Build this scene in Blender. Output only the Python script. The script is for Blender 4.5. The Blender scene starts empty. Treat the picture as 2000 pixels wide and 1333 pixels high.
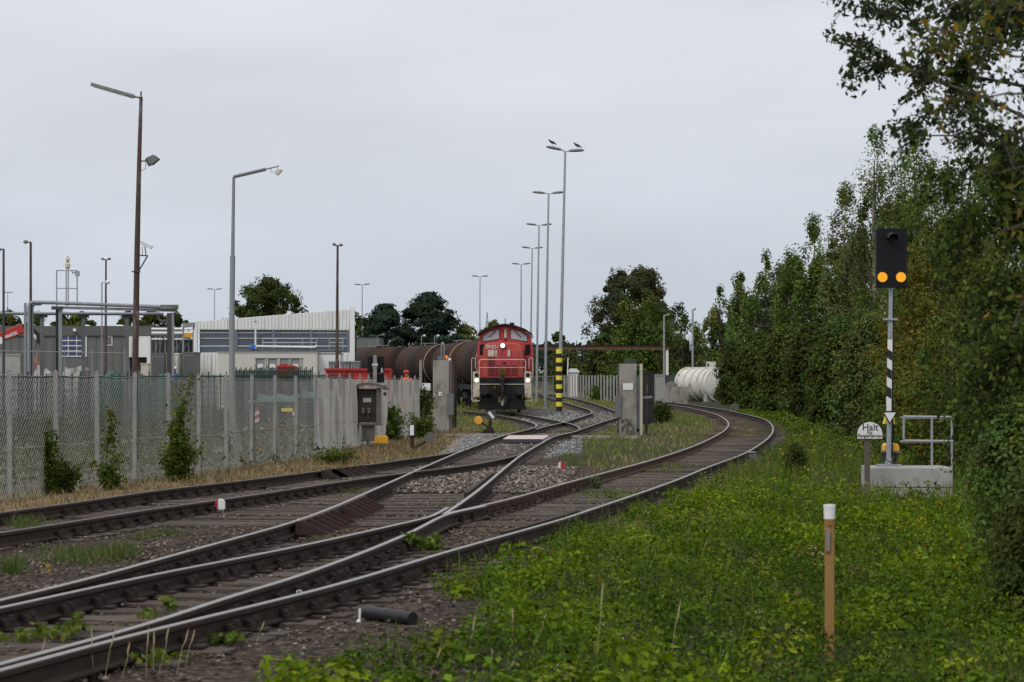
import bpy, bmesh, math, random
import numpy as np
from mathutils import Vector, Matrix, noise as mnoise
random.seed(7); RNG = np.random.default_rng(11)
sc = bpy.context.scene
COL = sc.collection
R = math.radians
# ------------------------------------------------------------------ camera
FPX, CX, YH, CAMZ = 4600.0, 1000.0, 728.0, 2.0      # focal length and horizon in pixels of a 2000 px wide frame
cam_d = bpy.data.cameras.new('camera'); cam = bpy.data.objects.new('camera', cam_d); COL.objects.link(cam)
cam.location = (0, 0, CAMZ); cam.rotation_euler = (R(90), 0, 0)
cam_d.sensor_width = 36; cam_d.lens = FPX/2000*36; cam_d.shift_y = (YH-666.5)/2000
cam_d.clip_start = 0.5; cam_d.clip_end = 6000
cam_d.dof.use_dof = True; cam_d.dof.focus_distance = 105; cam_d.dof.aperture_fstop = 7.1
sc.camera = cam
# ------------------------------------------------------------------ world, sun, exposure
SUN_EL, SUN_AZ = R(48), R(215)      # azimuth clockwise from +Y: behind the camera, to its left
w = bpy.data.worlds.new('World'); sc.world = w; w.use_nodes = True
nt = w.node_tree; nt.nodes.clear()
o = nt.nodes.new('ShaderNodeOutputWorld'); bg = nt.nodes.new('ShaderNodeBackground'); bg.inputs['Strength'].default_value = 0.1
sky = nt.nodes.new('ShaderNodeTexSky'); sky.sky_type = 'NISHITA'; sky.sun_disc = False
sky.sun_elevation = SUN_EL; sky.sun_rotation = SUN_AZ; sky.dust_density = 4
tc = nt.nodes.new('ShaderNodeTexCoord'); sep = nt.nodes.new('ShaderNodeSeparateXYZ')
nt.links.new(tc.outputs['Generated'], sep.inputs[0])
ramp = nt.nodes.new('ShaderNodeValToRGB'); cr = ramp.color_ramp      # overcast layer, brighter towards the zenith
cr.elements[0].position = 0.0; cr.elements[0].color = (.60, .665, .745, 1)
cr.elements[1].position = 1.0; cr.elements[1].color = (1.0, 1.0, 1.02, 1)
e = cr.elements.new(0.14); e.color = (.735, .755, .815, 1)
nt.links.new(sep.outputs['Z'], ramp.inputs[0])
mp = nt.nodes.new('ShaderNodeMapping'); mp.inputs['Scale'].default_value = (1.6, 1.6, 7)
nz = nt.nodes.new('ShaderNodeTexNoise'); nz.inputs['Scale'].default_value = 2.6; nz.inputs['Detail'].default_value = 5; nz.inputs['Roughness'].default_value = .5
nt.links.new(tc.outputs['Generated'], mp.inputs[0]); nt.links.new(mp.outputs[0], nz.inputs['Vector'])
mr = nt.nodes.new('ShaderNodeMapRange'); mr.inputs['From Min'].default_value = .3; mr.inputs['From Max'].default_value = .7
mr.inputs['To Min'].default_value = 9.1; mr.inputs['To Max'].default_value = 10.7
nt.links.new(nz.outputs['Fac'], mr.inputs['Value'])
vm = nt.nodes.new('ShaderNodeVectorMath'); vm.operation = 'SCALE'
nt.links.new(ramp.outputs[0], vm.inputs[0]); nt.links.new(mr.outputs[0], vm.inputs['Scale'])
mx = nt.nodes.new('ShaderNodeMix'); mx.data_type = 'RGBA'; mx.inputs['Factor'].default_value = .94
nt.links.new(sky.outputs[0], mx.inputs['A']); nt.links.new(vm.outputs[0], mx.inputs['B'])
nt.links.new(mx.outputs['Result'], bg.inputs[0]); nt.links.new(bg.outputs[0], o.inputs[0])
sl = bpy.data.lights.new('sun', 'SUN'); sun = bpy.data.objects.new('sun', sl); COL.objects.link(sun)
sl.energy = 1.3; sl.angle = R(24); sl.color = (1, .965, .92)
sd = Vector((math.sin(SUN_AZ)*math.cos(SUN_EL), math.cos(SUN_AZ)*math.cos(SUN_EL), math.sin(SUN_EL)))
sun.rotation_euler = sd.to_track_quat('Z', 'Y').to_euler()
vs = sc.view_settings; vs.view_transform = 'Standard'; vs.look = 'None'; vs.exposure = 0; vs.gamma = 1
sc.cycles.max_bounces = 5; sc.cycles.diffuse_bounces = 2; sc.cycles.glossy_bounces = 2; sc.cycles.transmission_bounces = 3
sc.cycles.transparent_max_bounces = 8; sc.cycles.volume_bounces = 0

# ------------------------------------------------------------------ place geometry: rail-top height along the view, pixel to place
def RT(d):      # the line falls gently away from the viewer, then runs level
    return 0.5*max(0.0, 1-d/80.0)**1.2
def rt_np(d): return 0.5*np.maximum(0, 1-d/80.0)**1.2
def depth_at(y, off=-.19):
    a, b = 4.0, 4000.0
    for _ in range(60):
        m = (a*b)**.5
        if (y-YH)*m/FPX > CAMZ-(RT(m)+off): b = m
        else: a = m
    return a
def G(x, y, off=-.19):
    d = depth_at(y, off); return Vector(((x-CX)*d/FPX, d, RT(d)+off))
def P(x, y, d): return Vector(((x-CX)*d/FPX, d, CAMZ-(y-YH)*d/FPX))
def X_at(x, d): return (x-CX)*d/FPX
def Z_at(y, d): return CAMZ-(y-YH)*d/FPX

# ------------------------------------------------------------------ materials
def mat(name, col, rough=.7, var=.18, scale=6.0, metal=0.0, bump=0.0, bscale=40.0, spec=.4, col2=None, c2amt=.5, c2scale=2.5, coord='Object', stretch=(1,1,1), emit=None, rnd=0.0):
    m = bpy.data.materials.new(name); m.use_nodes = True; n = m.node_tree.nodes; l = m.node_tree.links
    b = n['Principled BSDF']; b.inputs['Roughness'].default_value = rough; b.inputs['Metallic'].default_value = metal
    b.inputs['Specular IOR Level'].default_value = spec
    t = n.new('ShaderNodeTexCoord'); mpn = n.new('ShaderNodeMapping'); mpn.inputs['Scale'].default_value = stretch
    l.new(t.outputs[coord], mpn.inputs[0])
    nz = n.new('ShaderNodeTexNoise'); nz.inputs['Scale'].default_value = scale; nz.inputs['Detail'].default_value = 5; nz.inputs['Roughness'].default_value = .65
    l.new(mpn.outputs[0], nz.inputs['Vector'])
    src = None
    rgb = n.new('ShaderNodeRGB'); rgb.outputs[0].default_value = (*col, 1); src = rgb.outputs[0]
    if col2 is not None:
        n2 = n.new('ShaderNodeTexNoise'); n2.inputs['Scale'].default_value = c2scale; n2.inputs['Detail'].default_value = 6; n2.inputs['Roughness'].default_value = .7
        l.new(mpn.outputs[0], n2.inputs['Vector'])
        rp = n.new('ShaderNodeMapRange'); rp.inputs['From Min'].default_value = .62-.35*c2amt; rp.inputs['From Max'].default_value = .75-.3*c2amt
        l.new(n2.outputs['Fac'], rp.inputs['Value'])
        mxx = n.new('ShaderNodeMix'); mxx.data_type = 'RGBA'; l.new(rp.outputs[0], mxx.inputs['Factor'])
        l.new(src, mxx.inputs['A']); mxx.inputs['B'].default_value = (*col2, 1); src = mxx.outputs['Result']
    mrr = n.new('ShaderNodeMapRange'); mrr.inputs['From Min'].default_value = .25; mrr.inputs['From Max'].default_value = .75
    mrr.inputs['To Min'].default_value = 1-var; mrr.inputs['To Max'].default_value = 1+var
    l.new(nz.outputs['Fac'], mrr.inputs['Value']); fac = mrr.outputs[0]
    if rnd:
        oi = n.new('ShaderNodeObjectInfo'); m3 = n.new('ShaderNodeMapRange'); m3.inputs['To Min'].default_value = 1-rnd; m3.inputs['To Max'].default_value = 1+rnd
        l.new(oi.outputs['Random'], m3.inputs['Value']); mu = n.new('ShaderNodeMath'); mu.operation = 'MULTIPLY'
        l.new(fac, mu.inputs[0]); l.new(m3.outputs[0], mu.inputs[1]); fac = mu.outputs[0]
    v = n.new('ShaderNodeVectorMath'); v.operation = 'SCALE'; l.new(src, v.inputs[0]); l.new(fac, v.inputs['Scale'])
    l.new(v.outputs[0], b.inputs['Base Color'])
    if bump:
        n3 = n.new('ShaderNodeTexNoise'); n3.inputs['Scale'].default_value = bscale; n3.inputs['Detail'].default_value = 4
        l.new(mpn.outputs[0], n3.inputs['Vector']); bp = n.new('ShaderNodeBump'); bp.inputs['Strength'].default_value = bump; bp.inputs['Distance'].default_value = .02
        l.new(n3.outputs['Fac'], bp.inputs['Height']); l.new(bp.outputs[0], b.inputs['Normal'])
    if emit:
        b.inputs['Emission Color'].default_value = (*emit[0], 1); b.inputs['Emission Strength'].default_value = emit[1]
    return m
M = {}
def leafmat(name, transl=.3, rough=.6):
    m = bpy.data.materials.new(name); m.use_nodes = True; n = m.node_tree.nodes; l = m.node_tree.links
    b = n['Principled BSDF']; b.inputs['Roughness'].default_value = rough; b.inputs['Specular IOR Level'].default_value = .06
    a = n.new('ShaderNodeAttribute'); a.attribute_name = 'tint'
    l.new(a.outputs['Color'], b.inputs['Base Color'])
    tr = n.new('ShaderNodeBsdfTranslucent'); hs = n.new('ShaderNodeHueSaturation'); hs.inputs['Value'].default_value = 1.3; hs.inputs['Saturation'].default_value = 1.1
    l.new(a.outputs['Color'], hs.inputs['Color']); l.new(hs.outputs[0], tr.inputs['Color'])
    ms = n.new('ShaderNodeMixShader'); ms.inputs[0].default_value = transl
    l.new(b.outputs[0], ms.inputs[1]); l.new(tr.outputs[0], ms.inputs[2])
    l.new(ms.outputs[0], n['Material Output'].inputs['Surface'])
    return m
M['leaf'] = leafmat('leaf'); M['needle'] = leafmat('needle', .08, .7); M['dry'] = leafmat('dry_grass', .2, .8)
M['bark'] = mat('bark', (.075, .06, .045), .9, .35, 9, bump=.6)
M['birchbark'] = mat('birch_bark', (.3, .28, .25), .85, .3, 5, col2=(.05, .045, .04), c2amt=.45, c2scale=5, bump=.4)
M['rail'] = mat('rusty_rail', (.034, .024, .018), .7, .35, 9, bump=.25, bscale=60, col2=(.05, .03, .02), c2amt=.3, c2scale=5, spec=.2)
M['railred'] = mat('red_rust_rail', (.075, .038, .022), .8, .3, 9, bump=.3, bscale=60)
M['steel'] = mat('worn_rail_head', (.31, .29, .27), .4, .15, 14, metal=.75, spec=.5, stretch=(1, 1, 1))
M['steeldull'] = mat('dull_rail_head', (.10, .085, .072), .5, .2, 14, metal=.5)
M['iron'] = mat('rusty_iron', (.03, .019, .015), .78, .35, 22, bump=.4, bscale=80, rnd=.25)
M['ironred'] = mat('red_rusty_iron', (.036, .017, .013), .8, .35, 18, bump=.4, bscale=80, rnd=.2)
M['sleeper'] = mat('weathered_sleeper', (.105, .083, .067), .92, .35, 3.2, bump=.9, bscale=14, stretch=(1, 14, 6), rnd=.3, col2=(.03, .024, .02), c2amt=.4, c2scale=2.2)
M['conc'] = mat('weathered_concrete', (.30, .285, .255), .9, .16, 5, bump=.3, bscale=50, col2=(.15, .125, .09), c2amt=.45, c2scale=1.4, stretch=(1, 1, .45))
M['concgrey'] = mat('grey_concrete', (.36, .355, .34), .9, .14, 4, bump=.3, bscale=50, col2=(.22, .2, .17), c2amt=.3, c2scale=2)
M['concpost'] = mat('fence_post_concrete', (.25, .25, .24), .9, .25, 5, bump=.3, col2=(.14, .13, .11), c2amt=.35, c2scale=3)
M['galv'] = mat('galvanised_steel', (.34, .36, .38), .5, .16, 4, metal=.45, spec=.5)
M['galvd'] = mat('dull_galvanised', (.25, .26, .275), .6, .25, 3, metal=.3, stretch=(1, 1, .3))
M['wire'] = mat('fence_wire', (.31, .30, .285), .6, .12, 3)
M['white'] = mat('white_paint', (.72, .72, .7), .6, .07, 4)
M['whitewall'] = mat('white_sheet', (.74, .75, .73), .6, .07, .6, stretch=(2, 1, .15), col2=(.56, .55, .5), c2amt=.3, c2scale=1.5)
M['cream'] = mat('cream_paint', (.55, .52, .43), .6, .15, 3, col2=(.28, .19, .1), c2amt=.3, c2scale=3)
M['black'] = mat('black_paint', (.012, .012, .013), .55, .2, 8)
M['blackgl'] = mat('black_signal_plate', (.008, .008, .009), .6, .1, 8, spec=.2)
M['darkgrey'] = mat('dark_grey_metal', (.05, .052, .055), .6, .2, 5)
M['grey'] = mat('grey_metal', (.14, .145, .15), .6, .15, 5)
M['locored'] = mat('loco_red', (.40, .045, .055), .5, .16, 1.6, col2=(.43, .06, .045), c2amt=.45, c2scale=.8, spec=.45)
M['locoorange'] = mat('faded_loco_red', (.47, .08, .05), .55, .16, 1.6, spec=.35, col2=(.4, .06, .05), c2amt=.4, c2scale=1.2)
M['locodark'] = mat('loco_underframe', (.009, .0085, .008), .8, .3, 4)
M['grille'] = mat('grille_red', (.06, .01, .01), .7, .2, 20)
M['yellow'] = mat('yellow_paint', (.72, .38, .03), .5, .12, 5)
M['couplery'] = mat('worn_yellow_coupler', (.26, .13, .02), .7, .4, 9, col2=(.02, .017, .014), c2amt=.55, c2scale=5)
M['contcream'] = mat('cream_container', (.56, .55, .49), .6, .06, .8, stretch=(1, 1, .3))
M['wirepale'] = mat('pale_fence_wire', (.37, .36, .34), .6, .12, 3)
M['yellowbr'] = mat('bright_yellow', (.76, .62, .06), .5, .08, 5)
M['orange'] = mat('orange_lens', (.75, .2, .02), .3, .05, 5, emit=((1, .3, .02), .12))
M['siglens'] = mat('yellow_signal_lens', (.85, .36, .015), .35, .03, 5, emit=((1, .42, .01), .35))
M['lit'] = mat('lit_headlamp', (.9, .88, .8), .3, 0, 5, emit=((1, .93, .75), 1.2))
M['tank'] = mat('rusty_tank', (.028, .022, .021), .8, .3, 1.2, col2=(.065, .03, .018), c2amt=.5, c2scale=.5, stretch=(1.3, .3, .3), spec=.12)
M['tankring'] = mat('tank_ring', (.55, .54, .5), .6, .12, 3)
M['tankwhite'] = mat('white_tank', (.62, .61, .56), .55, .1, 1.2, col2=(.22, .13, .08), c2amt=.22, c2scale=1.3)
M['rust'] = mat('rust_beam', (.13, .068, .045), .85, .25, 2.5, col2=(.05, .03, .025), c2amt=.35)
M['rustpole'] = mat('rusty_pole', (.075, .045, .036), .8, .3, 6, col2=(.2, .19, .18), c2amt=.25, c2scale=5, stretch=(1, 1, .25))
M['red'] = mat('red_paint', (.40, .03, .025), .5, .1, 3)
M['cladgrey'] = mat('grey_cladding', (.135, .135, .128), .6, .07, .7)
M['cladgrey2'] = mat('grey_parapet', (.1, .102, .1), .6, .06, .7)
M['glass'] = mat('dim_glass', (.075, .095, .125), .12, .3, .35, spec=.6)
M['blueglass'] = mat('blue_pane', (.035, .045, .13), .15, .2, .5, spec=.6)
M['cabglass'] = mat('cab_glass', (.40, .42, .43), .12, .2, 2, spec=.6)
M['green'] = mat('green_steel', (.013, .042, .032), .6, .2, 3)
M['greentarp'] = mat('green_tarp', (.055, .12, .085), .75, .25, 1.5, bump=.4, bscale=4)
M['woodpost'] = mat('wood_post', (.115, .095, .075), .9, .25, 4, stretch=(4, 4, .5), bump=.4)
M['tan'] = mat('tan_plastic', (.30, .165, .052), .6, .16, 6, stretch=(1, 1, .25), col2=(.2, .12, .05), c2amt=.3, c2scale=6)
M['blackpipe'] = mat('black_plastic_pipe', (.014, .015, .018), .5, .2, 5)
M['plate'] = mat('pale_plate', (.52, .44, .39), .75, .08, 8, bump=.3, bscale=30)
M['stonebrown'] = mat('ballast_stone', (.12, .105, .092), .95, .3, 30, rnd=.0)
M['skin'] = mat('skin', (.5, .3, .22), .6, .05)
M['hivis'] = mat('hi_vis_orange', (.8, .12, .03), .7, .1)
M['blue'] = mat('blue_cloth', (.05, .12, .3), .8, .1)
M['bluebr'] = mat('bright_blue', (.03, .16, .55), .6, .05)
M['bird'] = mat('bird_feathers', (.035, .038, .045), .8, .2, 20)
M['lampgrey'] = mat('lamp_housing', (.18, .18, .165), .7, .3, 4, col2=(.08, .075, .06), c2amt=.4, c2scale=5)
M['slate'] = mat('roof_slate', (.1, .1, .1), .7, .2, 3)
M['cabinet'] = mat('brown_cabinet', (.032, .024, .019), .75, .3, 5)
M['cabinetgrey'] = mat('cabinet_frame', (.115, .11, .1), .85, .25, 6)
M['paper'] = mat('grey_notice', (.33, .34, .36), .7, .03)
M['yardconc'] = mat('yard_block_concrete', (.33, .33, .31), .9, .15, 2)
M['brick'] = mat('reddish_rubble', (.22, .1, .06), .9, .3, 3)

# ------------------------------------------------------------------ mesh helpers
def link(o, parent=None):
    COL.objects.link(o)
    if parent is not None: o.parent = parent
    return o
def tag(o, label=None, cat=None, group=None, kind=None):
    if label: o['label'] = label
    if cat: o['category'] = cat
    if group: o['group'] = group
    if kind: o['kind'] = kind
    return o
def thing(name, label, cat, loc=(0, 0, 0), rz=0.0, group=None, kind=None):
    o = bpy.data.objects.new(name, None); o.empty_display_size = .2; link(o)
    o.location = loc; o.rotation_euler = (0, 0, rz)
    return tag(o, label, cat, group, kind)
class MB:
    def __init__(s): s.v = []; s.f = []; s.mi = []; s.cur = 0
    def add(s, vs, fs):
        n = len(s.v); s.v += [tuple(x) for x in vs]; s.f += [tuple(i+n for i in f) for f in fs]; s.mi += [s.cur]*len(fs); return s
    def box(s, c, size, rot=None):
        hx, hy, hz = size[0]/2, size[1]/2, size[2]/2
        vs = [Vector((x, y, z)) for z in (-hz, hz) for y in (-hy, hy) for x in (-hx, hx)]
        if rot is not None: vs = [rot @ v for v in vs]
        c = Vector(c); vs = [v+c for v in vs]
        return s.add(vs, [(0, 2, 3, 1), (4, 5, 7, 6), (0, 1, 5, 4), (2, 6, 7, 3), (0, 4, 6, 2), (1, 3, 7, 5)])
    def beam(s, p0, p1, w, h):      # rectangular bar between two points
        p0, p1 = Vector(p0), Vector(p1); d = p1-p0; L = d.length; z = d.normalized()
        up = Vector((0, 0, 1)) if abs(z.z) < .95 else Vector((0, 1, 0))
        x = z.cross(up).normalized(); y = x.cross(z)
        vs = []
        for t in (p0, p1):
            for a, b in ((-1, -1), (1, -1), (1, 1), (-1, 1)): vs.append(t+x*(a*w/2)+y*(b*h/2))
        return s.add(vs, [(3, 2, 1, 0), (4, 5, 6, 7), (0, 1, 5, 4), (1, 2, 6, 5), (2, 3, 7, 6), (3, 0, 4, 7)])
    def tube(s, pts, r, n=8, caps=True):
        pts = [Vector(p) for p in pts]; rs = r if isinstance(r, (list, tuple)) else [r]*len(pts)
        vs = []; fs = []; prev = None
        for i, p in enumerate(pts):
            a = pts[max(i-1, 0)]; b = pts[min(i+1, len(pts)-1)]; t = (b-a).normalized()
            if prev is None:
                up = Vector((0, 0, 1)) if abs(t.z) < .9 else Vector((1, 0, 0)); x = t.cross(up).normalized()
            else:
                x = (prev-t*prev.dot(t)); x = x.normalized() if x.length > 1e-6 else t.orthogonal().normalized()
            prev = x; y = t.cross(x)
            for k in range(n):
                an = 2*math.pi*k/n; vs.append(p+(x*math.cos(an)+y*math.sin(an))*rs[i])
        for i in range(len(pts)-1):
            for k in range(n):
                a = i*n+k; b = i*n+(k+1) % n; fs.append((a, b, b+n, a+n))
        if caps: fs.append(tuple(range(n-1, -1, -1))); fs.append(tuple(range((len(pts)-1)*n, len(pts)*n)))
        return s.add(vs, fs)
    def cyl(s, p0, p1, r0, r1=None, n=12): return s.tube([p0, p1], [r0, r0 if r1 is None else r1], n)
    def prism(s, poly, axis, a, b):     # poly in the other two axes, extruded along axis from a to b
        n = len(poly); vs = []
        for t in (a, b):
            for (u, v) in poly: vs.append({'x': (t, u, v), 'y': (u, t, v), 'z': (u, v, t)}[axis])
        fs = [tuple(range(n)), tuple(range(2*n-1, n-1, -1))]+[(i, i+n, (i+1) % n+n, (i+1) % n) for i in range(n)]
        return s.add(vs, fs)
    def sph(s, c, r, nu=10, nv=7, sc_=(1, 1, 1)):
        c = Vector(c); vs = []; fs = []
        for j in range(nv+1):
            ph = math.pi*j/nv
            for i in range(nu):
                th = 2*math.pi*i/nu
                vs.append(c+Vector((math.sin(ph)*math.cos(th)*sc_[0], math.sin(ph)*math.sin(th)*sc_[1], math.cos(ph)*sc_[2]))*r)
        for j in range(nv):
            for i in range(nu):
                a = j*nu+i; b = j*nu+(i+1) % nu; fs.append((a, a+nu, b+nu, b))
        return s.add(vs, fs)
    def mesh(s, name, mats):
        me = bpy.data.meshes.new(name); me.from_pydata(s.v, [], s.f)
        for m in (mats if isinstance(mats, (list, tuple)) else [mats]): me.materials.append(m)
        if any(s.mi): me.polygons.foreach_set('material_index', s.mi)
        bm = bmesh.new(); bm.from_mesh(me); bmesh.ops.remove_doubles(bm, verts=bm.verts, dist=1e-6); bmesh.ops.recalc_face_normals(bm, faces=bm.faces); bm.to_mesh(me); bm.free()
        me.update(); return me
    def build(s, name, mats, parent=None, smooth=None, bevel=0, loc=None):
        me = s.mesh(name, mats); ob = bpy.data.objects.new(name, me); link(ob, parent)
        if smooth:
            me.polygons.foreach_set('use_smooth', [True]*len(me.polygons))
            try: me.set_sharp_from_angle(angle=R(smooth))
            except Exception: pass
        if bevel:
            b = ob.modifiers.new('bevel', 'BEVEL'); b.width = bevel; b.segments = 2; b.limit_method = 'ANGLE'
        if loc is not None: ob.location = loc
        return ob
def inst(me, name, parent, loc, rz=0, scale=(1, 1, 1), rot=None):
    o = bpy.data.objects.new(name, me); link(o, parent); o.location = loc
    o.rotation_euler = rot if rot is not None else (0, 0, rz); o.scale = scale
    return o
def copy_tree(o, parent=None):
    c = o.copy(); link(c); c.parent = parent
    for ch in o.children: copy_tree(ch, c)
    return c
def text(name, body, size, material, parent, loc, rot=(R(90), 0, 0), align='CENTER', extrude=.002, xs=1.0, bold=.003):
    cu = bpy.data.curves.new(name, 'FONT'); cu.body = body; cu.size = size; cu.align_x = align; cu.align_y = 'CENTER'; cu.extrude = extrude; cu.offset = size*bold; cu.resolution_u = 3
    t = bpy.data.objects.new(name+'_tmp', cu); COL.objects.link(t)
    dg = bpy.context.evaluated_depsgraph_get(); dg.update()
    me = bpy.data.meshes.new_from_object(t.evaluated_get(dg)); bpy.data.objects.remove(t); bpy.data.curves.remove(cu)
    me.materials.clear(); me.materials.append(material)
    ob = bpy.data.objects.new(name, me); link(ob, parent); ob.location = loc; ob.rotation_euler = rot; ob.scale = (xs, 1, 1)
    return ob
def np_mesh(name, verts, quads, tint, material, parent=None, tris=None):
    me = bpy.data.meshes.new(name); nv = len(verts); nq = len(quads); nt_ = 0 if tris is None else len(tris)
    me.vertices.add(nv); me.vertices.foreach_set('co', np.ascontiguousarray(verts, dtype=np.float32).ravel())
    loops = quads.ravel() if nt_ == 0 else np.concatenate([quads.ravel(), tris.ravel()])
    me.loops.add(len(loops)); me.loops.foreach_set('vertex_index', loops.astype(np.int32))
    me.polygons.add(nq+nt_)
    st = np.concatenate([np.arange(nq)*4, nq*4+np.arange(nt_)*3]).astype(np.int32)
    me.polygons.foreach_set('loop_start', st)
    if tint is not None:
        a = me.attributes.new('tint', 'FLOAT_COLOR', 'POINT'); c = np.ones((nv, 4), np.float32); c[:, :3] = tint; a.data.foreach_set('color', c.ravel())
    me.materials.append(material); me.update(calc_edges=True); me.validate()
    o = bpy.data.objects.new(name, me); link(o, parent); return o
def unit(v): return v/np.maximum(np.linalg.norm(v, axis=1, keepdims=True), 1e-9)
def leaf_arrays(c, size, col, droop=.3, aspect=.55, up=.5, rng=RNG, bias=None):
    """diamond leaves folded a little along the midrib: (N,3) centres, (N,) lengths, (N,3) colours"""
    n = len(c); ax = unit(rng.normal(size=(n, 3))+np.array([0, 0, -droop])); nr = rng.normal(size=(n, 3))+np.array([0, 0, up])
    if bias is not None:
        nr = unit(rng.normal(size=(n, 3)))*.55+bias; bu = unit(nr); ax = unit(ax-bu*(ax*bu).sum(1, keepdims=True)*.85)
    sd_ = unit(np.cross(ax, nr)); nn = np.cross(sd_, ax)
    L = size[:, None]*ax*.5; W = size[:, None]*aspect*.5*sd_; F = size[:, None]*.1*nn
    v = np.empty((n, 4, 3), np.float32); v[:, 0] = c-L; v[:, 1] = c+W+F-L*.1; v[:, 2] = c+L; v[:, 3] = c-W+F-L*.1
    return v.reshape(-1, 3), np.arange(n*4).reshape(n, 4), np.repeat(col, 4, axis=0)
def pal(n, cols, wts=None, var=.22, rng=RNG):
    cols = np.array(cols, float); k = rng.choice(len(cols), size=n, p=None if wts is None else np.array(wts)/np.sum(wts))
    return cols[k]*(1+var*rng.normal(size=(n, 1))).clip(.4, 1.7)
def vnoise(p, s, seed=0):
    return np.array([mnoise.noise(Vector((x*s+seed*17.3, y*s-seed*9.1, seed*3.7))) for x, y in p])

# ------------------------------------------------------------------ track lines, traced along the rail heads
def catmull(pts, step):
    pts = [Vector(p) for p in pts]; out = []
    for i in range(len(pts)-1):
        p0 = pts[i-1] if i else pts[0]*2-pts[1]; p1 = pts[i]; p2 = pts[i+1]; p3 = pts[i+2] if i+2 < len(pts) else p2*2-p1
        n = max(1, int((p2-p1).length/step))
        for k in range(n):
            t = k/n
            out.append(.5*((2*p1)+(-p0+p2)*t+(2*p0-5*p1+4*p2-p3)*t*t+(-p0+3*p1-3*p2+p3)*t**3))
    out.append(pts[-1]); return out
def smooth_pts(pts, it=2):
    pts = [p.copy() for p in pts]
    for _ in range(it):
        q = [p.copy() for p in pts]
        for i in range(1, len(pts)-1): q[i] = (pts[i-1]+pts[i]*2+pts[i+1])*.25
        pts = q
    for p in pts: p.z = RT(p.y)
    return pts
def line(px, step=.5, it=6):
    return smooth_pts(catmull([G(x, y, 0) for x, y in px], step), it)
LD = line([(-260, 1377), (-120, 1341), (0, 1307), (150, 1267), (285, 1231), (500, 1181), (680, 1135), (851, 1083), (1000, 1041), (1100, 1013), (1147, 997), (1260, 959), (1327, 935), (1383, 912), (1455, 885), (1494, 861), (1507, 847.5), (1510, 837), (1504, 826), (1491, 818), (1467, 811.5), (1440, 805.5), (1410, 799.5), (1365, 793), (1327, 788), (1297, 785), (1262, 782)])
LBn = line([(-300, 1251), (-150, 1218), (0, 1186), (120, 1160), (300, 1121.5), (450, 1092.5), (600, 1062.5), (732, 1033.6), (804, 1017.4), (840, 1008.4), (858, 1000), (873.6, 991)], .3, 2)
LBf = line([(866, 1003.5), (900, 996), (1000, 973), (1094, 946), (1173, 925), (1258, 902.5), (1320, 883.5), (1365, 867), (1402, 849), (1419, 837), (1423, 828), (1417.5, 820), (1404, 811.5), (1383, 805), (1350, 797), (1320, 792), (1297, 789), (1262, 786)])
LCn = line([(-300, 1370), (-120, 1327), (0, 1295), (150, 1255.5), (300, 1213), (450, 1164), (560, 1131), (660, 1096), (732, 1068.5), (804, 1037.8), (850, 1014), (880, 1002), (947, 988)], .3, 2)
LCf = line([(866, 1004.5), (896, 984.5), (926, 963), (956, 939), (980, 918.7), (1012, 893), (1036, 877.6), (1052, 868.5), (1076, 855), (1092, 849.6), (1116, 844.8), (1140, 836.8), (1172, 825.6), (1204, 816), (1222, 810.5), (1220, 807), (1201, 802.5), (1172, 792), (1140, 782.4), (1108, 776), (1076, 771), (1040, 768)])
LA = line([(-300, 1243), (-150, 1206), (0, 1170.5), (120, 1143.5), (300, 1094), (450, 1053), (569, 1020), (660, 986), (763, 941), (812, 919), (899, 881.5), (932, 869.5), (964, 856.5), (991, 848.5), (1012, 843.5), (1036, 837.8), (1047, 833.5), (1047, 829.5), (1040, 825.8), (1021, 820.8), (996, 815.2), (969, 810.6), (940, 806.5), (905, 802.5)])
LE = line([(1046, 838.5), (1060, 834.5), (1084, 828.8), (1103, 824), (1124, 817.8), (1148, 810), (1156, 806.4), (1154, 802.8), (1146, 799), (1124, 792.3), (1092, 782.6), (1068, 775), (1049, 770.8), (1020, 768)], .4, 3)
LF = line([(1130, 838.4), (1132, 836), (1128, 832.5), (1116, 828), (1098, 823.8), (1068, 818), (1044, 813.4), (1018, 809), (990, 805), (955, 801)], .4, 3)
LU = line([(-300, 1038), (-150, 1019.5), (0, 1000.6), (153, 980), (306, 957.5), (460, 940), (619, 920), (704, 909.5), (785, 898), (860, 888), (915, 877)])
LV = line([(-300, 1083), (-150, 1062), (0, 1040), (153, 1016.5), (306, 992.5), (460, 971.5), (624, 946.5), (739, 930), (815, 920.5), (900, 910.5), (950, 902.5), (1010, 889.5), (1025, 885)])
PROF = [(-.0335, -.016), (-.028, -.005), (-.015, 0), (.015, 0), (.028, -.005), (.0335, -.016), (.0335, -.04), (.009, -.055), (.009, -.125), (.0625, -.142), (.0625, -.155), (-.0625, -.155), (-.0625, -.142), (-.009, -.125), (-.009, -.055), (-.0335, -.04)]
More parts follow.
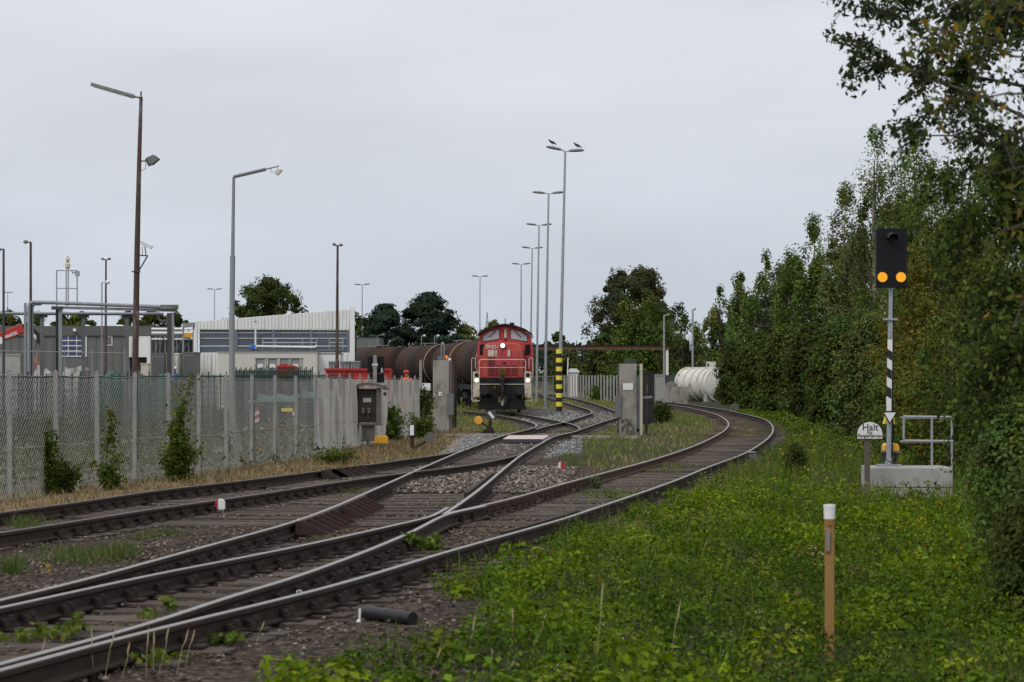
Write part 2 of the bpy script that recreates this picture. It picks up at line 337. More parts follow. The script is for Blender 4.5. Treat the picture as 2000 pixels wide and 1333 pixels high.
def sweep(pts, prof, mats, name, parent, headfaces=()):
    n = len(prof); V = []; F = []; MI = []
    for i, p in enumerate(pts):
        t = (pts[min(i+1, len(pts)-1)]-pts[max(i-1, 0)]); t.z = 0; t.normalize(); x = Vector((t.y, -t.x, 0))
        for (u, v) in prof: V.append(p+x*u+Vector((0, 0, v)))
    for i in range(len(pts)-1):
        for k in range(n):
            a = i*n+k; b = i*n+(k+1) % n; F.append((a, b, b+n, a+n)); MI.append(1 if k in headfaces else 0)
    F.append(tuple(range(n))); F.append(tuple(range(len(V)-n, len(V)))[::-1]); MI += [0, 0]
    me = bpy.data.meshes.new(name); me.from_pydata([tuple(v) for v in V], [], F)
    for m in mats: me.materials.append(m)
    me.polygons.foreach_set('material_index', MI)
    bm = bmesh.new(); bm.from_mesh(me); bmesh.ops.recalc_face_normals(bm, faces=bm.faces); bm.to_mesh(me); bm.free()
    o = bpy.data.objects.new(name, me); link(o, parent); return o
def rail(pts, parent, red=False, dull=False):
    return sweep(pts, PROF, [M['railred' if red else 'rail'], M['steeldull' if dull else 'steel']], 'rail', parent, (1, 2, 3))
def at_d(pts, d):     # x of a line at depth d
    for a, b in zip(pts[:-1], pts[1:]):
        if (a.y-d)*(b.y-d) <= 0 and abs(b.y-a.y) > 1e-6: return a.x+(b.x-a.x)*(d-a.y)/(b.y-a.y)
    return None
_D = [p for p in LD]; _Dd = np.array([p.y for p in _D]); _Dx = np.array([p.x for p in _D])
def XD(d): return np.interp(d, _Dd, _Dx)
def smooth01(t): t = np.clip(t, 0, 1); return t*t*(3-2*t)
def gz(X, d):       # ground height (arrays)
    X = np.asarray(X, float); d = np.asarray(d, float)
    z = rt_np(d)-.19
    k = X-XD(d); z = z-.22*smooth01((k-1.4)/2.5)*(d < 130)
    return z
def ground(X, d): return float(gz(np.array([X]), np.array([d]))[0])
def GP(x, d): X = X_at(x, d); return Vector((X, d, ground(X, d)))

# all rail points, for distances to the nearest track
TRP = np.array([[p.x, p.y] for L in (LD, LBn, LBf, LCn, LCf, LA, LE, LF, LU, LV) for p in L])
def track_dist(xy, chunk=4000):
    out = np.empty(len(xy))
    for i in range(0, len(xy), chunk):
        q = xy[i:i+chunk]; out[i:i+chunk] = np.sqrt(((q[:, None, :]-TRP[None, ::2, :])**2).sum(2).min(1))
    return out

# ------------------------------------------------------------------ ground sheet
ds = np.concatenate([np.linspace(-15, 10, 8), np.arange(11, 60, .22), np.arange(60, 140, .8), np.geomspace(141, 4500, 60)])
us = np.linspace(-1, 1, 241); us = np.sign(us)*np.abs(us)**1.05
Dg, Ug = np.meshgrid(ds, us, indexing='ij'); Xg = Ug*(3.5+.32*np.maximum(Dg, 0))
Zg = gz(Xg, Dg); pts2 = np.stack([Xg.ravel(), Dg.ravel()], 1)
near = (pts2[:, 1] > 10) & (pts2[:, 1] < 150)
td = np.full(len(pts2), 9.0); td[near] = track_dist(pts2[near])
nA = vnoise(pts2, .9, 1); nB = vnoise(pts2, 3.2, 2); nC = vnoise(pts2, .28, 3)
amp = np.clip((td-.75)/1.2, 0.12, 1)
Zf = Zg.ravel()+amp*(nA*.045+nB*.025)*(pts2[:, 1] < 150)-np.where(td < .16, .03, 0)
ppx = CX+FPX*pts2[:, 0]/np.maximum(pts2[:, 1], 1); ppy = YH+FPX*(CAMZ-Zf)/np.maximum(pts2[:, 1], 1)
kk = pts2[:, 0]-XD(pts2[:, 1])
veg = smooth01((kk-(1.65-1.3*smooth01((pts2[:, 1]-16.6)/3.6))+nA*.5)/.6)                                   # lush right bank
rightfar = (pts2[:, 1] > 48) & (pts2[:, 0] > 1.9) & (kk < -1.2) & (pts2[:, 1] < 130)
veg = np.maximum(veg, rightfar*np.clip(.75+nA*.5, 0, 1)*smooth01((td-.5)/.5))
leftstrip = (pts2[:, 1] > 20) & (pts2[:, 1] < 100) & (pts2[:, 0] < -1.2)
locozone = (pts2[:, 1] > 78) & (pts2[:, 1] < 400) & (td > .7)
veg = np.maximum(veg, locozone*np.clip(.4+nA*.8+nC*.4, 0, 1))
veg = np.where(pts2[:, 1] > 400, .8, veg)
_U = np.array([[p.y, p.x] for p in LU]); _ui = np.argsort(_U[:, 0])
kU = np.interp(pts2[:, 1], _U[_ui, 0], _U[_ui, 1])-pts2[:, 0]       # distance to the left of the left track
dry = np.where((kU > .55) & (pts2[:, 1] < 95), np.clip(.85+nA*.5, 0, 1), 0.0)
dry = np.maximum(dry, locozone*np.clip(.35-nA*.9+nC*.5, 0, .8))
dry = np.maximum(dry, rightfar*np.clip(nC*1.2-.1, 0, .7))
dry = np.maximum(dry, (td > .35)*(td < 1.6)*(kk < 0)*np.clip(nA*.9+nC*.6-.25, 0, .5)*(pts2[:, 1] < 60))
yard = (kU > 3.2)*(pts2[:, 0] < -3)*1.0
fresh = smooth01(((ppx-835)/40))*smooth01((1140-ppx)/30)*smooth01((ppy-846)/8)*smooth01((905-ppy-(ppx-950)*.05)/10)*(pts2[:, 1] > 40)
fresh = np.maximum(fresh, smooth01((ppx-1015)/40)*smooth01((1205-ppx)/20)*smooth01((ppy-796)/8)*smooth01((830-ppy)/8)*(pts2[:, 1] > 80))
fresh = fresh*np.clip(.9+nA*.4, 0, 1)
nr_, nc_ = Dg.shape
idx = np.arange(nr_*nc_).reshape(nr_, nc_)
quads = np.stack([idx[:-1, :-1], idx[:-1, 1:], idx[1:, 1:], idx[1:, :-1]], -1).reshape(-1, 4)
gm = bpy.data.materials.new('ground'); gm.use_nodes = True; n = gm.node_tree.nodes; l = gm.node_tree.links; b = n['Principled BSDF']
b.inputs['Roughness'].default_value = .95; b.inputs['Specular IOR Level'].default_value = .15
def nnoise(scale, detail=6, rough=.7):
    q = n.new('ShaderNodeTexNoise'); q.inputs['Scale'].default_value = scale; q.inputs['Detail'].default_value = detail; q.inputs['Roughness'].default_value = rough
    l.new(gtc.outputs['Object'], q.inputs['Vector']); return q
gtc = n.new('ShaderNodeTexCoord')
def gramp(src, stops):
    r_ = n.new('ShaderNodeValToRGB'); r_.color_ramp.elements[0].position = stops[0][0]; r_.color_ramp.elements[0].color = (*stops[0][1], 1)
    r_.color_ramp.elements[1].position = stops[-1][0]; r_.color_ramp.elements[1].color = (*stops[-1][1], 1)
    for p_, c_ in stops[1:-1]: e_ = r_.color_ramp.elements.new(p_); e_.color = (*c_, 1)
    l.new(src, r_.inputs[0]); return r_.outputs[0]
def gmix(f, a, c):
    q = n.new('ShaderNodeMix'); q.data_type = 'RGBA'; l.new(f, q.inputs['Factor']); l.new(a, q.inputs['A']); l.new(c, q.inputs['B']); return q.outputs['Result']
def gattr(nm):
    q = n.new('ShaderNodeAttribute'); q.attribute_name = nm; return q.outputs['Fac']
vor = n.new('ShaderNodeTexVoronoi'); vor.inputs['Scale'].default_value = 22; l.new(gtc.outputs['Object'], vor.inputs['Vector'])
vsep = n.new('ShaderNodeSeparateColor'); l.new(vor.outputs['Color'], vsep.inputs[0])
brown = gramp(vsep.outputs[0], [(0, (.022, .016, .013)), (.45, (.06, .045, .036)), (.8, (.11, .083, .066)), (1, (.2, .16, .125))])
big = gramp(nnoise(1.1).outputs['Fac'], [(.3, (.5, .48, .46)), (.7, (1.1, 1.05, 1.0))])
mm = n.new('ShaderNodeMix'); mm.data_type = 'RGBA'; mm.blend_type = 'MULTIPLY'; mm.inputs['Factor'].default_value = 1; l.new(brown, mm.inputs['A']); l.new(big, mm.inputs['B']); brown = mm.outputs['Result']
freshc = gramp(vsep.outputs[1], [(0, (.09, .095, .1)), (.5, (.21, .215, .22)), (1, (.42, .42, .41))])
dryc = gramp(nnoise(9).outputs['Fac'], [(.3, (.10, .07, .035)), (.5, (.24, .17, .085)), (.7, (.36, .27, .14))])
vegc = gramp(nnoise(5).outputs['Fac'], [(.3, (.02, .024, .01)), (.5, (.04, .05, .018)), (.72, (.085, .08, .035))])
yardc = gramp(nnoise(2.2).outputs['Fac'], [(.3, (.035, .042, .02)), (.45, (.075, .075, .045)), (.6, (.2, .19, .165)), (.75, (.11, .1, .08))])
c = gmix(gattr('fresh'), brown, freshc); c = gmix(gattr('dry'), c, dryc); c = gmix(gattr('yard'), c, yardc); c = gmix(gattr('veg'), c, vegc)
l.new(c, b.inputs['Base Color'])
bp = n.new('ShaderNodeBump'); bp.inputs['Strength'].default_value = .9; bp.inputs['Distance'].default_value = .05
l.new(vor.outputs['Distance'], bp.inputs['Height']); l.new(bp.outputs[0], b.inputs['Normal'])
V = np.stack([Xg.ravel(), Dg.ravel(), Zf], 1)
gobj = np_mesh('ground', V, quads, None, gm); tag(gobj, kind='structure')
for nm, arr in (('veg', veg), ('dry', dry), ('yard', yard), ('fresh', fresh)):
    a = gobj.data.attributes.new(nm, 'FLOAT', 'POINT'); a.data.foreach_set('value', np.clip(arr, 0, 1).astype(np.float32))
gobj.data.polygons.foreach_set('use_smooth', [True]*len(gobj.data.polygons))

# ------------------------------------------------------------------ tracks
T1 = thing('railway_track', 'curving right-hand track sweeping past the signal, worn rails on wooden sleepers', 'railway track', (0, 0, 0))
T2 = thing('railway_track', 'middle track diverging at the points and leading through the gate', 'railway track', (0, 0, 0))
T3 = thing('railway_track', 'dark left-hand track running beside the wire mesh fence', 'railway track', (0, 0, 0))
T4 = thing('railway_track', 'curved branch track beyond the gate leading under the red locomotive', 'railway track', (0, 0, 0))
rail(LD, T1); rail(LBn, T1); rail(LBf, T1, red=True); rail(LCn, T2); rail(LCf, T2); rail(LA, T2)
rail(LE, T2); rail(LF, T4); rail(LU, T3, dull=True); rail(LV, T3, dull=True)
def seg_px(x0, x1, L):
    return [p for p in L if x0 <= CX+FPX*p.x/p.y <= x1]
def offset(pts, o, dz=0):
    out = []
    for i, p in enumerate(pts):
        t = (pts[min(i+1, len(pts)-1)]-pts[max(i-1, 0)]); t.z = 0; t.normalize(); out.append(p+Vector((t.y, -t.x, 0))*o+Vector((0, 0, dz)))
    return out
CHK = [(-.03, 0), (.03, 0), (.03, -.05), (.012, -.06), (.012, -.13), (.04, -.15), (-.04, -.15), (-.03, -.06)]
ckA = offset(seg_px(560, 705, LA), .10, .012); o_ = sweep(ckA, CHK, [M['ironred'], M['ironred']], 'check_rail', T2)
ckD = offset(seg_px(985, 1148, LD), -.105, .01); sweep(ckD, CHK, [M['rail'], M['steeldull']], 'check_rail', T1)
ckU = offset(seg_px(612, 708, LU), .10, .012); sweep(ckU, CHK, [M['iron'], M['iron']], 'check_rail', T3)
ckC = offset(seg_px(925, 975, LCf), -.11, .01); sweep(ckC, CHK, [M['rail'], M['rail']], 'check_rail', T2)
def brackets(line_, side, parent, material, n_):
    mb = MB(); mb.prism([(0, -.15), (.30, -.15), (.30, -.13), (.02, .01), (0, .01)], 'y', -.016, .016); me = mb.mesh('check_rail_bracket', material)
    for k in range(n_):
        i = int((k+.5)/n_*(len(line_)-1)); p = line_[i]; t = line_[min(i+1, len(line_)-1)]-line_[max(i-1, 0)]
        a = math.atan2(t.y, t.x)-math.pi/2
        inst(me, 'check_rail_bracket', parent, p, a)
brackets(offset(ckA, .035), 1, T2, M['ironred'], 12); brackets(offset(ckU, .035), 1, T3, M['iron'], 9)
# sleepers and fastenings
def sleeper_mesh(seed, bent=0):
    rnd = random.Random(seed); mb = MB(); n_ = 7; V = []
    for i in range(n_):
        x = -.5+i/(n_-1)
        for (y, z) in ((-.13, -.12), (.13, -.12), (.13, -.008), (.118, 0), (-.118, 0), (-.13, -.008)):
            V.append((x, y+rnd.uniform(-.008, .008), z+(rnd.uniform(-.007, .003) if z > -.1 else 0)))
    F = []
    for i in range(n_-1):
        for k in range(6): a = i*6+k; b_ = i*6+(k+1) % 6; F.append((a, b_, b_+6, a+6))
    F.append(tuple(range(6))); F.append(tuple(range((n_-1)*6, n_*6)))
    mb.add(V, F); return mb.mesh('sleeper', M['sleeper'])
SLM = [sleeper_mesh(i) for i in range(5)]
fb = MB()       # ribbed base plate with a clamp and bolt on each side of the rail foot; x across the rail
fb.box((0, 0, -.147), (.36, .15, .016))
for s in (-1, 1):
    fb.box((s*.088, 0, -.118), (.035, .12, .05)); fb.box((s*.062, 0, -.098), (.085, .075, .024), Matrix.Rotation(s*.18, 3, 'Y'))
    fb.cyl((s*.092, 0, -.11), (s*.092, 0, -.055), .019, .019, 6); fb.cyl((s*.092, 0, -.088), (s*.092, 0, -.068), .03, .03, 6)
FBM = fb.mesh('rail_fastening', M['iron'])
def put_fast(parent, p, ang): inst(FBM, 'rail_fastening', parent, (p.x, p.y, RT(p.y)), ang)
def nearest(L, c, dirv):      # where a line crosses the sleeper axis through c
    n_ = Vector((-dirv.y, dirv.x, 0))
    for a, b_ in zip(L[:-1], L[1:]):
        sa = (a-c).dot(n_); sb = (b_-c).dot(n_)
        if sa*sb <= 0 and (a-c).length < 6:
            t = sa/(sa-sb) if abs(sa-sb) > 1e-9 else 0; return a+(b_-a)*t
    return None
cnt = {}
def lay(parent, LL, LR, d0, d1, sp, others=(), fast_to=36, reach=.55, ext=.34):
    out = []; acc = 0.0; prev = None
    for p in LL:
        if p.y < d0 or p.y > d1: prev = p; continue
        if prev is not None: acc += (p-prev).length
        prev = p
        if acc < sp: continue
        acc -= sp
        i = LL.index(p); t = LL[min(i+1, len(LL)-1)]-LL[max(i-1, 0)]; t.z = 0; t.normalize()
        ax = Vector((t.y, -t.x, 0)); q = nearest(LR, p, ax)
        if q is None: continue
        q2 = (q-p).dot(ax)
        if not .9 < q2 < 2.6: continue
        lo, hi = -reach, q2+ext
        cross = [p, q]
        for L in others:
            r_ = nearest(L, p, ax)
            if r_ is not None:
                u_ = (r_-p).dot(ax)
                if -2.3 < u_ < 3.6: lo = min(lo, u_-reach); hi = max(hi, u_+ext); cross.append(r_)
        c = p+ax*((lo+hi)/2); ln = hi-lo+random.uniform(-.05, .05)
        o = inst(random.choice(SLM), 'sleeper', parent, (c.x, c.y, RT(c.y)-.158+random.uniform(-.008, .004)), math.atan2(ax.y, ax.x)+random.uniform(-.008, .008), (ln, 1, 1))
        out.append(c)
        if p.y < fast_to:
            for r_ in cross: put_fast(parent, r_, math.atan2(ax.y, ax.x)); cnt[parent.name] = cnt.get(parent.name, 0)+1
    return out
lay(T1, LBn, LD, 11.5, 25.2, .62, (LA, LCn))
lay(T1, LBf, LD, 25.8, 78, .62, (), 42)
lay(T2, LA, LCf, 26.5, 52, .62, (LV,), 38)
lay(T2, LA, LCf, 52, 84, .62)
lay(T3, LU, LV, 26, 51, .62, (), 40)
lay(T4, LA, LF, 88, 118, .65); lay(T2, LE, LCf, 86, 160, .65)

# ------------------------------------------------------------------ vegetation builders
def tree(name, label, cat, X, d, top_z, rad, kind='birch', nleaf=9000, leaf=.12, cols=None, wts=None, base=.12, trunk_r=None, lean=(0, 0), group=None, clusters=None, seed=0, flat=1.0, ztop_pow=None, gap=.55, loose=1.0):
    rng = np.random.default_rng(seed+int(abs(X)*100)+int(d*10)); z0 = ground(X, d)-.05; H = top_z-z0
    t = thing(name, label, cat, (X, d, z0), 0, group)
    K = clusters or int(max(30, min(240, nleaf/75)))
    cz = rng.random(K); zb = base*H
    if kind == 'bush': prof = lambda h: np.sqrt(np.clip(1-(h*.98)**2.4, 0, 1))*(.8+.2*np.minimum(h*4, 1))
    elif kind == 'birch': prof = lambda h: np.clip(np.sin(np.pi*np.clip(h*.74+.27, 0, 1))**.8, .05, 1)*1.15
    elif kind == 'pine': prof = lambda h: np.clip(1.0-h**2.2, .02, 1)**.6*1.15
    else: prof = lambda h: np.clip(np.sqrt(np.clip(1-(2*h-.85)**2/1.45, 0, 1)), .1, 1)
    an = rng.random(K)*2*np.pi; rr = np.sqrt(rng.uniform(.12, 1, K))
    lob = 1+.22*np.sin(an*3+rng.random()*6)+.16*np.sin(an*5+rng.random()*6)
    pr = prof(cz)*rad*rr*np.minimum(lob*rng.uniform(.7, 1.28, K), 1.14)
    C_ = np.stack([pr*np.cos(an)+lean[0]*cz, pr*np.sin(an)*flat+lean[1]*cz, zb+(H-zb)*cz*rng.uniform(.95, 1.0, K)], 1)
    if kind == 'birch':      # upright shoots that break the outline
        ns_ = K//5; hi_ = np.where(cz > .5)[0]
        for j in range(min(ns_, len(hi_))): C_[hi_[j], 2] = min(H*rng.uniform(.9, 1.0), C_[hi_[j], 2]+H*rng.uniform(.02, .12))
    if kind == 'birch':
        nl_ = 9; la = rng.random(nl_)*6.283; lr = rad*.8*np.sqrt(rng.random(nl_)); lr[0] = 0; lh = H*rng.uniform(.74, .99, nl_)-lr/rad*H*.1; lh[0] = H; jj = rng.integers(0, nl_, K)
        rl = rad*.62*(np.clip(1-cz**2.2, 0, 1)**.6+.06)*rr*rng.uniform(.7, 1.3, K); kx = np.minimum(1, .35+cz)
        C_ = np.stack([lr[jj]*np.cos(la[jj])*kx+rl*np.cos(an), (lr[jj]*np.sin(la[jj])*kx+rl*np.sin(an))*flat, zb+(lh[jj]-zb)*cz], 1)
    C_[0] = (lean[0], lean[1], H*.985); C_[1] = (lean[0]+rad*.05, lean[1], H*.93)
    # trunk and limbs
    tr = trunk_r or max(.06, H*.014)
    mb = MB(); tp = [Vector((0, 0, 0))]
    for k in range(1, 6):
        f = k/5; tp.append(Vector((lean[0]*f*.8+rng.normal()*.02*H*.25, lean[1]*f*.8+rng.normal()*.02*H*.25, H*.9*f)))
    mb.tube(tp, [tr*1.25, tr, tr*.8, tr*.6, tr*.38, tr*.12], 7)
    tk = mb.build('trunk', M['birchbark' if kind == 'birch' else 'bark'], t, 60)
    lb = MB()
    for k in rng.choice(K, size=min(K, 52), replace=False):
        c = Vector(C_[k]); f = max(.06, min(.92, (c.z/H)*.8-.04)); i = min(4, int(f*5/.9*.9)); ff = f*5-int(f*5); a = tp[min(5, int(f*5))].lerp(tp[min(5, int(f*5)+1)], ff)
        mid = a.lerp(c, .5)+Vector((0, 0, .04*H)); r0 = tr*(1-f)*.5+.006
        lb.tube([a, mid, c], [r0, r0*.6, r0*.15], 5, caps=False)
    lb.build('limbs', M['bark'], t, 60)
    # leaves
    wk = rng.uniform(.4, 1.3, K); wk /= wk.sum(); k = rng.choice(K, size=nleaf, p=wk)
    sg = rad*{'pine': .15, 'bush': .21, 'birch': .19}.get(kind, .17)*rng.uniform(.5, 1.5, K)*loose*((1.3-.62*cz) if kind == 'birch' else 1.0)
    off = rng.normal(size=(nleaf, 3)); on_ = np.linalg.norm(off, axis=1, keepdims=True); off = np.where(on_ > 1.45, off/np.maximum(on_, .1)*1.45*rng.random((nleaf, 1))**.4, off)
    if kind == 'pine': off *= np.array([1.25, 1.25, .5])
    elif kind == 'birch': off *= np.array([.85, .85, 1.5])
    p = C_[k]+off*sg[k][:, None]; p[:, 2] = np.maximum(p[:, 2], .05)
    kt = rng.uniform(.7, 1.3, (K, 1))*(1+rng.normal(size=(K, 3))*np.array([.12, .05, .12])); cl = pal(nleaf, cols or [(.05, .085, .022)], wts, .14, rng)*np.clip(kt, .5, 1.6)[k]*1.15
    sz = leaf*rng.uniform(.65, 1.35, nleaf)
    asp = .28 if kind == 'pine' else .58
    bs = unit(off)*.75+unit(C_[k]*np.array([1, 1, 0])+1e-6)*.45+np.array([0, 0, .55])
    v, q, tc_ = leaf_arrays(p, sz, cl, .15 if kind != 'birch' else .5, asp, .4, rng, bs)
    np_mesh('crown', v, q, tc_, M['needle' if kind == 'pine' else 'leaf'], t)
    return t
GRN = [(.092, .135, .026), (.066, .108, .02), (.12, .15, .032), (.05, .08, .018)]
DRK = [(.052, .07, .018), (.066, .088, .021), (.04, .054, .014)]
YEL = [(.13, .125, .02), (.11, .09, .018), (.075, .10, .02), (.16, .12, .018)]
GRYG = [(.095, .122, .036), (.075, .10, .028), (.118, .142, .042)]

# ------------------------------------------------------------------ wire mesh fence on the left
def mesh_panel(seed, L=2.2, H=1.9, p=.055, r=.0032, bulge=.012, wm='wire'):
    rnd = random.Random(seed); nw = int(L/p); ns = int(H/p); V = []; Q = []
    ph = [rnd.uniform(0, 6.28) for _ in range(4)]
    def yb(u, v): return bulge*(math.sin(u*2.3+ph[0])*math.sin(v*2.1+ph[1])+.5*math.sin(u*5+ph[2]+v*1.5))
    for k in range(nw):
        for j in range(ns+1):
            u = (k+(j % 2 if k % 2 == 0 else (j+1) % 2))*p; v = j*p; sag = -.035*math.sin(math.pi*u/L)*(v/H)
            y = yb(u, v)+(.004 if (j+k) % 2 else -.004)
            for a in range(3):
                an = 2.094*a+.5; V.append((u+r*math.cos(an), y+r*math.sin(an), v+sag))
            if j:
                b_ = len(V)-6
                for a in range(3): Q.append((b_+a, b_+(a+1) % 3, b_+3+(a+1) % 3, b_+3+a))
    me = bpy.data.meshes.new('mesh_panel'); me.from_pydata(V, [], Q); me.materials.append(M[wm]); return me
def wire_fence(label, pts, n_pan, H, name='wire_mesh_fence', posts=True, post_w=.072, panels=None, skip=()):
    t = thing(name, label, 'fence', (pts[0].x, pts[0].y, ground(pts[0].x, pts[0].y)))
    o0 = t.location.copy(); L = sum((b_-a).length for a, b_ in zip(pts[:-1], pts[1:])); pl = []
    for i in range(n_pan+1):
        s_ = L*i/n_pan
        for a, b_ in zip(pts[:-1], pts[1:]):
            q = (b_-a).length
            if s_ <= q+1e-6: pl.append(a.lerp(b_, s_/q)); break
            s_ -= q
    for p in pl: p.z = ground(p.x, p.y)
    pm = MB(); pm.prism([(-post_w/2, -post_w*.4), (post_w/2, -post_w*.4), (post_w*.42, post_w*.45), (-post_w*.42, post_w*.45)], 'z', -.1, H+.05); pm.sph((0, 0, H+.05), post_w*.45, 8, 5, (1, .9, .6)); pme = pm.mesh('post', M['concpost'])
    for i, p in enumerate(pl):
        if posts: inst(pme, 'post', t, p-o0, random.uniform(-.1, .1), rot=(random.uniform(-.012, .012), random.uniform(-.015, .015), random.uniform(-.1, .1)))
        if i < n_pan and i not in skip:
            q = pl[i+1]; d_ = q-p; ln = math.hypot(d_.x, d_.y); an = math.atan2(d_.y, d_.x)
            me = panels[i % len(panels)]
            o = inst(me, 'mesh_panel', t, p-o0+Vector((math.sin(an), -math.cos(an), 0))*(post_w*.5), 0, rot=(0, -math.asin((q.z-p.z)/ln), an)); o.scale = (ln/2.2, 1, H/1.9)
            wv = MB()
            for hh in (H-.01, H*.42 if i % 3 else H*.40):
                wv.tube([(0, 0, hh), (ln*.3, -.01, hh-.03), (ln*.6, .01, hh-.035), (ln, 0, hh+(q.z-p.z))], .005, 4, False)
            wv.build('tension_wire', M['wire'], t, loc=p-o0+Vector((math.sin(an), -math.cos(an), 0))*(post_w*.55)).rotation_euler = (0, 0, an)
    return t
PAN = [mesh_panel(i, bulge=b_) for i, b_ in enumerate((.008, .018, .012, .022))]
PAN2 = [mesh_panel(10+i, p=.05, r=.005, bulge=b_, wm='wirepale') for i, b_ in enumerate((.03, .05, .04))]
FA = Vector((X_at(-75, 33.6), 33.6, 0)); FB = Vector((X_at(46, 36.5), 36.5, 0)); FC = Vector((X_at(616, 58.2), 58.2, 0)); FD = Vector((X_at(672, 63.5), 63.5, 0)); FE = Vector((X_at(822, 84), 84, 0))
wire_fence('long sagging grey wire mesh fence with concrete posts beside the left track', [FA, FB, FC], 11, 1.93, panels=PAN)
wire_fence('stretch of pale wire mesh fence behind the weathered cabinet, running to the gate', [FC, FD, FE], 12, 2.02, panels=PAN2, post_w=.05)
FR0 = Vector((X_at(1279, 101), 101, 0)); FR1 = Vector((X_at(1297, 132), 132, 0))
wire_fence('short pale wire mesh fence right of the dark gate leaf', [FR0, FR1], 13, 2.05, panels=PAN2, post_w=.06)

# dark green bar fence in the yard
def bar_fence(label, a, b_, n_, H, material, post=.06, rail_h=(.98, .1), wbar=.035, pale=None):
    t = thing('green_bar_fence', label, 'fence', (a.x, a.y, ground(a.x, a.y))); d_ = b_-a; d_.z = 0
    mb = MB(); mb.box((0, 0, H/2), (wbar, wbar, H)); me = mb.mesh('bar', material)
    for i in range(n_+1): inst(me, 'bar', t, d_*(i/n_), 0, (1, 1, 1.0+.03*((i*7) % 3)))
    pm_ = MB(); Lb = d_.length/n_; ang_ = math.atan2(d_.y, d_.x)
    for q_ in range(1, int(Lb/.055)): pm_.box((q_*.055, 0, H/2), (.007, .007, H*.96))
    for q_ in range(1, 10): pm_.box((Lb/2, .008, H*q_/10), (Lb, .008, .01))
    pme_ = pm_.mesh('wire_panel', material)
    for i in range(n_): inst(pme_, 'wire_panel', t, d_*(i/n_), ang_)
    for h in rail_h:
        r_ = MB(); r_.beam((0, 0, H*h), d_+Vector((0, 0, H*h)), .03, .05); r_.build('cross_rail', material, t)
    return t
bar_fence('dark green metal bar fence standing behind the left wire mesh fence', Vector((X_at(-40, 62), 62, 0)), Vector((X_at(690, 98), 98, 0)), 58, 2.02, M['green'])
bar_fence('dark green palisade fence in the yard in front of the red skip', Vector((X_at(455, 112), 112, 0)), Vector((X_at(610, 100), 100, 0)), 44, 2.3, M['green'], wbar=.05)

# ------------------------------------------------------------------ lamps and poles
def street_lamp(label, x, d, top_y, arms=2, arm_len=.95, r=.09, material='galv', striped=False, tilt=(.12, .05), lean=0.0, group='double-armed yard lamps', head_l=.78):
    X = X_at(x, d); z0 = ground(X, d); H = Z_at(top_y, d)-z0
    t = thing('yard_lamp', label, 'lamp post', (X, d, z0), 0, group)
    mb = MB(); mb.tube([(0, 0, 0), (lean*.5, 0, H*.5), (lean, 0, H)], [r, r*.8, r*.55], 10); mb.box((0, 0, .04), (r*3.2, r*3.2, .08))
    pole = mb.build('pole', M[material], t, 40)
    if striped:
        for i in range(14):
            a = .32+i*.215; b_ = MB(); b_.cyl((0, 0, a), (0, 0, a+.215), r*1.55, r*1.55, 14)
            b_.build('stripe', M['yellowbr' if i % 2 else 'black'], t, 40)
    for k, s in enumerate((-1, 1)[:arms] if arms == 2 else (1,)):
        tl = tilt[k]; a0 = Vector((lean, 0, H)); a1 = a0+Vector((s*(arm_len-head_l)*.8+s*.05, 0, tl*.3)); a2 = a0+Vector((s*arm_len, 0, tl))
        ar = MB(); ar.tube([a0-Vector((0, 0, .15)), a0+Vector((s*.03, 0, 0)), a1], .035, 6); ap = ar.build('arm', M[material], t, 50)
        hd = MB(); dv = (a2-a1).normalized(); 
        pr = [(0, .05, .03), (.12, .14, .07), (.5, .17, .085), (.85, .15, .07), (1, .07, .025)]; V = []; L_ = (a2-a1).length
        for (u, wy, hz) in pr:
            c = a1+dv*(u*L_); V += [c+Vector((0, -wy, 0)), c+Vector((0, -wy*.7, hz)), c+Vector((0, wy*.7, hz)), c+Vector((0, wy, 0)), c+Vector((0, wy*.7, -hz*.6)), c+Vector((0, -wy*.7, -hz*.6))]
        F = [tuple(range(6)), tuple(range(24, 30))]
        for i in range(4):
            for j in range(6): F.append((i*6+j, i*6+(j+1) % 6, i*6+6+(j+1) % 6, i*6+6+j))
        hd.add(V, F); hd.build('lamp_head', M['lampgrey'], t, 50)
    return t, H
lampT, lampH = street_lamp('tall double-armed yard lamp with black and yellow striped foot and two birds on it', 1092, 115, 296, arm_len=.93, r=.1, striped=True, lean=X_at(1104, 115)-X_at(1092, 115), tilt=(.22, .04))
street_lamp('second double-armed lamp post of the row, just right of the locomotive', 1064, 141.5, 379, arm_len=.98, r=.1, lean=X_at(1071.5, 141.5)-X_at(1064, 141.5), tilt=(.1, .1))
street_lamp('third double-armed lamp post of the row, close beside the locomotive', 1047.5, 172, 441, arm_len=.95, r=.1, lean=.2, tilt=(.12, .1))
street_lamp('fourth double-armed lamp post of the row, partly behind the locomotive', 1035, 203.5, 486, arm_len=.95, r=.1, lean=.2, tilt=(.14, .1))
street_lamp('farthest double-armed lamp post of the row, rising behind the locomotive cab', 1017, 236, 517, arm_len=.95, r=.1, lean=.05, tilt=(.1, .1))
street_lamp('distant double-armed lamp rising left of the locomotive', 937, 264, 541, arm_len=.95, lean=.03, tilt=(.1, .1))
street_lamp('distant double-armed lamp rising right of the white hall', 707, 285, 557, arm_len=.95, lean=.03, tilt=(.08, .12))
street_lamp('distant double-armed lamp rising behind the white hall roof', 419, 300, 566, arm_len=.95, lean=0, tilt=(.1, .1))
street_lamp('distant double-armed lamp at the far left edge behind the grey hall', 15, 330, 572, arm_len=.75, lean=0, tilt=(.06, .06))
street_lamp('slender brown floodlight pole in front of the white hall', 657.5, 118, 480, arm_len=.26, head_l=.22, r=.1, material='rustpole', lean=.05, tilt=(.06, .02), group='yard floodlight poles')
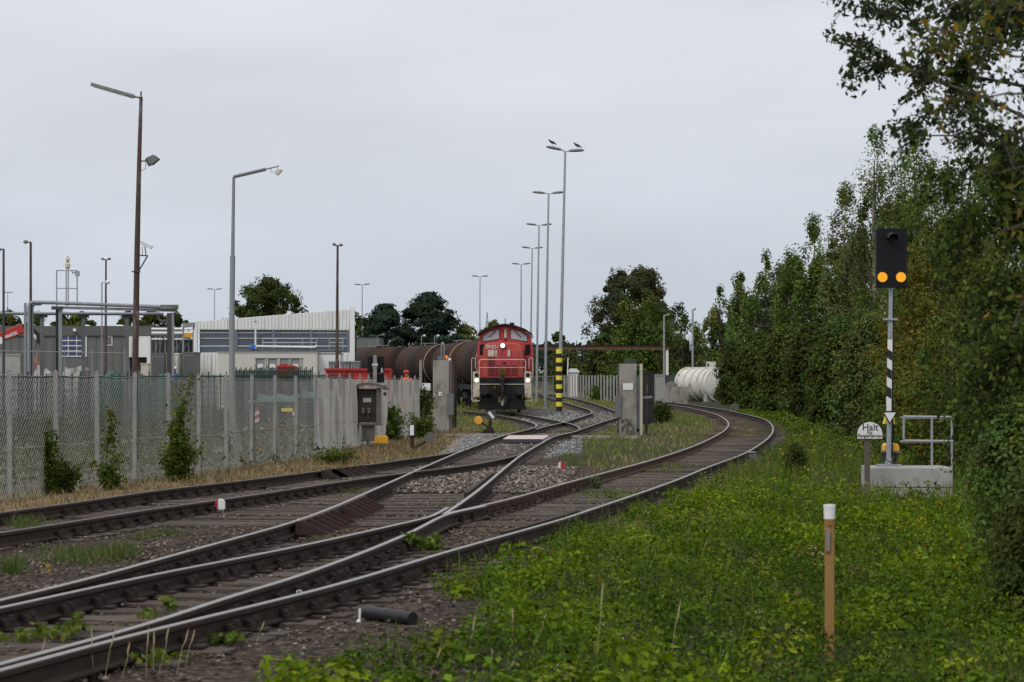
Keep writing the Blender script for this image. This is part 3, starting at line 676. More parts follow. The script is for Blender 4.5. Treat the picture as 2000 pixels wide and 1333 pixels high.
street_lamp('brown floodlight pole with twin heads behind the pipe bridge', 206, 140, 508, arm_len=.29, head_l=.24, r=.09, material='rustpole', lean=.03, tilt=(.06, .06), group='yard floodlight poles')
def arm_lamp(label, x, d, top_y, dx, dz, r, material, name='yard_lamp', head=(.5, .09), lean=0.0, white=False, group='single-armed lamps'):
    X = X_at(x, d); z0 = ground(X, d); H = Z_at(top_y, d)-z0
    t = thing(name, label, 'lamp post', (X, d, z0), 0, group)
    mb = MB(); mb.tube([(0, 0, 0), (lean, 0, H)], [r, r*.7], 8); mb.build('pole', M[material], t, 40)
    hd = MB(); a = Vector((lean, 0, H)); s = 1 if dx > 0 else -1
    hd.tube([a+Vector((-s*.03, 0, 0)), a+Vector((dx*.45, 0, dz*.5))], r*.45, 6); hd.build('arm', M[material], t)
    h2 = MB(); a2 = a+Vector((dx*.4, 0, dz*.45)); b2 = a+Vector((dx, 0, dz))
    h2.tube([a2, a2.lerp(b2, .2), a2.lerp(b2, .7), b2], [head[1]*.4, head[1], head[1], head[1]*.4], 8); h2.build('lamp_head', M['white' if white else 'lampgrey'], t, 50)
    return t
arm_lamp('thin lamp pole with drooping head at the far left edge', 7, 105, 487, -.3, -.03, .07, 'darkgrey')
arm_lamp('thin lamp pole with short head left of the pipe bridge', 60, 112, 474, -.35, .04, .08, 'rustpole')
arm_lamp('low lamp with white rounded head beside the brown floodlight pole', 199, 125, 553, .45, .06, .045, 'galvd', white=True, head=(.4, .1))
arm_lamp('small white-headed lamp left of the two above the tank wagons', 823, 230, 657, .42, .06, .05, 'galv', white=True, head=(.4, .11))
arm_lamp('small white-headed lamp right of the two above the tank wagons', 849, 230, 657, .48, .05, .05, 'galv', white=True, head=(.4, .11))
arm_lamp('small lamp with long flat head beside the small grey building', 737, 215, 656, .75, .1, .045, 'galvd')
arm_lamp('pale lamp post with short head behind the right gate pillar', 1297, 150, 617, .38, .06, .07, 'galv')
arm_lamp('pale lamp post standing behind the white tank', 1353, 205, 605, .28, .05, .11, 'galv')

def local(x, y, d, o): return P(x, y, d)-Vector(o)
# tall rusty pole with luminaire, floodlight and camera
d = 96; X = X_at(263, d); o_ = Vector((X, d, ground(X, d)))
t = thing('rusty_camera_pole', 'tall leaning rusty pole with long lamp, floodlight and white camera', 'pole', o_)
mb = MB(); mb.tube([(0, 0, 0), local(264.5, 690, d, o_), local(268, 480, d, o_), local(272, 310, d, o_), local(275.5, 190, d, o_)], [.13, .13, .115, .09, .07], 10); mb.cyl(local(275.5, 192, d, o_), local(275.5, 179, d, o_), .035, .03, 8); mb.build('pole', M['rustpole'], t, 40)
mb = MB(); mb.tube([local(275.5, 192, d, o_), local(262, 189, d, o_)], .035, 6); mb.build('arm', M['rust'], t)
mb = MB(); a = local(263, 190, d, o_); b_ = local(178, 165.5, d, o_); q = (b_-a).normalized()
rot = Matrix.Rotation(-math.atan2(q.z, -q.x)*-1, 3, 'Y'); L = (b_-a).length
mb.beam(a, b_, .22, .11); mb.beam(a+Vector((0, 0, .07)), b_+Vector((0, 0, .06)), .15, .05); lh = mb.build('lamp_head', M['lampgrey'], t, bevel=.02)
mb = MB(); mb.beam(a+q*.1+Vector((0, 0, -.065)), b_-q*.12+Vector((0, 0, -.065)), .17, .035); mb.build('diffuser', M['cream'], lh)
mb = MB(); mb.tube([local(272, 315, d, o_), local(288, 315, d, o_)], .03, 6); mb.build('floodlight_arm', M['darkgrey'], t)
mb = MB(); c = local(295, 314, d, o_); rm = Matrix.Rotation(R(-28), 3, 'Y') @ Matrix.Rotation(R(25), 3, 'Z'); mb.box(c, (.34, .3, .34), rm); mb.prism([(c.x+.05, c.z-.2), (c.x+.36, c.z+.06), (c.x+.2, c.z+.2), (c.x-.05, c.z+.16)], 'y', -.2, .2); mb.build('floodlight', M['grey'], t, bevel=.02)
mb = MB(); mb.tube([local(285, 318, d, o_), local(284, 330, d, o_), local(276, 334, d, o_)], .012, 5); mb.build('cable', M['black'], t)
mb = MB(); mb.beam(local(262, 499, d, o_), local(289, 500, d, o_), .06, .05); mb.beam(local(288, 501, d, o_), local(270, 531, d, o_), .05, .05); mb.box(local(266, 531, d, o_), (.32, .3, .05)); mb.tube([local(285, 499, d, o_), local(283, 480, d, o_)], .022, 6); mb.tube([local(278, 499, d, o_), local(278, 482, d, o_)], .014, 6); mb.build('camera_bracket', M['darkgrey'], t)
mb = MB(); mb.beam(local(274.5, 473.5, d, o_), local(297, 484.5, d, o_), .17, .13); mb.beam(local(274, 470.5, d, o_), local(299.5, 482.5, d, o_), .2, .035); mb.build('camera', M['white'], t, bevel=.02)
# near grey lamp post with sloping arm
d = 71; X = X_at(453, d); o_ = Vector((X, d, ground(X, d)))
t = thing('grey_lamp_post', 'grey lamp post with sloping arm and small hanging floodlight above the left fence', 'lamp post', o_)
mb = MB(); mb.tube([(0, 0, 0), local(453, 620, d, o_)], [.1, .09], 10); mb.tube([local(453, 620, d, o_), local(454.5, 500, d, o_)], [.083, .08], 10); mb.tube([local(454.5, 500, d, o_), local(456.5, 346, d, o_)], [.058, .045], 10); mb.build('pole', M['galvd'], t, 40)
mb = MB(); mb.tube([local(456, 346, d, o_), local(519, 331, d, o_)], [.05, .052], 8); mb.tube([local(519, 331, d, o_), local(545, 325, d, o_)], [.022, .018], 6); mb.build('arm', M['grey'], t, 40)
mb = MB(); c = local(543, 336, d, o_); mb.box(c, (.13, .18, .13), Matrix.Rotation(R(-35), 3, 'Y')); mb.prism([(c.x-.09, c.z-.07), (c.x+.0, c.z-.11), (c.x+.14, c.z+.05), (c.x+.06, c.z+.08)], 'y', -.11, .11); mb.tube([local(541, 326, d, o_), c], .012, 5); mb.build('floodlight', M['cream'], t, bevel=.01)
mb = MB(); mb.tube([local(530, 329, d, o_), local(529, 336, d, o_), local(537, 337, d, o_)], .008, 5); mb.build('cable', M['black'], t)

# birds on the first lamp
def bird(label, p, face):
    t = thing('bird', label, 'bird', p, 0 if face > 0 else math.pi, 'birds on the lamp')
    mb = MB(); s = 1.15; pt = [(-.19, 0, .03), (-.12, 0, .07), (-.04, 0, .115), (.05, 0, .15), (.1, 0, .185), (.135, 0, .225), (.155, 0, .245), (.185, 0, .24)]
    mb.tube([Vector(q)*s for q in pt], [.012, .03, .062, .066, .045, .03, .033, .006], 8); mb.build('body', M['bird'], t, 60)
    lg = MB()
    for sy in (-.02, .02): lg.tube([(0, sy, .12), (.01, sy, 0)], .008, 5)
    lg.build('legs', M['bird'], t); return t
bird('dark bird perched on the left arm of the tallest lamp', P(1079, 284.5, 115), -1)
bird('dark bird perched on the right arm of the tallest lamp', P(1128, 290.5, 115), -1)

# ------------------------------------------------------------------ shunting signal and its things (right)
d = 42; o_ = Vector((X_at(1736, d), d, ground(X_at(1736, d), d))); zb = Z_at(912, d)
x0, x1 = X_at(1699, d-.4), X_at(1860, d-.4)
t = thing('signal_foundation', 'low grey concrete foundation block under the shunting signal', 'foundation', ((x0+x1)/2, d, o_.z-.1))
h0 = zb-(o_.z-.1)
for k, (za, zc) in enumerate(((0, h0-.36), (h0-.35, h0))):
    mb = MB(); mb.box((0, .1, (za+zc)/2), (x1-x0, 1.1, zc-za)); mb.build('concrete_course', M['concgrey'], t, bevel=.012)
zt = zb
t = thing('shunting_signal', 'shunting signal with black board, two yellow lights and striped mast', 'signal', (o_.x, d, zt))
lo = Vector((o_.x, d, zt))
def SL(x, y, dd=0): return P(x, y, d)-lo+Vector((0, dd, 0))
mb = MB(); mb.tube([SL(1735.5, 906), SL(1736.5, 820), SL(1739, 630)], .043, 10); mb.build('lower_mast', M['galv'], t, 40)
mb = MB(); mb.tube([SL(1739, 632), SL(1740, 560)], .036, 10); mb.box(SL(1739, 624), (.24, .16, .035)); mb.box(SL(1737.5, 652, -.05), (.03, .03, .14)); mb.build('upper_mast', M['galv'], t, 40)
mb = MB(); mb.tube([SL(1746, 565, .03), SL(1745, 640, .03), SL(1744, 800, .03), SL(1743, 900, .03)], .014, 6); mb.build('cable', M['black'], t)
for i, (ya, yb_) in enumerate(((664, 688), (681, 704), (700, 724), (718, 742), (736, 760), (755, 779), (774, 803))):
    mb = MB(); c = SL(1736.5+ (700-(ya+yb_)/2)*.02, (ya+yb_)/2, -.06); wv = .085; sl_ = .055
    za = SL(0, yb_).z; zc = SL(0, ya).z
    top = zc if i == 0 else zc; 
    mb.prism([(c.x-wv/2, za+ (sl_ if i < 6 else 0)), (c.x+wv/2, za), (c.x+wv/2, zc-(sl_ if i else 0)), (c.x-wv/2, zc)], 'y', c.y-.012+(.003 if i % 2 else 0), c.y)
    mb.build('mast_stripe', M['black' if i % 2 else 'white'], t)
mb = MB(); a = SL(1709, 563, -.06); b_ = SL(1769, 447, -.06); rr_ = .025
mb.prism([(a.x, a.z+rr_), (a.x+rr_, a.z), (b_.x-rr_, a.z), (b_.x, a.z+rr_), (b_.x, b_.z-rr_), (b_.x-rr_, b_.z), (a.x+rr_, b_.z), (a.x, b_.z-rr_)], 'y', a.y-.09, a.y)
bd = mb.build('signal_board', M['blackgl'], t, bevel=.006)
for xx in (1721, 1757):
    mb = MB(); c = SL(xx, 542.5, -.152); mb.cyl(c, c+Vector((0, -.012, 0)), .089, .086, 28); ln_ = mb.build('signal_light', M['siglens'], t, 40)
mb = MB(); c = SL(1738, 464, -.15)
V = []; n_ = 14
for k in range(n_):
    an = math.pi*(-.12+1.24*k/(n_-1)); V += [c+Vector((.105*math.cos(an), 0, .085*math.sin(an))), c+Vector((.105*math.cos(an)*.9+.02, -.2, .085*math.sin(an)*.85-.02))]
mb.add(V, [(2*k, 2*k+2, 2*k+3, 2*k+1) for k in range(n_-1)])
hd_ = mb.build('lamp_hood', M['black'], t, 60); sm = hd_.modifiers.new('thick', 'SOLIDIFY'); sm.thickness = .008
mb = MB(); mb.cyl(c+Vector((0, 0, -.01)), c+Vector((0, -.02, -.01)), .075, .07, 20); mb.build('dark_lens', M['blackgl'], t)
mb = MB(); A, B_, C_ = SL(1720.5, 803, -.1), SL(1751.5, 803, -.1), SL(1736, 829.5, -.1); mb.prism([(A.x, A.z), (C_.x, C_.z), (B_.x, B_.z)], 'y', A.y-.01, A.y); mb.build('triangle_border', M['black'], t)
mb = MB(); A, B_, C_ = SL(1725, 806, -.113), SL(1747.5, 806, -.113), SL(1736, 825, -.113); mb.prism([(A.x, A.z), (C_.x, C_.z), (B_.x, B_.z)], 'y', A.y-.006, A.y); mb.build('triangle_plate', M['white'], t)
mb = MB(); A = SL(1726, 829, .06); B_ = SL(1750, 812, .06); mb.prism([(A.x, A.z), (B_.x, A.z), (B_.x-.02, B_.z), (A.x+.05, B_.z)], 'y', A.y, A.y+.12); mb.build('yellow_box', M['yellowbr'], t, bevel=.01)
mb = MB(); c = SL(1736, 897)
for sx in (-1, 1): mb.prism([(c.x, c.z-.09), (c.x+sx*.075, c.z-.09), (c.x+sx*.03, c.z+.06), (c.x, c.z+.1)], 'y', -.012, .012)
mb.prism([(-.075, c.z-.09), (.075, c.z-.09), (.03, c.z+.08), (-.03, c.z+.08)], 'x', c.x-.012, c.x+.012); mb.box((c.x, 0, .02), (.4, .34, .045)); mb.build('foot', M['galv'], t)
mb = MB()
for s in (-1, 1, .5): mb.tube([SL(1720-6*s, 902, -.1), SL(1722, 893, -.16), SL(1732, 900, -.18), SL(1745+4*s, 905, -.2)], .008, 5)
mb.build('ground_wires', M['black'], t)
# yellow-lidded box behind the mast
def yellow_box(label, x, d, y_top, y_bot, wpx, z0=None):
    X = X_at(x, d); t = thing('yellow_lidded_box', label, 'equipment box', (X, d, ground(X, d) if z0 is None else z0)); b0 = t.location.z; s = FPX/d; w_ = wpx/s
    zt = Z_at(y_top, d)-b0; hl = .46*w_
    mb = MB(); mb.prism([(-w_*.5, zt-hl), (w_*.5, zt-hl), (w_*.46, zt-.03), (w_*.36, zt), (-w_*.36, zt), (-w_*.46, zt-.03)], 'y', -.16, .16); mb.build('lid', M['yellow'], t, bevel=.012)
    mb = MB(); mb.box((0, 0, zt-hl-.012), (w_*1.02, .36, .03)); mb.build('rim', M['grey'], t)
    mb = MB(); 
    for sx in (-.36, .36): mb.box((w_*sx, -.08, (zt-hl)/2-.01), (.035, .035, zt-hl-.03)); mb.box((w_*sx, .1, (zt-hl)/2-.01), (.035, .035, zt-hl-.03))
    mb.build('legs', M['darkgrey'], t)
    mb = MB()
    for k in range(4): mb.tube([(w_*(-.2+.14*k), 0, zt-hl-.02), (w_*(-.22+.16*k), -.05, (zt-hl)*.5), (w_*(-.2+.12*k), 0, 0)], .016, 5)
    mb.build('cables', M['black'], t); return t
yellow_box('yellow-lidded cable box on the concrete base behind the signal mast', 1739, 42.25, 866.5, 905, 31, zt)
yellow_box('yellow-lidded cable box on legs below the weathered cabinet', 743, 68.5, 852, 880, 31)
# railing on the base
lo = Vector((X_at(1818, 42), 42, zt)); t = thing('tube_railing', 'galvanised tube railing on the concrete base right of the signal', 'railing', lo)
def RL(x, y, dd=0): return P(x, y, 42)-lo+Vector((0, dd, 0))
def bars(name, L, r=.02): 
    mb = MB()
    for a, b_ in L: mb.tube([a, b_], r, 8)
    return mb.build(name, M['galv'], t, 40)
for xx, yb_ in ((1820, 912), (1859, 913)): bars('post', [(RL(xx, yb_), RL(xx, 815))])
bars('post', [(RL(1765, 858), RL(1765, 815))])
for yy in (815, 862):
    bars('bar', [(RL(1764, yy-1), RL(1861, yy))]); bars('bar', [(RL(1768, yy+3, .5), RL(1855, yy+3, .5))]); bars('end_bar', [(RL(1764, yy), RL(1768, yy+3, .5)), (RL(1861, yy), RL(1855, yy+3, .5))])
# halt board
d = 41; xb = X_at(1694, d); o_ = Vector((xb, d, ground(xb, d))); t = thing('halt_board', 'half-round white board reading Halt für Rangierfahrten on a wooden post', 'sign', o_)
mb = MB(); mb.prism([(-.045, -.045), (.045, -.045), (.045, .045), (-.045, .045)], 'z', -.1, Z_at(856, d)-o_.z); mb.build('post', M['woodpost'], t)
zl, zr = Z_at(857, d)-o_.z, Z_at(824.5, d)-o_.z; xl, xr = X_at(1673.5, d)-xb, X_at(1722, d)-xb
poly = [(xl, zl), (xr, zl), (xr, zl+(zr-zl)*.28)]
for k in range(1, 15): an = math.pi*k/15; poly.append(((xl+xr)/2+(xr-xl)/2*math.cos(an), zl+(zr-zl)*.28+(zr-zl)*.72*math.sin(an)))
poly.append((xl, zl+(zr-zl)*.28))
mb = MB(); mb.prism(poly, 'y', -.075, -.06); mb.build('board', M['white'], t)
xm = (xl+xr)/2
text('lettering', 'Halt', .165, M['black'], t, (xm+.005, -.079, zl+.195)); text('lettering', 'für', .085, M['black'], t, (xm, -.079, zl+.108)); text('lettering', 'Rangierfahrten', .088, M['black'], t, (xm, -.079, zl+.05), xs=.8)

# tan marker post in the foreground
d = 16.6; xb = X_at(1620, d); z0 = ground(xb, d); t = thing('marker_post', 'slim tan plastic marker post with white cap in the foreground weeds', 'marker post', (xb, d, z0))
zc = Z_at(1022, d)-z0; zt_ = Z_at(986, d)-z0; r_ = .031
mb = MB(); mb.prism([(-r_, -r_*.8), (r_, -r_*.8), (r_, r_*.8), (-r_, r_*.8)], 'z', -.1, zc); mb.build('shaft', M['tan'], t, bevel=.006)
mb = MB(); mb.cyl((0, 0, zc-.015), (0, 0, zc+.03), .036, .039, 18); mb.build('collar', M['tan'], t, 40)
mb = MB(); mb.cyl((0, 0, zc+.03), (0, 0, zt_-.02), .0395, .0405, 20); mb.cyl((0, 0, zt_-.02), (0, 0, zt_), .043, .043, 20); mb.build('cap', M['white'], t, 40)
mb = MB(); mb.box((-.02, -.034, zc-.12), (.03, .014, .17)); mb.build('reflector_frame', M['tan'], t, bevel=.004)
mb = MB(); mb.box((-.014, -.043, zc-.12), (.024, .006, .145)); mb.build('reflector', M['galvd'], t, bevel=.002)

# small fouling markers
def fouling(label, x, y, hpx, flip):
    p = G(x, y); s = FPX/p.y; h = hpx/s; t = thing('fouling_point_marker', label, 'track marker', p, 0, 'red and white fouling markers'); w_ = .6*h
    a, b_ = ('red', 'white') if flip else ('white', 'red')
    for k, (m_, u0, u1) in enumerate(((a, -w_/2, -w_/2+.32*w_), (b_, -w_/2+.32*w_+.001, w_/2))):
        mb = MB(); poly = [(u0, h*.35), (u1, h*.35)]
        N = 6
        for i in range(N+1):
            u = u1+(u0-u1)*i/N; poly.append((u, h*.8+h*.2*math.sqrt(max(0, 1-(u/(w_/2))**2))))
        mb.prism(poly, 'y', -w_*.35, w_*.35); mb.build('head_half', M[m_], t)
    mb = MB(); mb.box((0, 0, h*.15), (w_*.75, w_*.5, h*.4)); mb.build('foot', M['concpost'], t)
fouling('red-faced fouling marker between the middle and right tracks', 1097, 922, 20, False)
fouling('white and red fouling marker between the left and middle tracks', 430, 1006, 31, True)

# rail-side detector, pipe, hose, peg
p = G(1468, 899); t = thing('axle_counter', 'grey rail-side counter head clamped to the outer rail of the right track', 'rail sensor', p); 
mb = MB(); mb.prism([(-.13, 0), (.15, 0), (.1, .17), (-.1, .17)], 'y', -.1, .1); mb.build('housing', M['grey'], t, bevel=.015)
mb = MB(); mb.box((-.01, -.02, .185), (.22, .2, .03)); mb.build('lid', M['concpost'], t, bevel=.01)
mb = MB(); mb.cyl((.09, -.11, .03), (.15, -.12, .03), .02, .02, 8); mb.build('plug', M['yellowbr'], t)
mb = MB(); mb.tube([(.14, 0, .05), (.4, -.1, .02), (.9, 0, 0), (1.6, .2, -.03), (2.6, .3, -.05)], .02, 6); mb.build('cable', M['black'], t)
a = G(716, 1212); b_ = G(812, 1222); dv = (b_-a); a.z += .055; b_.z += .045
t = thing('black_pipe', 'short thick black plastic pipe lying beside the near rail', 'pipe', a)
mb = MB(); e_ = (b_-a).normalized(); mb.tube([(0, 0, 0), e_*.02, e_*.5], [.048, .052, .05], 20); mb.build('pipe_body', M['blackpipe'], t, 40)
mb = MB(); mb.tube([e_*-.05+Vector((0, 0, -.02)), e_*.03+Vector((0, 0, -.02))], .02, 10); mb.build('end_plug', M['black'], t, 40)
p = G(702, 1216); t = thing('white_peg', 'thin white peg sticking up beside the black pipe', 'peg', p)
mb = MB(); mb.tube([(0, 0, -.02), (.004, 0, .1)], [.008, .009], 8); mb.build('stem', M['white'], t); mb = MB(); mb.sph((-.005, 0, .005), .018, 8, 6); mb.build('knob', M['white'], t, 60)
p = G(592, 1190); t = thing('black_hose', 'bent black hose with bright clamp coming from under the near rail', 'hose', p)
mb = MB(); mb.tube([(-.035, .05, .12), (-.03, 0, .1), (.0, -.05, .05), (.05, -.09, .01), (.1, -.1, -.01)], .019, 10); mb.build('hose_body', M['blackpipe'], t, 60)
mb = MB(); mb.tube([(-.035, .05, .115), (-.034, .04, .13)], .024, 12); mb.build('clamp', M['galv'], t)

# ------------------------------------------------------------------ weathered cabinet, signal seen from behind, lantern
d = 66; xb = X_at(718, d); z0 = ground(xb, d); t = thing('line_side_cabinet', 'weathered brown cabinet with curved roof on a concrete post by the fence', 'cabinet', (xb, d, z0)); lo = t.location.copy()
def CL(x, y, dd=0): return P(x, y, d)-lo+Vector((0, dd, 0))
a, b_ = CL(693, 828), CL(743, 758)
mb = MB(); mb.box(((a.x+b_.x)/2, .16, (a.z+b_.z)/2), (b_.x-a.x-.1, .3, b_.z-a.z-.06)); mb.build('door_panel', M['cabinet'], t)
for nm, (xx0, xx1, zz0, zz1) in {'l': (a.x, a.x+.055, a.z, b_.z), 'r': (b_.x-.11, b_.x, a.z, b_.z)}.items():
    mb = MB(); mb.box(((xx0+xx1)/2, .12, (zz0+zz1)/2), (xx1-xx0, .42, zz1-zz0)); mb.build('side_board', M['cabinetgrey'], t)
mb = MB(); mb.box(((a.x+b_.x)/2-.01, .1, a.z-.02), (b_.x-a.x+.1, .46, .05)); mb.build('bottom_board', M['cabinetgrey'], t)
poly = []; x0_, x1_ = CL(681.5, 0).x, CL(758, 0).x; zz = CL(0, 760).z
for k in range(9): u = k/8; poly.append((x0_+(x1_-x0_)*u, zz+.16*math.sin(math.pi*u)**.8+.02))
poly += [(x1_, zz-.03)]+[(x1_+(x0_-x1_)*k/8, zz-.02+.12*math.sin(math.pi*k/8)) for k in range(1, 8)]+[(x0_, zz-.03)]
mb = MB(); mb.prism(poly, 'y', -.22, .42); mb.build('roof', M['woodpost'], t)
c = CL(717, 782); mb = MB(); mb.box((c.x, -.0, c.z), (.23, .012, .12)); mb.build('notice', M['paper'], t)
for xx in (710, 721):
    c = CL(xx, 802.5); mb = MB(); mb.box((c.x, -.03, c.z), (.09, .08, .15)); mb.cyl((c.x, -.07, c.z+.02), (c.x, -.085, c.z+.02), .03, .03, 10); mb.build('lock', M['cabinetgrey'], t, bevel=.008)
mb = MB(); c = CL(719, 814); mb.box((c.x, -.02, c.z), (.04, .04, .12)); mb.build('handle', M['darkgrey'], t)
mb = MB(); c0, c1 = CL(706, 862), CL(731, 829); mb.box(((c0.x+c1.x)/2, .12, (c0.z+c1.z)/2), (c1.x-c0.x, .3, c1.z-c0.z)); mb.build('cable_trunk', M['cabinetgrey'], t)
mb = MB(); c0 = CL(718, 862); mb.box((c0.x, .12, c0.z/2), (.08, .1, c0.z)); mb.build('post', M['concpost'], t)
mb = MB(); mb.tube([CL(714, 840, -.1), CL(711, 860, -.12), CL(704, 880, -.1)], .014, 6); mb.build('cable', M['black'], t)
mb = MB(); mb.sph(CL(751.5, 757), .07, 8, 6); mb.sph(CL(752, 770), .05, 8, 6); mb.build('bell', M['darkgrey'], t, 60)
d = 70; xb = X_at(732.5, d); z0 = ground(xb, d); t = thing('signal_from_behind', 'black signal board seen from behind on a concrete mast above the cabinet', 'signal', (xb, d, z0)); lo = t.location.copy()
mb = MB(); mb.prism([(-.055, -.05), (.055, -.05), (.055, .05), (-.055, .05)], 'z', 0, CL(0, 697).z); mb.sph((0, 0, CL(0, 697).z), .055, 8, 6, (1, 1, .8)); mb.build('mast', M['concpost'], t)
a, b_ = CL(717.5, 748), CL(750.5, 697); mb = MB(); mb.box(((a.x+b_.x)/2, .1, (a.z+b_.z)/2), (b_.x-a.x, .06, b_.z-a.z)); bd = mb.build('board', M['blackgl'], t)
mb = MB(); mb.box(((a.x+b_.x)/2, .062, CL(0, 730).z), (b_.x-a.x+.004, .012, .018)); mb.build('red_strip', M['red'], t)
mb = MB(); mb.tube([CL(746, 728, .05), CL(745.5, 719, .05)], [.045, .02], 8); mb.build('lamp_back', M['galv'], t)
mb = MB(); mb.tube([CL(727, 714, 0), CL(738, 714, 0)], .066, 8); mb.build('clamp', M['galv'], t)
d = 68.5; p = G(805, 880); xb, d = p.x, p.y; t = thing('points_lantern', 'black points lantern with white panel on a short post beside the left points', 'points lantern', p); lo = p.copy()
mb = MB(); mb.tube([(0, 0, 0), CL(805, 853)], [.06, .05], 8); mb.box((0, 0, .03), (.3, .3, .06)); mb.build('post', M['iron'], t)
mb = MB(); a, b_ = CL(799, 853), CL(812, 828); mb.box(((a.x+b_.x)/2, 0, (a.z+b_.z)/2), (b_.x-a.x, .17, b_.z-a.z)); mb.build('lantern_box', M['black'], t, bevel=.01)
mb = MB(); a, b_ = CL(801, 850.5), CL(809, 830.5); mb.box(((a.x+b_.x)/2-.005, -.09, (a.z+b_.z)/2), (b_.x-a.x, .01, b_.z-a.z)); mb.build('white_panel', M['white'], t)
mb = MB(); mb.tube([CL(808, 876), CL(826, 866, -.1), CL(838, 857, -.15)], .03, 8); mb.build('lever', M['iron'], t)
c = CL(840, 855, -.15); mb = MB(); mb.cyl(c+Vector((0, -.07, 0)), c+Vector((0, .07, 0)), .15, .15, 18); mb.build('counterweight', M['cabinetgrey'], t, 40)
p = G(956, 846); xb, d = p.x, p.y; t = thing('points_lever', 'points lever with round yellow counterweight and tilted lantern beside the middle track', 'points lever', p); lo = p.copy()
mb = MB(); mb.prism([(-.3, 0), (.22, 0), (.12, .2), (-.08, .2)], 'y', -.12, .12); mb.tube([(0, 0, .1), CL(958, 821)], [.07, .05], 8); mb.tube([(-.3, -.1, .03), (-.5, -.12, .06), (-.52, -.12, 0)], .012, 5); mb.build('base', M['iron'], t)
mb = MB(); mb.tube([CL(955, 835), CL(940, 826, -.1)], .03, 8); mb.build('lever', M['iron'], t)
c = CL(934.5, 821.5, -.12); mb = MB(); mb.cyl(c+Vector((0, -.07, 0)), c+Vector((0, .07, 0)), .15, .15, 24); mb.build('counterweight', M['yellow'], t, 40, bevel=.02)
c = CL(959.5, 811); mb = MB(); mb.box(c, (.33, .2, .33)); mb.build('lantern_box', M['darkgrey'], t, bevel=.01)
mb = MB(); mb.box(c+Vector((0, -.105, 0)), (.1, .01, .28), Matrix.Rotation(R(-40), 3, 'Y')); mb.build('white_panel', M['white'], t)

# ------------------------------------------------------------------ gate pillars, sill and plate
d = 86; xb = X_at(868, d); z0 = ground(xb, d); t = thing('gate_pillar', 'stained concrete gate pillar with orange beacon left of the locomotive', 'gate pillar', (xb, d, z0), 0, 'gate pillars'); lo = t.location.copy()
a, b_ = CL(845.5, 846), CL(877, 704); mb = MB(); mb.box(((a.x+b_.x)/2, .25, (a.z+b_.z)/2-.05), (b_.x-a.x, .5, b_.z-a.z+.1)); mb.build('concrete_slab', M['conc'], t, bevel=.012)
for xx0, xx1, yt, yb_, mm_ in ((877.5, 882, 705, 838, 'galvd'), (882.5, 887, 706, 836, 'rust'), (887.5, 891.5, 704, 836, 'black')):
    a, b_ = CL(xx0, yb_), CL(xx1, yt); mb = MB(); mb.box(((a.x+b_.x)/2, .3, (a.z+b_.z)/2), (b_.x-a.x, .14, b_.z-a.z)); mb.build('guide_post', M[mm_], t)
a, b_ = CL(873.5, 811), CL(886, 769); mb = MB(); mb.box(((a.x+b_.x)/2, -.06, (a.z+b_.z)/2), (b_.x-a.x, .1, b_.z-a.z)); mb.build('side_panel', M['grey'], t)
a, b_ = CL(854, 703), CL(868, 696); mb = MB(); mb.box(((a.x+b_.x)/2, .2, (a.z+b_.z)/2), (b_.x-a.x, .3, b_.z-a.z)); mb.build('top_box', M['grey'], t)
c = CL(871.5, 703, .2); mb = MB(); mb.tube([c, c+Vector((0, 0, .05)), c+Vector((0, 0, .13)), c+Vector((0, 0, .16))], [.06, .065, .055, .02], 12); mb.build('beacon', M['orange'], t, 60)
a, b_ = CL(861.5, 697), CL(867, 671); mb = MB()
for xx in (a.x, b_.x): mb.box((xx, .2, (a.z+b_.z)/2), (.025, .03, b_.z-a.z))
mb.box(((a.x+b_.x)/2, .2, b_.z), (b_.x-a.x, .03, .1)); mb.build('antenna_frame', M['galv'], t)
c = CL(860, 770); mb = MB(); mb.box((c.x, -.015, c.z), (.12, .03, .14)); mb.build('call_box', M['white'], t, bevel=.006); mb = MB(); mb.box((c.x, -.034, c.z), (.02, .008, .06)); mb.build('button', M['black'], t)
c = CL(877, 703); mb = MB(); mb.box((c.x+.02, .1, c.z+.02), (.1, .1, .08)); mb.build('white_lamp', M['white'], t)
d = 85.5; xb = X_at(833, d); z0 = ground(xb, d); t = thing('blank_white_sign', 'small blank white sign plate left of the gate pillar', 'sign', (xb, d, z0)); lo = t.location.copy()
mb = MB(); a, b_ = CL(825, 763), CL(841, 749); mb.box(((a.x+b_.x)/2, -.03, (a.z+b_.z)/2), (b_.x-a.x, .015, b_.z-a.z)); mb.build('plate', M['white'], t, bevel=.006)
mb = MB(); mb.cyl((0, 0, 0), (0, 0, CL(0, 752).z), .025, .025, 8); mb.build('post', M['galvd'], t)
d = 82; xb = X_at(1228, d); z0 = ground(xb, d); t = thing('gate_pillar', 'broad stained concrete gate pillar with white plate and numbered stone', 'gate pillar', (xb, d, z0), 0, 'gate pillars'); lo = t.location.copy()
a, b_ = CL(1209, 852), CL(1243.5, 711); mb = MB(); mb.box(((a.x+b_.x)/2, .25, (a.z+b_.z)/2-.05), (b_.x-a.x, .5, b_.z-a.z+.1)); mb.build('concrete_slab', M['conc'], t, bevel=.012)
a, b_ = CL(1223, 711), CL(1242, 702); mb = MB(); mb.box(((a.x+b_.x)/2, .22, (a.z+b_.z)/2), (b_.x-a.x, .3, b_.z-a.z)); mb.build('top_box', M['darkgrey'], t, bevel=.01)
a, b_ = CL(1216.5, 762), CL(1236.5, 749); mb = MB(); mb.box(((a.x+b_.x)/2, -.012, (a.z+b_.z)/2), (b_.x-a.x, .012, b_.z-a.z)); mb.build('white_plate', M['white'], t, bevel=.004)
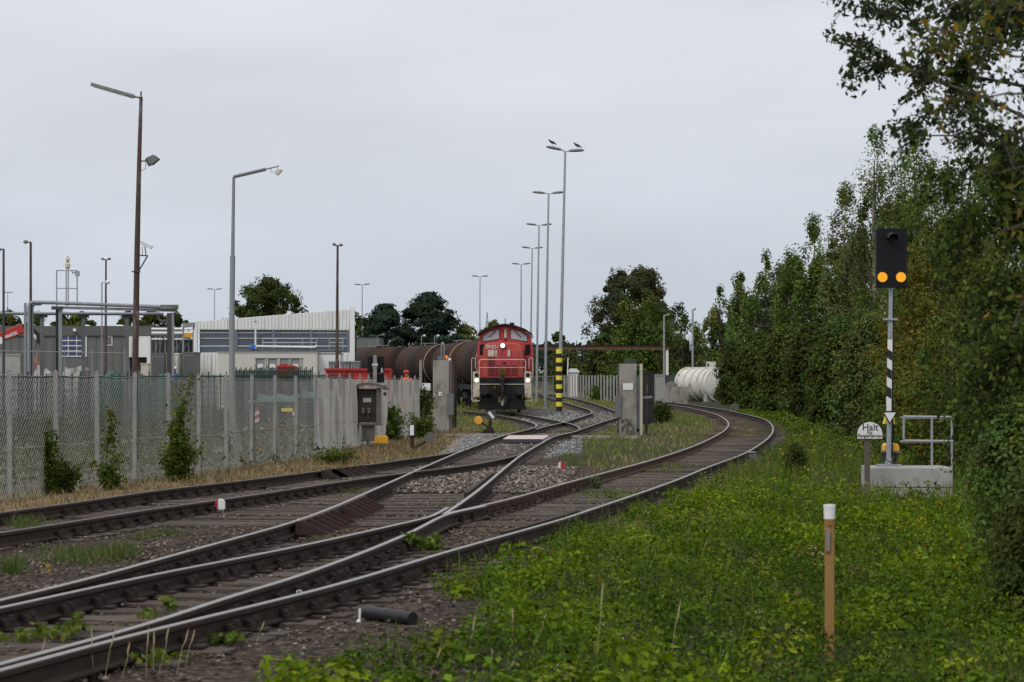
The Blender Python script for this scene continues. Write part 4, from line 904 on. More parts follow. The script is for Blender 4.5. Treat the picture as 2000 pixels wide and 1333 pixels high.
a, b_ = CL(1201, 815), CL(1212.5, 773.5); mb = MB(); mb.box(((a.x+b_.x)/2, -.04, (a.z+b_.z)/2), (b_.x-a.x, .12, b_.z-a.z)); mb.build('side_panel', M['grey'], t)
a, b_ = CL(1207, 850), CL(1209, 712); mb = MB(); mb.box(((a.x+b_.x)/2-.002, .2, (a.z+b_.z)/2), (b_.x-a.x, .4, b_.z-a.z)); mb.build('edge_plate', M['darkgrey'], t)
for xx0, xx1, yt, yb_, mm_, yy in ((1244.5, 1249.5, 736, 850, 'galvd', .28), (1250, 1255.5, 711, 851, 'cream', .25), (1261.5, 1267, 733, 851, 'rustpole', .6)):
    a, b_ = CL(xx0, yb_), CL(xx1, yt); mb = MB(); mb.box(((a.x+b_.x)/2, yy, (a.z+b_.z)/2), (b_.x-a.x, .12, b_.z-a.z)); mb.build('guide_post', M[mm_], t)
mb = MB(); mb.beam(CL(1244, 714, .25), CL(1256, 712, .25), .1, .06); mb.beam(CL(1244, 722, .25), CL(1262, 722, .4), .02, .02); mb.beam(CL(1244, 778, .25), CL(1275, 776, .4), .04, .08); mb.beam(CL(1243, 841, .25), CL(1251, 841, .25), .06, .1); mb.build('cross_ties', M['galvd'], t)
# numbered stone
s0 = thing('numbered_stone', 'mossy stone slab bearing the figures 0 and 5, leaning on the right gate pillar', 'kilometre stone', lo+CL(1223.5, 852, -.2)); l2 = s0.location.copy()
hh = 34/FPX*d; ww = 21/FPX*d; mb = MB(); mb.prism([(-ww/2, -.02), (ww/2, -.02), (ww/2, hh*.95), (ww*.4, hh), (-ww*.4, hh), (-ww/2, hh*.95)], 'y', -.06, .06); mb.build('slab', mat('mossy_stone', (.24, .22, .18), .95, .3, 8, col2=(.05, .05, .04), c2amt=.5, c2scale=6, bump=.5), s0, bevel=.01)
text('figure', '0', .22, M['black'], s0, (.07, -.064, hh*.68)); text('figure', '5', .22, M['black'], s0, (.02, -.064, hh*.36)); text('figure', 'P', .14, M['black'], s0, (.02, -.064, hh*.14))
# dark gate leaf
d = 98; xb = X_at(1266, d); z0 = ground(xb, d); t = thing('gate_leaf', 'dark slatted sliding gate leaf behind the right gate pillar', 'gate', (xb, d, z0)); lo = t.location.copy()
a, b_ = CL(1252, 829), CL(1277.5, 727); n_ = 6
for i in range(n_):
    w_ = (b_.x-a.x)/n_; mb = MB(); mb.box((a.x+w_*(i+.5), 0, (a.z+b_.z)/2), (w_*.94, .05, b_.z-a.z)); mb.build('slat', M['black'], t)
mb = MB(); mb.beam((a.x, .05, b_.z-.1), (b_.x, .05, b_.z-.1), .05, .08); mb.beam((a.x, .05, a.z+.1), (b_.x, .05, a.z+.1), .05, .08); mb.build('gate_frame', M['darkgrey'], t)
# sill of the gate and the plate between the rails
p0, p1 = G(858, 849, -.12), G(1247, 853, -.12)
pa = [Vector(p0), G(968, 851.5, -.12)]; pb = [G(1098, 852, -.12), Vector(p1)]
t = thing('gate_sill', 'low concrete sill of the gate on both sides of the middle track', 'sill', (p0.x, p0.y, p0.z)); lo = t.location.copy()
for (u, v) in (pa, pb):
    mb = MB(); mb.beam(u-lo+Vector((0, 0, -.1)), v-lo+Vector((0, 0, -.1)), .35, .24); mb.build('sill_beam', M['conc'], t)
ia = nearest(LA, G(1000, 853, 0), Vector((1, 0, 0))); ic = nearest(LCf, G(1040, 853, 0), Vector((1, 0, 0)))
pc = (ia+ic)/2; t = thing('crossing_plate', 'pale pinkish walkway plate lying between the rails in the gateway', 'plate', (pc.x, pc.y, RT(pc.y)-.06))
mb = MB(); wv = abs(ic.x-ia.x)-.2; mb.prism([(-wv/2+.02, -2.0), (wv/2-.25, -2.0), (wv/2+.0, 2.2), (-wv/2+.2, 2.2)], 'z', -.05, .04); mb.build('plate_top', M['plate'], t)
mb = MB(); mb.prism([(-wv/2+.02, -2.02), (wv/2-.25, -2.02), (wv/2-.25, -2.002), (-wv/2+.02, -2.002)], 'z', -.07, .036); mb.build('front_edge', M['darkgrey'], t)

# ------------------------------------------------------------------ locomotive
d = 116; lo = Vector((X_at(981, d), d, RT(d))); t = thing('shunting_locomotive', 'red diesel shunting locomotive with lit headlamps standing behind the gate', 'locomotive', lo, R(-1.0))
k = 1/(FPX/d)       # metres per pixel at its front
def LX(x): return (x-981)*k
def LZ(y): return (807-y)*k
LOCO = t
# long hood with rounded shoulders, its front face
hw, ht = 38*k, LZ(668); prof_h = [(-hw, LZ(738)), (hw, LZ(738)), (hw, LZ(684)), (hw*.97, LZ(676)), (hw*.75, LZ(670.5)), (0, ht), (-hw*.75, LZ(670.5)), (-hw*.97, LZ(676)), (-hw, LZ(684))]
mb = MB(); mb.prism(prof_h, 'y', .55, 6.6); hood = mb.build('hood', M['locoorange'], t, bevel=.05)
mb = MB(); mb.box((0, .53, (LZ(738)+LZ(684))/2), (62*k, .06, LZ(684)-LZ(738))); drs = mb.build('hood_door', M['locored'], hood, bevel=.015)
for (x0_, x1_, y0_, y1_) in ((953, 966, 698, 734), (967.5, 979, 714, 734), (985, 996, 714, 734), (999, 1010, 714, 734)):
    n_ = 7
    mb = MB(); mb.box(((LX(x0_)+LX(x1_))/2, .495, (LZ(y0_)+LZ(y1_))/2), (LX(x1_)-LX(x0_), .02, LZ(y0_)-LZ(y1_))); g_ = mb.build('grille', M['grille'], hood)
    for j in range(n_):
        xx = LX(x0_)+(LX(x1_)-LX(x0_))*(j+.5)/n_; mb = MB(); mb.box((xx, .48, (LZ(y0_)+LZ(y1_))/2), (.014, .012, LZ(y0_)-LZ(y1_)-.03)); mb.build('grille_slat', M['locored'], hood)
for (x0_, x1_, y0_, y1_) in ((952.5, 965, 683.5, 696), (966.5, 970.5, 683.5, 696), (991, 996, 683.5, 696)):
    mb = MB(); mb.box(((LX(x0_)+LX(x1_))/2, .492, (LZ(y0_)+LZ(y1_))/2), (LX(x1_)-LX(x0_), .014, LZ(y0_)-LZ(y1_))); mb.build('white_panel', M['cream'], hood)
for xx in (966, 981, 998): mb = MB(); mb.box((LX(xx), .497, (LZ(738)+LZ(684))/2), (.012, .012, LZ(684)-LZ(738)-.05)); mb.build('door_seam', M['grille'], hood)
mb = MB(); mb.cyl((LX(985), .5, LZ(709.5)), (LX(985), .47, LZ(709.5)), .06, .06, 12); mb.build('hood_emblem', M['locodark'], hood)
text('running_number', '294 829-7', .27, M['white'], t, (LX(961), .53, LZ(677.5)), xs=.6, bold=.002)
mb = MB(); mb.cyl((LX(981.5), .57, LZ(675)), (LX(981.5), .4, LZ(675)), .125, .13, 20); hl = mb.build('headlamp_housing', M['locodark'], t, 40); mb = MB(); mb.cyl((LX(981.5), .4, LZ(675)), (LX(981.5), .385, LZ(675)), .115, .1, 20); mb.build('headlamp', M['lit'], t, 40)
# cab, wider, behind the hood
cy0, cy1 = 6.6, 9.2; kc = (d+cy0)/FPX
def KX(x): return (x-980.5)*kc
def KZ(y): return CAMZ-(y-YH)*kc
w1, w2, w3 = 55*kc, 49*kc, 40*kc
cabp = [(-w1, KZ(738)), (w1, KZ(738)), (w1, KZ(690)), (w1*.96, KZ(672)), (w2, KZ(654)), (w3*.75, KZ(641)), (0, KZ(636.5)), (-w3*.75, KZ(641)), (-w2, KZ(654)), (-w1*.96, KZ(672)), (-w1, KZ(690))]
mb = MB(); mb.prism(cabp, 'y', cy0, cy1); cab = mb.build('cab', M['locored'], t, bevel=.04)
rp = [(-53*kc, KZ(654)), (-40*kc, KZ(645)), (-20*kc, KZ(637.5)), (0, KZ(634.5)), (20*kc, KZ(637.5)), (40*kc, KZ(645)), (53*kc, KZ(654))]
mb = MB(); mb.prism([(x, z+.05) for x, z in rp]+[(x, z-.04) for x, z in rp[::-1]], 'y', cy0-.35, cy1+.3); roof = mb.build('cab_roof', M['locodark'], cab)
for s in (-1, 1):
    wp = [(s*(11.5*kc), KZ(644.5)), (s*(29*kc), KZ(648)), (s*(42.5*kc), KZ(657)), (s*(43.5*kc), KZ(667)), (s*(27*kc), KZ(664.5)), (s*(11.5*kc), KZ(662))]
    mb = MB(); mb.prism(wp, 'y', cy0-.035, cy0-.005); wn = mb.build('windscreen', M['cabglass'], cab)
    cxm = sum(p_[0] for p_ in wp)/6; czm = sum(p_[1] for p_ in wp)/6
    mb = MB(); big_ = [(cxm+(x-cxm)*1.09, czm+(z-czm)*1.16) for x, z in wp]; mb.prism(big_, 'y', cy0-.02, cy0-.002); mb.build('window_rubber', M['black'], cab)
    mb = MB(); mb.tube([(s*18*kc, cy0-.06, KZ(647)), (s*31*kc, cy0-.07, KZ(659))], .02, 5); mb.build('wiper', M['black'], cab)
    mb = MB(); c_ = (s*44.5*kc, cy0-.02, KZ(683)); mb.box(c_, (10*kc, .05, 20*kc)); mb.build('side_window', M['blackgl'], cab, bevel=.1)
    mb = MB(); mb.tube([(s*52*kc, cy0-.05, KZ(659)), (s*54*kc, cy0-.15, KZ(659))], .06, 8); mb.build('marker_lamp', M['cream'], cab)
mb = MB(); mb.box((.02, cy0-.03, KZ(652)), (4.5*kc, .05, 18*kc)); mb.build('centre_post_plate', M['cream'], cab); mb = MB(); mb.box((.02, cy0-.06, KZ(663)), (4.5*kc, .06, 3*kc)); mb.build('post_foot', M['black'], cab)
mb = MB(); mb.tube([(0, cy0+.6, KZ(634)), (0, cy0+.6, KZ(622))], .035, 6); mb.build('aerial', M['galv'], cab); mb = MB(); mb.box((.35, cy0+.4, KZ(632.5)), (.25, .3, .12)); mb.build('roof_horn', M['locodark'], cab)
mb = MB(); mb.prism([(-w1*.72, 2.7), (w1*.72, 2.7), (w1*.66, 3.35), (-w1*.66, 3.35)], 'y', cy1, cy1+4.2); mb.build('rear_hood', M['locored'], t, bevel=.05)
# frame, buffer beam, buffers, coupling
mb = MB(); mb.box((0, 7.0, LZ(745)), (1.48*2, 13.6, .3)); mb.build('frame', M['locodark'], t)
mb = MB(); mb.box((0, .15, LZ(758)), (2.5, .3, .62)); bb = mb.build('buffer_beam', M['locodark'], t)
mb = MB(); mb.box((0, -.02, LZ(750.5)), (88*k, .03, .035)); mb.build('white_line', M['cream'], t)
for s in (-1, 1):
    mb = MB(); mb.cyl((s*.88, 0, LZ(762)), (s*.88, -.42, LZ(762)), .12, .12, 14); mb.cyl((s*.88, -.42, LZ(762)), (s*.88, -.47, LZ(762)), .24, .23, 20); mb.build('buffer', M['black'], t, 40)
    sx0, sx1 = (LX(923.5), LX(937)) if s < 0 else (LX(1024.5), LX(1038))
    mb = MB(); mb.box(((sx0+sx1)/2, -.02, (LZ(726)+LZ(776))/2), (sx1-sx0, .05, LZ(726)-LZ(776))); pl_ = mb.build('step_plate', M['cream'], t, bevel=.01)
    mb = MB(); mb.box(((sx0+sx1)/2, .2, LZ(783)), (sx1-sx0, .5, .05)); mb.box((sx0 if s < 0 else sx1, .2, LZ(780)), (.03, .5, .25)); mb.build('step', M['cream'], t)
    xc = LX(931) if s < 0 else LX(1031)
    mb = MB(); mb.cyl((xc, -.04, LZ(732.5)), (xc, -.08, LZ(732.5)), .105, .1, 18); mb.build('tail_lamp', M['locodark'], t, 40)
    mb = MB(); mb.cyl((xc, -.04, LZ(743)), (xc, -.07, LZ(743)), .125, .12, 18); mb.build('lamp_rim', M['cream'], t, 40); mb = MB(); mb.cyl((xc, -.07, LZ(743)), (xc, -.085, LZ(743)), .1, .095, 18); mb.build('headlamp', M['lit'], t, 40)
    mb = MB(); xr = LX(921) if s < 0 else LX(1040.5); mb.tube([(xr, .2, LZ(782)), (xr, .2, LZ(702)), (xr-s*.05, .2, LZ(699)), (xr-s*.18, .2, LZ(700)), (xr-s*.18, .2, LZ(720))], .022, 6); mb.build('hand_rail', M['cream'], t, 60)
    mb = MB(); mb.box((s*1.05, 3.5, .75), (.12, 3.6, .5)); mb.build('bogie_frame', M['locodark'], t)
    for yy in (1.6, 4.1, 8.8, 11.3):
        mb = MB(); mb.cyl((s*.72, yy, .5), (s*.84, yy, .5), .5, .5, 24); mb.build('wheel', M['locodark'], t, 40)
mb = MB(); mb.tube([(LX(936), 0, LZ(738)), (LX(936), 0, LZ(707)), (LX(937.5), 0, LZ(703.5)), (LX(940), 0, LZ(702.5)), (LX(1022), 0, LZ(702.5)), (LX(1025), 0, LZ(703.5)), (LX(1026.5), 0, LZ(707)), (LX(1026.5), 0, LZ(738))], .022, 7); mb.tube([(LX(936), 0, LZ(718)), (LX(1026.5), 0, LZ(718))], .018, 6); mb.build('front_railing', M['cream'], t, 60)
mb = MB(); mb.box((LX(981), -.12, LZ(729)), (.2, .3, .38)); mb.tube([(LX(975), -.1, LZ(722)), (LX(981), -.2, LZ(719)), (LX(987), -.1, LZ(722))], .05, 6); mb.tube([(LX(975), -.1, LZ(722)), (LX(977), -.15, LZ(738)), (LX(981), -.2, LZ(748))], .035, 6); mb.tube([(LX(987), -.1, LZ(722)), (LX(985), -.15, LZ(738)), (LX(981), -.2, LZ(748))], .035, 6); mb.build('coupler_head', M['couplery'], t, 40)
mb = MB(); mb.box((LX(981), -.25, LZ(737)), (.17, .3, .3)); mb.tube([(LX(981), -.2, LZ(744)), (LX(982), -.3, LZ(765)), (LX(981), -.25, LZ(785))], [.1, .07, .06], 8); mb.build('coupling_hook', M['black'], t)
for xx, yy in ((967, 758), (973, 764), (989, 764)):
    mb = MB(); c_ = Vector((LX(xx), -.1, LZ(yy))); mb.tube([c_+Vector((0, 0, .12)), c_+Vector((.06, -.05, 0)), c_+Vector((0, -.05, -.14)), c_+Vector((-.05, 0, 0)), c_+Vector((0, 0, .1))], .028, 6); mb.build('air_hose', M['couplery' if xx == 967 else 'iron'], t, 60)
for xx in (976, 987): mb = MB(); mb.tube([(LX(xx), -.2, LZ(775)), (LX(xx), -.2, LZ(786))], .05, 8); mb.build('hose_tap', M['couplery'], t)
mb = MB(); mb.tube([(LX(981.5), -.25, LZ(778)), (LX(981.5), -.25, LZ(792))], .07, 8); mb.build('hose_end', M['galv'], t)
mb = MB(); mb.box((0, .6, .45), (2.1, .8, .5)); mb.prism([(-1.2, .18), (1.2, .18), (1.1, .5), (-1.1, .5)], 'y', .1, .2); mb.build('rail_guard', M['locodark'], t)

# ------------------------------------------------------------------ tank wagons behind it
train = catmull([Vector((lo.x+.1, 131, 0)), Vector((X_at(935, 143), 143, 0)), Vector((X_at(893, 156), 156, 0)), Vector((X_at(838, 169), 169, 0)), Vector((X_at(768, 181), 181, 0)), Vector((X_at(690, 190), 190, 0)), Vector((X_at(600, 197), 197, 0)), Vector((X_at(520, 203), 203, 0))], .5)
acc = [0]
for a, b_ in zip(train[:-1], train[1:]): acc.append(acc[-1]+(b_-a).length)
def along(s_):
    for i in range(len(acc)-1):
        if acc[i+1] >= s_: return train[i].lerp(train[i+1], (s_-acc[i])/max(1e-6, acc[i+1]-acc[i]))
    return train[-1]
def tank_wagon(label, s0, s1, ring):
    a, b_ = along(s0), along(s1); c = (a+b_)/2; dv = b_-a; L = dv.length; an = math.atan2(dv.y, dv.x)
    t = thing('tank_wagon', label, 'tank wagon', (c.x, c.y, RT(c.y)), an, 'brown tank wagons behind the locomotive')
    r = 1.42; zc_ = 2.55; h = L/2-.9
    mb = MB(); mb.tube([(-h, 0, zc_), (-h+.1, 0, zc_), (-h+.3, 0, zc_), (0, 0, zc_), (h-.3, 0, zc_), (h-.1, 0, zc_), (h, 0, zc_)], [.7, 1.2, r, r, r, 1.2, .7], 32); tk = mb.build('tank', M['tank'], t, 50)
    for xx in ((-h+.55,) if ring else ()):
        mb = MB(); mb.tube([(xx, 0, zc_), (xx+.1, 0, zc_)], r+.015, 32); mb.build('white_band', M['tankring'], t, 40)
    for xx in (-h*.45, h*.45): mb = MB(); mb.tube([(xx, 0, zc_), (xx+.09, 0, zc_)], r+.02, 32); mb.build('strap', M['tank'], t, 40)
    mb = MB(); mb.cyl((0, 0, zc_+r-.1), (0, 0, zc_+r+.12), .34, .34, 16); mb.box((0, 0, zc_+r+.1), (3.2, .7, .05)); mb.build('dome_walkway', M['galvd'], t)
    mb = MB(); mb.beam((-L/2+.4, -1.0, 1.15), (L/2-.4, -1.0, 1.15), .2, .28); mb.beam((-L/2+.4, 1.0, 1.15), (L/2-.4, 1.0, 1.15), .2, .28); mb.build('underframe', M['locodark'], t)
    for s in (-1, 1):
        mb = MB(); mb.box((s*h*.7, 0, 1.5), (.5, 2.2, .7)); mb.build('saddle', M['locodark'], t)
        mb = MB(); mb.box((s*h*.72, 0, .62), (2.4, 1.9, .35)); mb.build('bogie', M['locodark'], t)
        for xx in (-.9, .9):
            for sy in (-.75, .75): mb = MB(); mb.cyl((s*h*.72+xx, sy-.06, .46), (s*h*.72+xx, sy+.06, .46), .46, .46, 18); mb.build('wheel', M['locodark'], t, 40)
    mb = MB(); mb.box((-h*.35, -r-.0, zc_+.15), (.45, .03, .45)); mb.box((h*.4, -r-.0, zc_), (.3, .03, .4)); mb.build('placard', M['tankring'], t)
    mb = MB(); mb.tube([(-h-.1, -.9, 1.2), (-h-.1, -.9, 2.4)], .025, 5); mb.tube([(-h-.1, -.5, 1.2), (-h-.1, -.5, 2.4)], .025, 5); mb.build('ladder', M['galvd'], t)
    return t
tank_wagon('dark brown tank wagon coupled directly behind the locomotive', .6, 14, True)
tank_wagon('dark brown tank wagon second behind the locomotive, by the orange beacon', 15, 29, True)
tank_wagon('rusty tank wagon with bold white band third behind the locomotive', 30, 45, True)
tank_wagon('rusty tank wagon half hidden by the white hall, last visible of the train', 46, 61, False)
# white tank beside the right track
d = 178; c = Vector((X_at(1370, d), d, ground(X_at(1370, d), d))); t = thing('white_tank', 'ribbed white tank lying half hidden behind the right hedge', 'tank', c, R(-58)); r = 1.2; zc_ = 1.3
mb = MB(); mb.tube([(-2.0, 0, zc_), (-1.9, 0, zc_), (-1.75, 0, zc_), (2.3, 0, zc_), (2.4, 0, zc_), (2.5, 0, zc_)], [.6, 1.0, r, r, r*.85, .3], 32); mb.build('shell', M['tankwhite'], t, 50)
for xx in (-1.7, -.75, .1, .9, 1.6, 2.15): mb = MB(); mb.tube([(xx, 0, zc_), (xx+.13, 0, zc_)], r+.11, 32); mb.build('rib', M['tankwhite'], t, 40)
mb = MB(); mb.box((1.2, 0, zc_+r+.25), (.5, .5, .5)); mb.build('manhole_box', M['tankwhite'], t); mb = MB(); mb.box((1.2, -.252, zc_+r+.25), (.22, .01, .25)); mb.build('manhole_opening', M['black'], t)
for xx in (-1.8, 1.8): mb = MB(); mb.box((xx, 0, .3), (.4, 2.0, .6)); mb.build('saddle', M['concgrey'], t)

# ------------------------------------------------------------------ background structures, right
d = 205; xa, xe = X_at(870, d), X_at(1308, d); z1 = Z_at(684, d); t = thing('overhead_beam', 'long rusty overhead beam on a white column spanning the far tracks', 'beam', (xa, d, ground(xa, d))); lo = t.location.copy()
mb = MB(); mb.box(((xe-xa)/2, 0, z1-lo.z+.17), (xe-xa, .3, .34)); mb.build('web', M['rust'], t); mb = MB(); mb.box(((xe-xa)/2, 0, z1-lo.z+.37), (xe-xa+.1, .42, .08)); mb.build('top_flange', M['locodark'], t)
mb = MB(); mb.box((X_at(1303, d)-xa, 0, (z1-lo.z)/2), (.22, .22, z1-lo.z)); mb.build('column', M['white'], t)
mb = MB(); mb.box((.3, 0, (z1-lo.z)/2), (.22, .22, z1-lo.z)); mb.build('column', M['white'], t)
# concrete slat fence
a = Vector((X_at(1100, 200), 200, 0)); b_ = Vector((X_at(1222, 172), 172, 0)); t = thing('concrete_slat_fence', 'grey concrete slat fence behind the right gate pillar', 'fence', (a.x, a.y, ground(a.x, a.y)))
n_ = 21; dv = b_-a; mb = MB(); L = dv.x/n_; mb.prism([(-L*.34, -.03), (-L*.2, -.08), (L*.3, -.05), (L*.34, .05), (-L*.34, .05)], 'z', 0, 1.98); me = mb.mesh('slat', mat('slat_concrete', (.30, .30, .285), .9, .2, 1.5, rnd=.15))
for i in range(n_): inst(me, 'slat', t, dv*((i+.5)/n_)+Vector((0, 0, random.uniform(-.02, .02))), random.uniform(-.1, .1))
a = Vector((X_at(1050, 215), 215, 0)); b_ = Vector((X_at(1102, 203), 203, 0)); t = thing('tube_fence', 'thin galvanised fence behind the lamp posts, left of the concrete slat fence', 'fence', (a.x, a.y, ground(a.x, a.y))); dv = b_-a
mb = MB(); mb.cyl((0, 0, 0), (0, 0, 1.9), .04, .04, 6); me = mb.mesh('post', M['galvd'])
for i in range(6): inst(me, 'post', t, dv*(i/5))
for hz in (1.85, .3): mb = MB(); mb.tube([(0, 0, hz), dv+Vector((0, 0, hz))], .03, 5); mb.build('cross_rail', M['galvd'], t)
d = 215; X = X_at(1120, d); t = thing('white_shed', 'tiny white shed with pitched roof beyond the concrete slat fence', 'shed', (X, d, ground(X, d)))
mb = MB(); mb.box((0, 0, 1.1), (.8*1.1, 1.5, 2.2)); mb.build('walls', M['white'], t); mb = MB(); mb.prism([(-.6, 2.2), (.6, 2.2), (.25, 2.55), (-.25, 2.55)], 'y', -.9, .9); mb.build('roof', M['white'], t)
d = 214; X = X_at(1107, d); t = thing('white_marker_pole', 'thin white pole beside the tiny white shed', 'pole', (X, d, ground(X, d))); mb = MB(); mb.tube([(0, 0, 0), (.12, 0, Z_at(699, d)-ground(X, d))], .06, 6); mb.build('shaft', M['white'], t)
# low concrete wall with gravel bay
d = 165; xa, xe = X_at(1288, d), X_at(1345, d); t = thing('concrete_bay_wall', 'low concrete wall of a gravel bay beside the white tank', 'wall', ((xa+xe)/2, d, ground(xa, d))); n_ = 3; w_ = (xe-xa)/n_
for i in range(n_): mb = MB(); mb.box((-(xe-xa)/2+w_*(i+.5), 0, .6), (w_-.02, .18, 1.2)); mb.build('wall_panel', M['conc'], t)
mb = MB(); mb.box((0, 20, 1.0), (xe-xa+1.2, .2, 2.0)); mb.build('rear_wall', M['darkgrey'], t)
hp = []; t2 = thing('gravel_heap', 'grey gravel heap piled behind the low concrete wall', 'gravel heap', ((xa+xe)/2-.1, d+1.4, ground(xa, d)))
mb = MB(); rs = [(.85, 0), (.8, .6), (.6, 1.05), (.4, 1.35), (.12, 1.55)]; V = []; n_ = 24
for r_, z_ in rs:
    for i in range(n_): an = 2*math.pi*i/n_; q = 1+.12*math.sin(3*an+z_*4)+random.uniform(-.05, .05); V.append((r_*q*math.cos(an), r_*q*math.sin(an), z_+random.uniform(-.05, .05)))
F = [(i*n_+j, i*n_+(j+1) % n_, (i+1)*n_+(j+1) % n_, (i+1)*n_+j) for i in range(4) for j in range(n_)]+[tuple(range(4*n_, 5*n_))]
mb.add(V, F); mb.build('heap', mat('gravel_heap', (.12, .12, .118), .95, .5, 12, bump=1, bscale=10), t2)
for (xx, yy, lab) in ((1435, 803, 'small weathered stone stump on the right trackside under the hedge'), ):
    p = G(xx, yy); t = thing('trackside_stump', lab, 'stump', p); mb = MB(); mb.prism([(-.24, 0), (.24, 0), (.2, .36), (.05, .42), (-.2, .34)], 'y', -.15, .15); mb.build('stone', M['cabinetgrey'], t)
p = G(1453, 797); t = thing('white_marker', 'little white marker peg under the right hedge', 'marker peg', p); mb = MB(); mb.tube([(0, 0, 0), (0, 0, .55)], [.05, .05], 8); mb.sph((0, 0, .55), .08, 8, 6); mb.build('peg', M['white'], t)

# ------------------------------------------------------------------ yard buildings, left
# grey hall
d = 172; s = FPX/d; xa, xe = X_at(-120, d), X_at(299, d); z0 = ground(-20, d); t = thing('grey_hall', 'long low grey metal-clad hall with blue windowed door on the far left', 'building', (xa, d, z0)); Wd = xe-xa; zt = Z_at(637, d)-z0; zm = Z_at(656, d)-z0
def HX(x): return X_at(x, d)-xa
def HZ(y): return Z_at(y, d)-z0
mb = MB(); mb.box((Wd/2, 7, zt/2-.05), (Wd, 14, zt-.1)); mb.build('wall', M['cladgrey'], t)
pm = MB(); pm.box((0, 0, zm/2), (.06, .05, zm)); pme = pm.mesh('cladding_rib', M['cladgrey'])
for i in range(int(Wd/.62)): 
    xx = .3+i*.62
    if HX(115) < xx < HX(169) or HX(250) < xx < HX(297): continue
    inst(pme, 'cladding_rib', t, (xx, -.02, 0))
mb = MB(); mb.box((Wd/2, 6.95, (zm+zt)/2), (Wd+.12, 14.2, zt-zm)); mb.build('parapet', M['cladgrey2'], t)
x0_, x1_ = HX(117), HX(166.5); y0_, y1_ = HZ(696), HZ(655)
mb = MB(); mb.box(((x0_+x1_)/2, -.04, (y0_+y1_)/2), (x1_-x0_+.25, .05, y1_-y0_+.1)); dr = mb.build('sectional_door', M['white'], t)
for i in range(3):
    for j in range(4):
        w_ = (x1_-x0_)/3; h_ = (y1_-y0_)/4; mb = MB(); mb.box((x0_+w_*(i+.5), -.075, y0_+h_*(j+.5)), (w_*.9, .02, h_*.76)); mb.build('pane', M['blueglass'], dr)
x0_, x1_, y0_, y1_ = HX(251), HX(295), HZ(722), HZ(657.5); mb = MB(); mb.box(((x0_+x1_)/2, -.25, (HZ(698)+y1_)/2), (x1_-x0_, .5, y1_-HZ(698))); ax = mb.build('white_annex', M['whitewall'], t)
for xx0, xx1 in ((251, 254), (289, 295)): mb = MB(); mb.box(((HX(xx0)+HX(xx1))/2, -.25, HZ(698)/2), (HX(xx1)-HX(xx0), .5, HZ(698))); mb.build('annex_pier', M['whitewall'], t)
mb = MB(); mb.box((HX(272), -.12, HZ(709)), (HX(289)-HX(254), .04, HZ(698)-HZ(720))); mb.build('annex_opening', M['cabinet'], t)
mb = MB(); mb.box((HX(215), -.04, HZ(666)), (.36, .05, HZ(656)-HZ(675))); mb.build('service_window', M['white'], t); mb = MB(); mb.box((HX(214), -.07, HZ(666)), (.3, .02, HZ(658)-HZ(673))); mb.build('service_pane', M['cladgrey'], t)
for xx in (87, 163, 230): mb = MB(); mb.sph((HX(xx), 1, zt-.02), .22, 10, 6, (1.6, 1, .6)); mb.build('roof_light', M['white'], t, 60)
mb = MB(); mb.tube([(HX(144), -.05, HZ(648)), (HX(148), -.5, HZ(645))], [.03, .12], 8); mb.build('wall_lamp', M['white'], t)
# white hall
d = 152; xa, xe = X_at(380, d), X_at(693, d); z0 = ground(xa, d); t = thing('white_hall', 'white ribbed hall with rising roofline and long glazed band', 'building', (xa, d, z0)); Wd = xe-xa
gb0, gb1 = HZ(689), HZ(644)
mb = MB(); mb.prism([(0, gb1), (Wd-.3, HZ(645.5)), (Wd-.3, HZ(604.5)), (0, HZ(628.5))], 'y', 0, .25); up_ = mb.build('upper_wall', M['whitewall'], t)
n_ = 46
for i in range(n_):
    u = (i+.5)/n_*(Wd-.3); zt_ = HZ(628.5)+(HZ(604.5)-HZ(628.5))*u/(Wd-.3); mb = MB(); mb.box((u, -.02, (gb1+zt_)/2), (.1, .05, zt_-gb1-.04)); mb.build('upper_rib', M['whitewall'], t)
mb = MB(); mb.box((Wd-.16, -.02, HZ(600)/2), (.3, .4, HZ(600))); mb.build('corner_column', M['whitewall'], t)
mb = MB(); mb.box((.08, -.03, (gb1)/2), (.22, .36, gb1)); mb.build('corner_column', M['whitewall'], t)
mb = MB(); mb.box((Wd/2, .1, gb0/2), (Wd-.4, .2, gb0)); mb.build('lower_wall', M['whitewall'], t)
for i in range(40): mb = MB(); mb.box((.3+(Wd-.6)*i/39, -.02, gb0/2), (.08, .05, gb0-.05)); mb.build('lower_rib', M['whitewall'], t)
for i in range(4):
    u0 = .25+(Wd-.65)*i/4; u1 = .25+(Wd-.65)*(i+1)/4; mb = MB(); mb.box(((u0+u1)/2, .16, (gb0+gb1)/2), (u1-u0-.12, .06, gb1-gb0)); mb.build('glazing', M['glass'], t)
    for zz in (.28, .62, .86): mb = MB(); mb.box(((u0+u1)/2, .12, gb0+(gb1-gb0)*zz), (u1-u0, .05, .05)); mb.build('glazing_bar', M['white' if zz < .5 else 'cream'], t)
    mb = MB(); mb.box((u1, .1, (gb0+gb1)/2), (.2, .14, gb1-gb0)); mb.build('mullion', mat('blue_grey_post', (.14, .17, .22), .6, .1), t)
mb = MB(); mb.prism([(0, HZ(628.5)), (Wd-.3, HZ(604.5)), (Wd-.3, HZ(604.5)-.25), (0, HZ(628.5)-.25)], 'y', .26, 9); mb.build('roof', M['grey'], t)
mb = MB(); mb.box((Wd/2, 5, (HZ(645))/2), (Wd-.4, .2, HZ(645))); mb.build('rear_wall', M['cladgrey'], t)
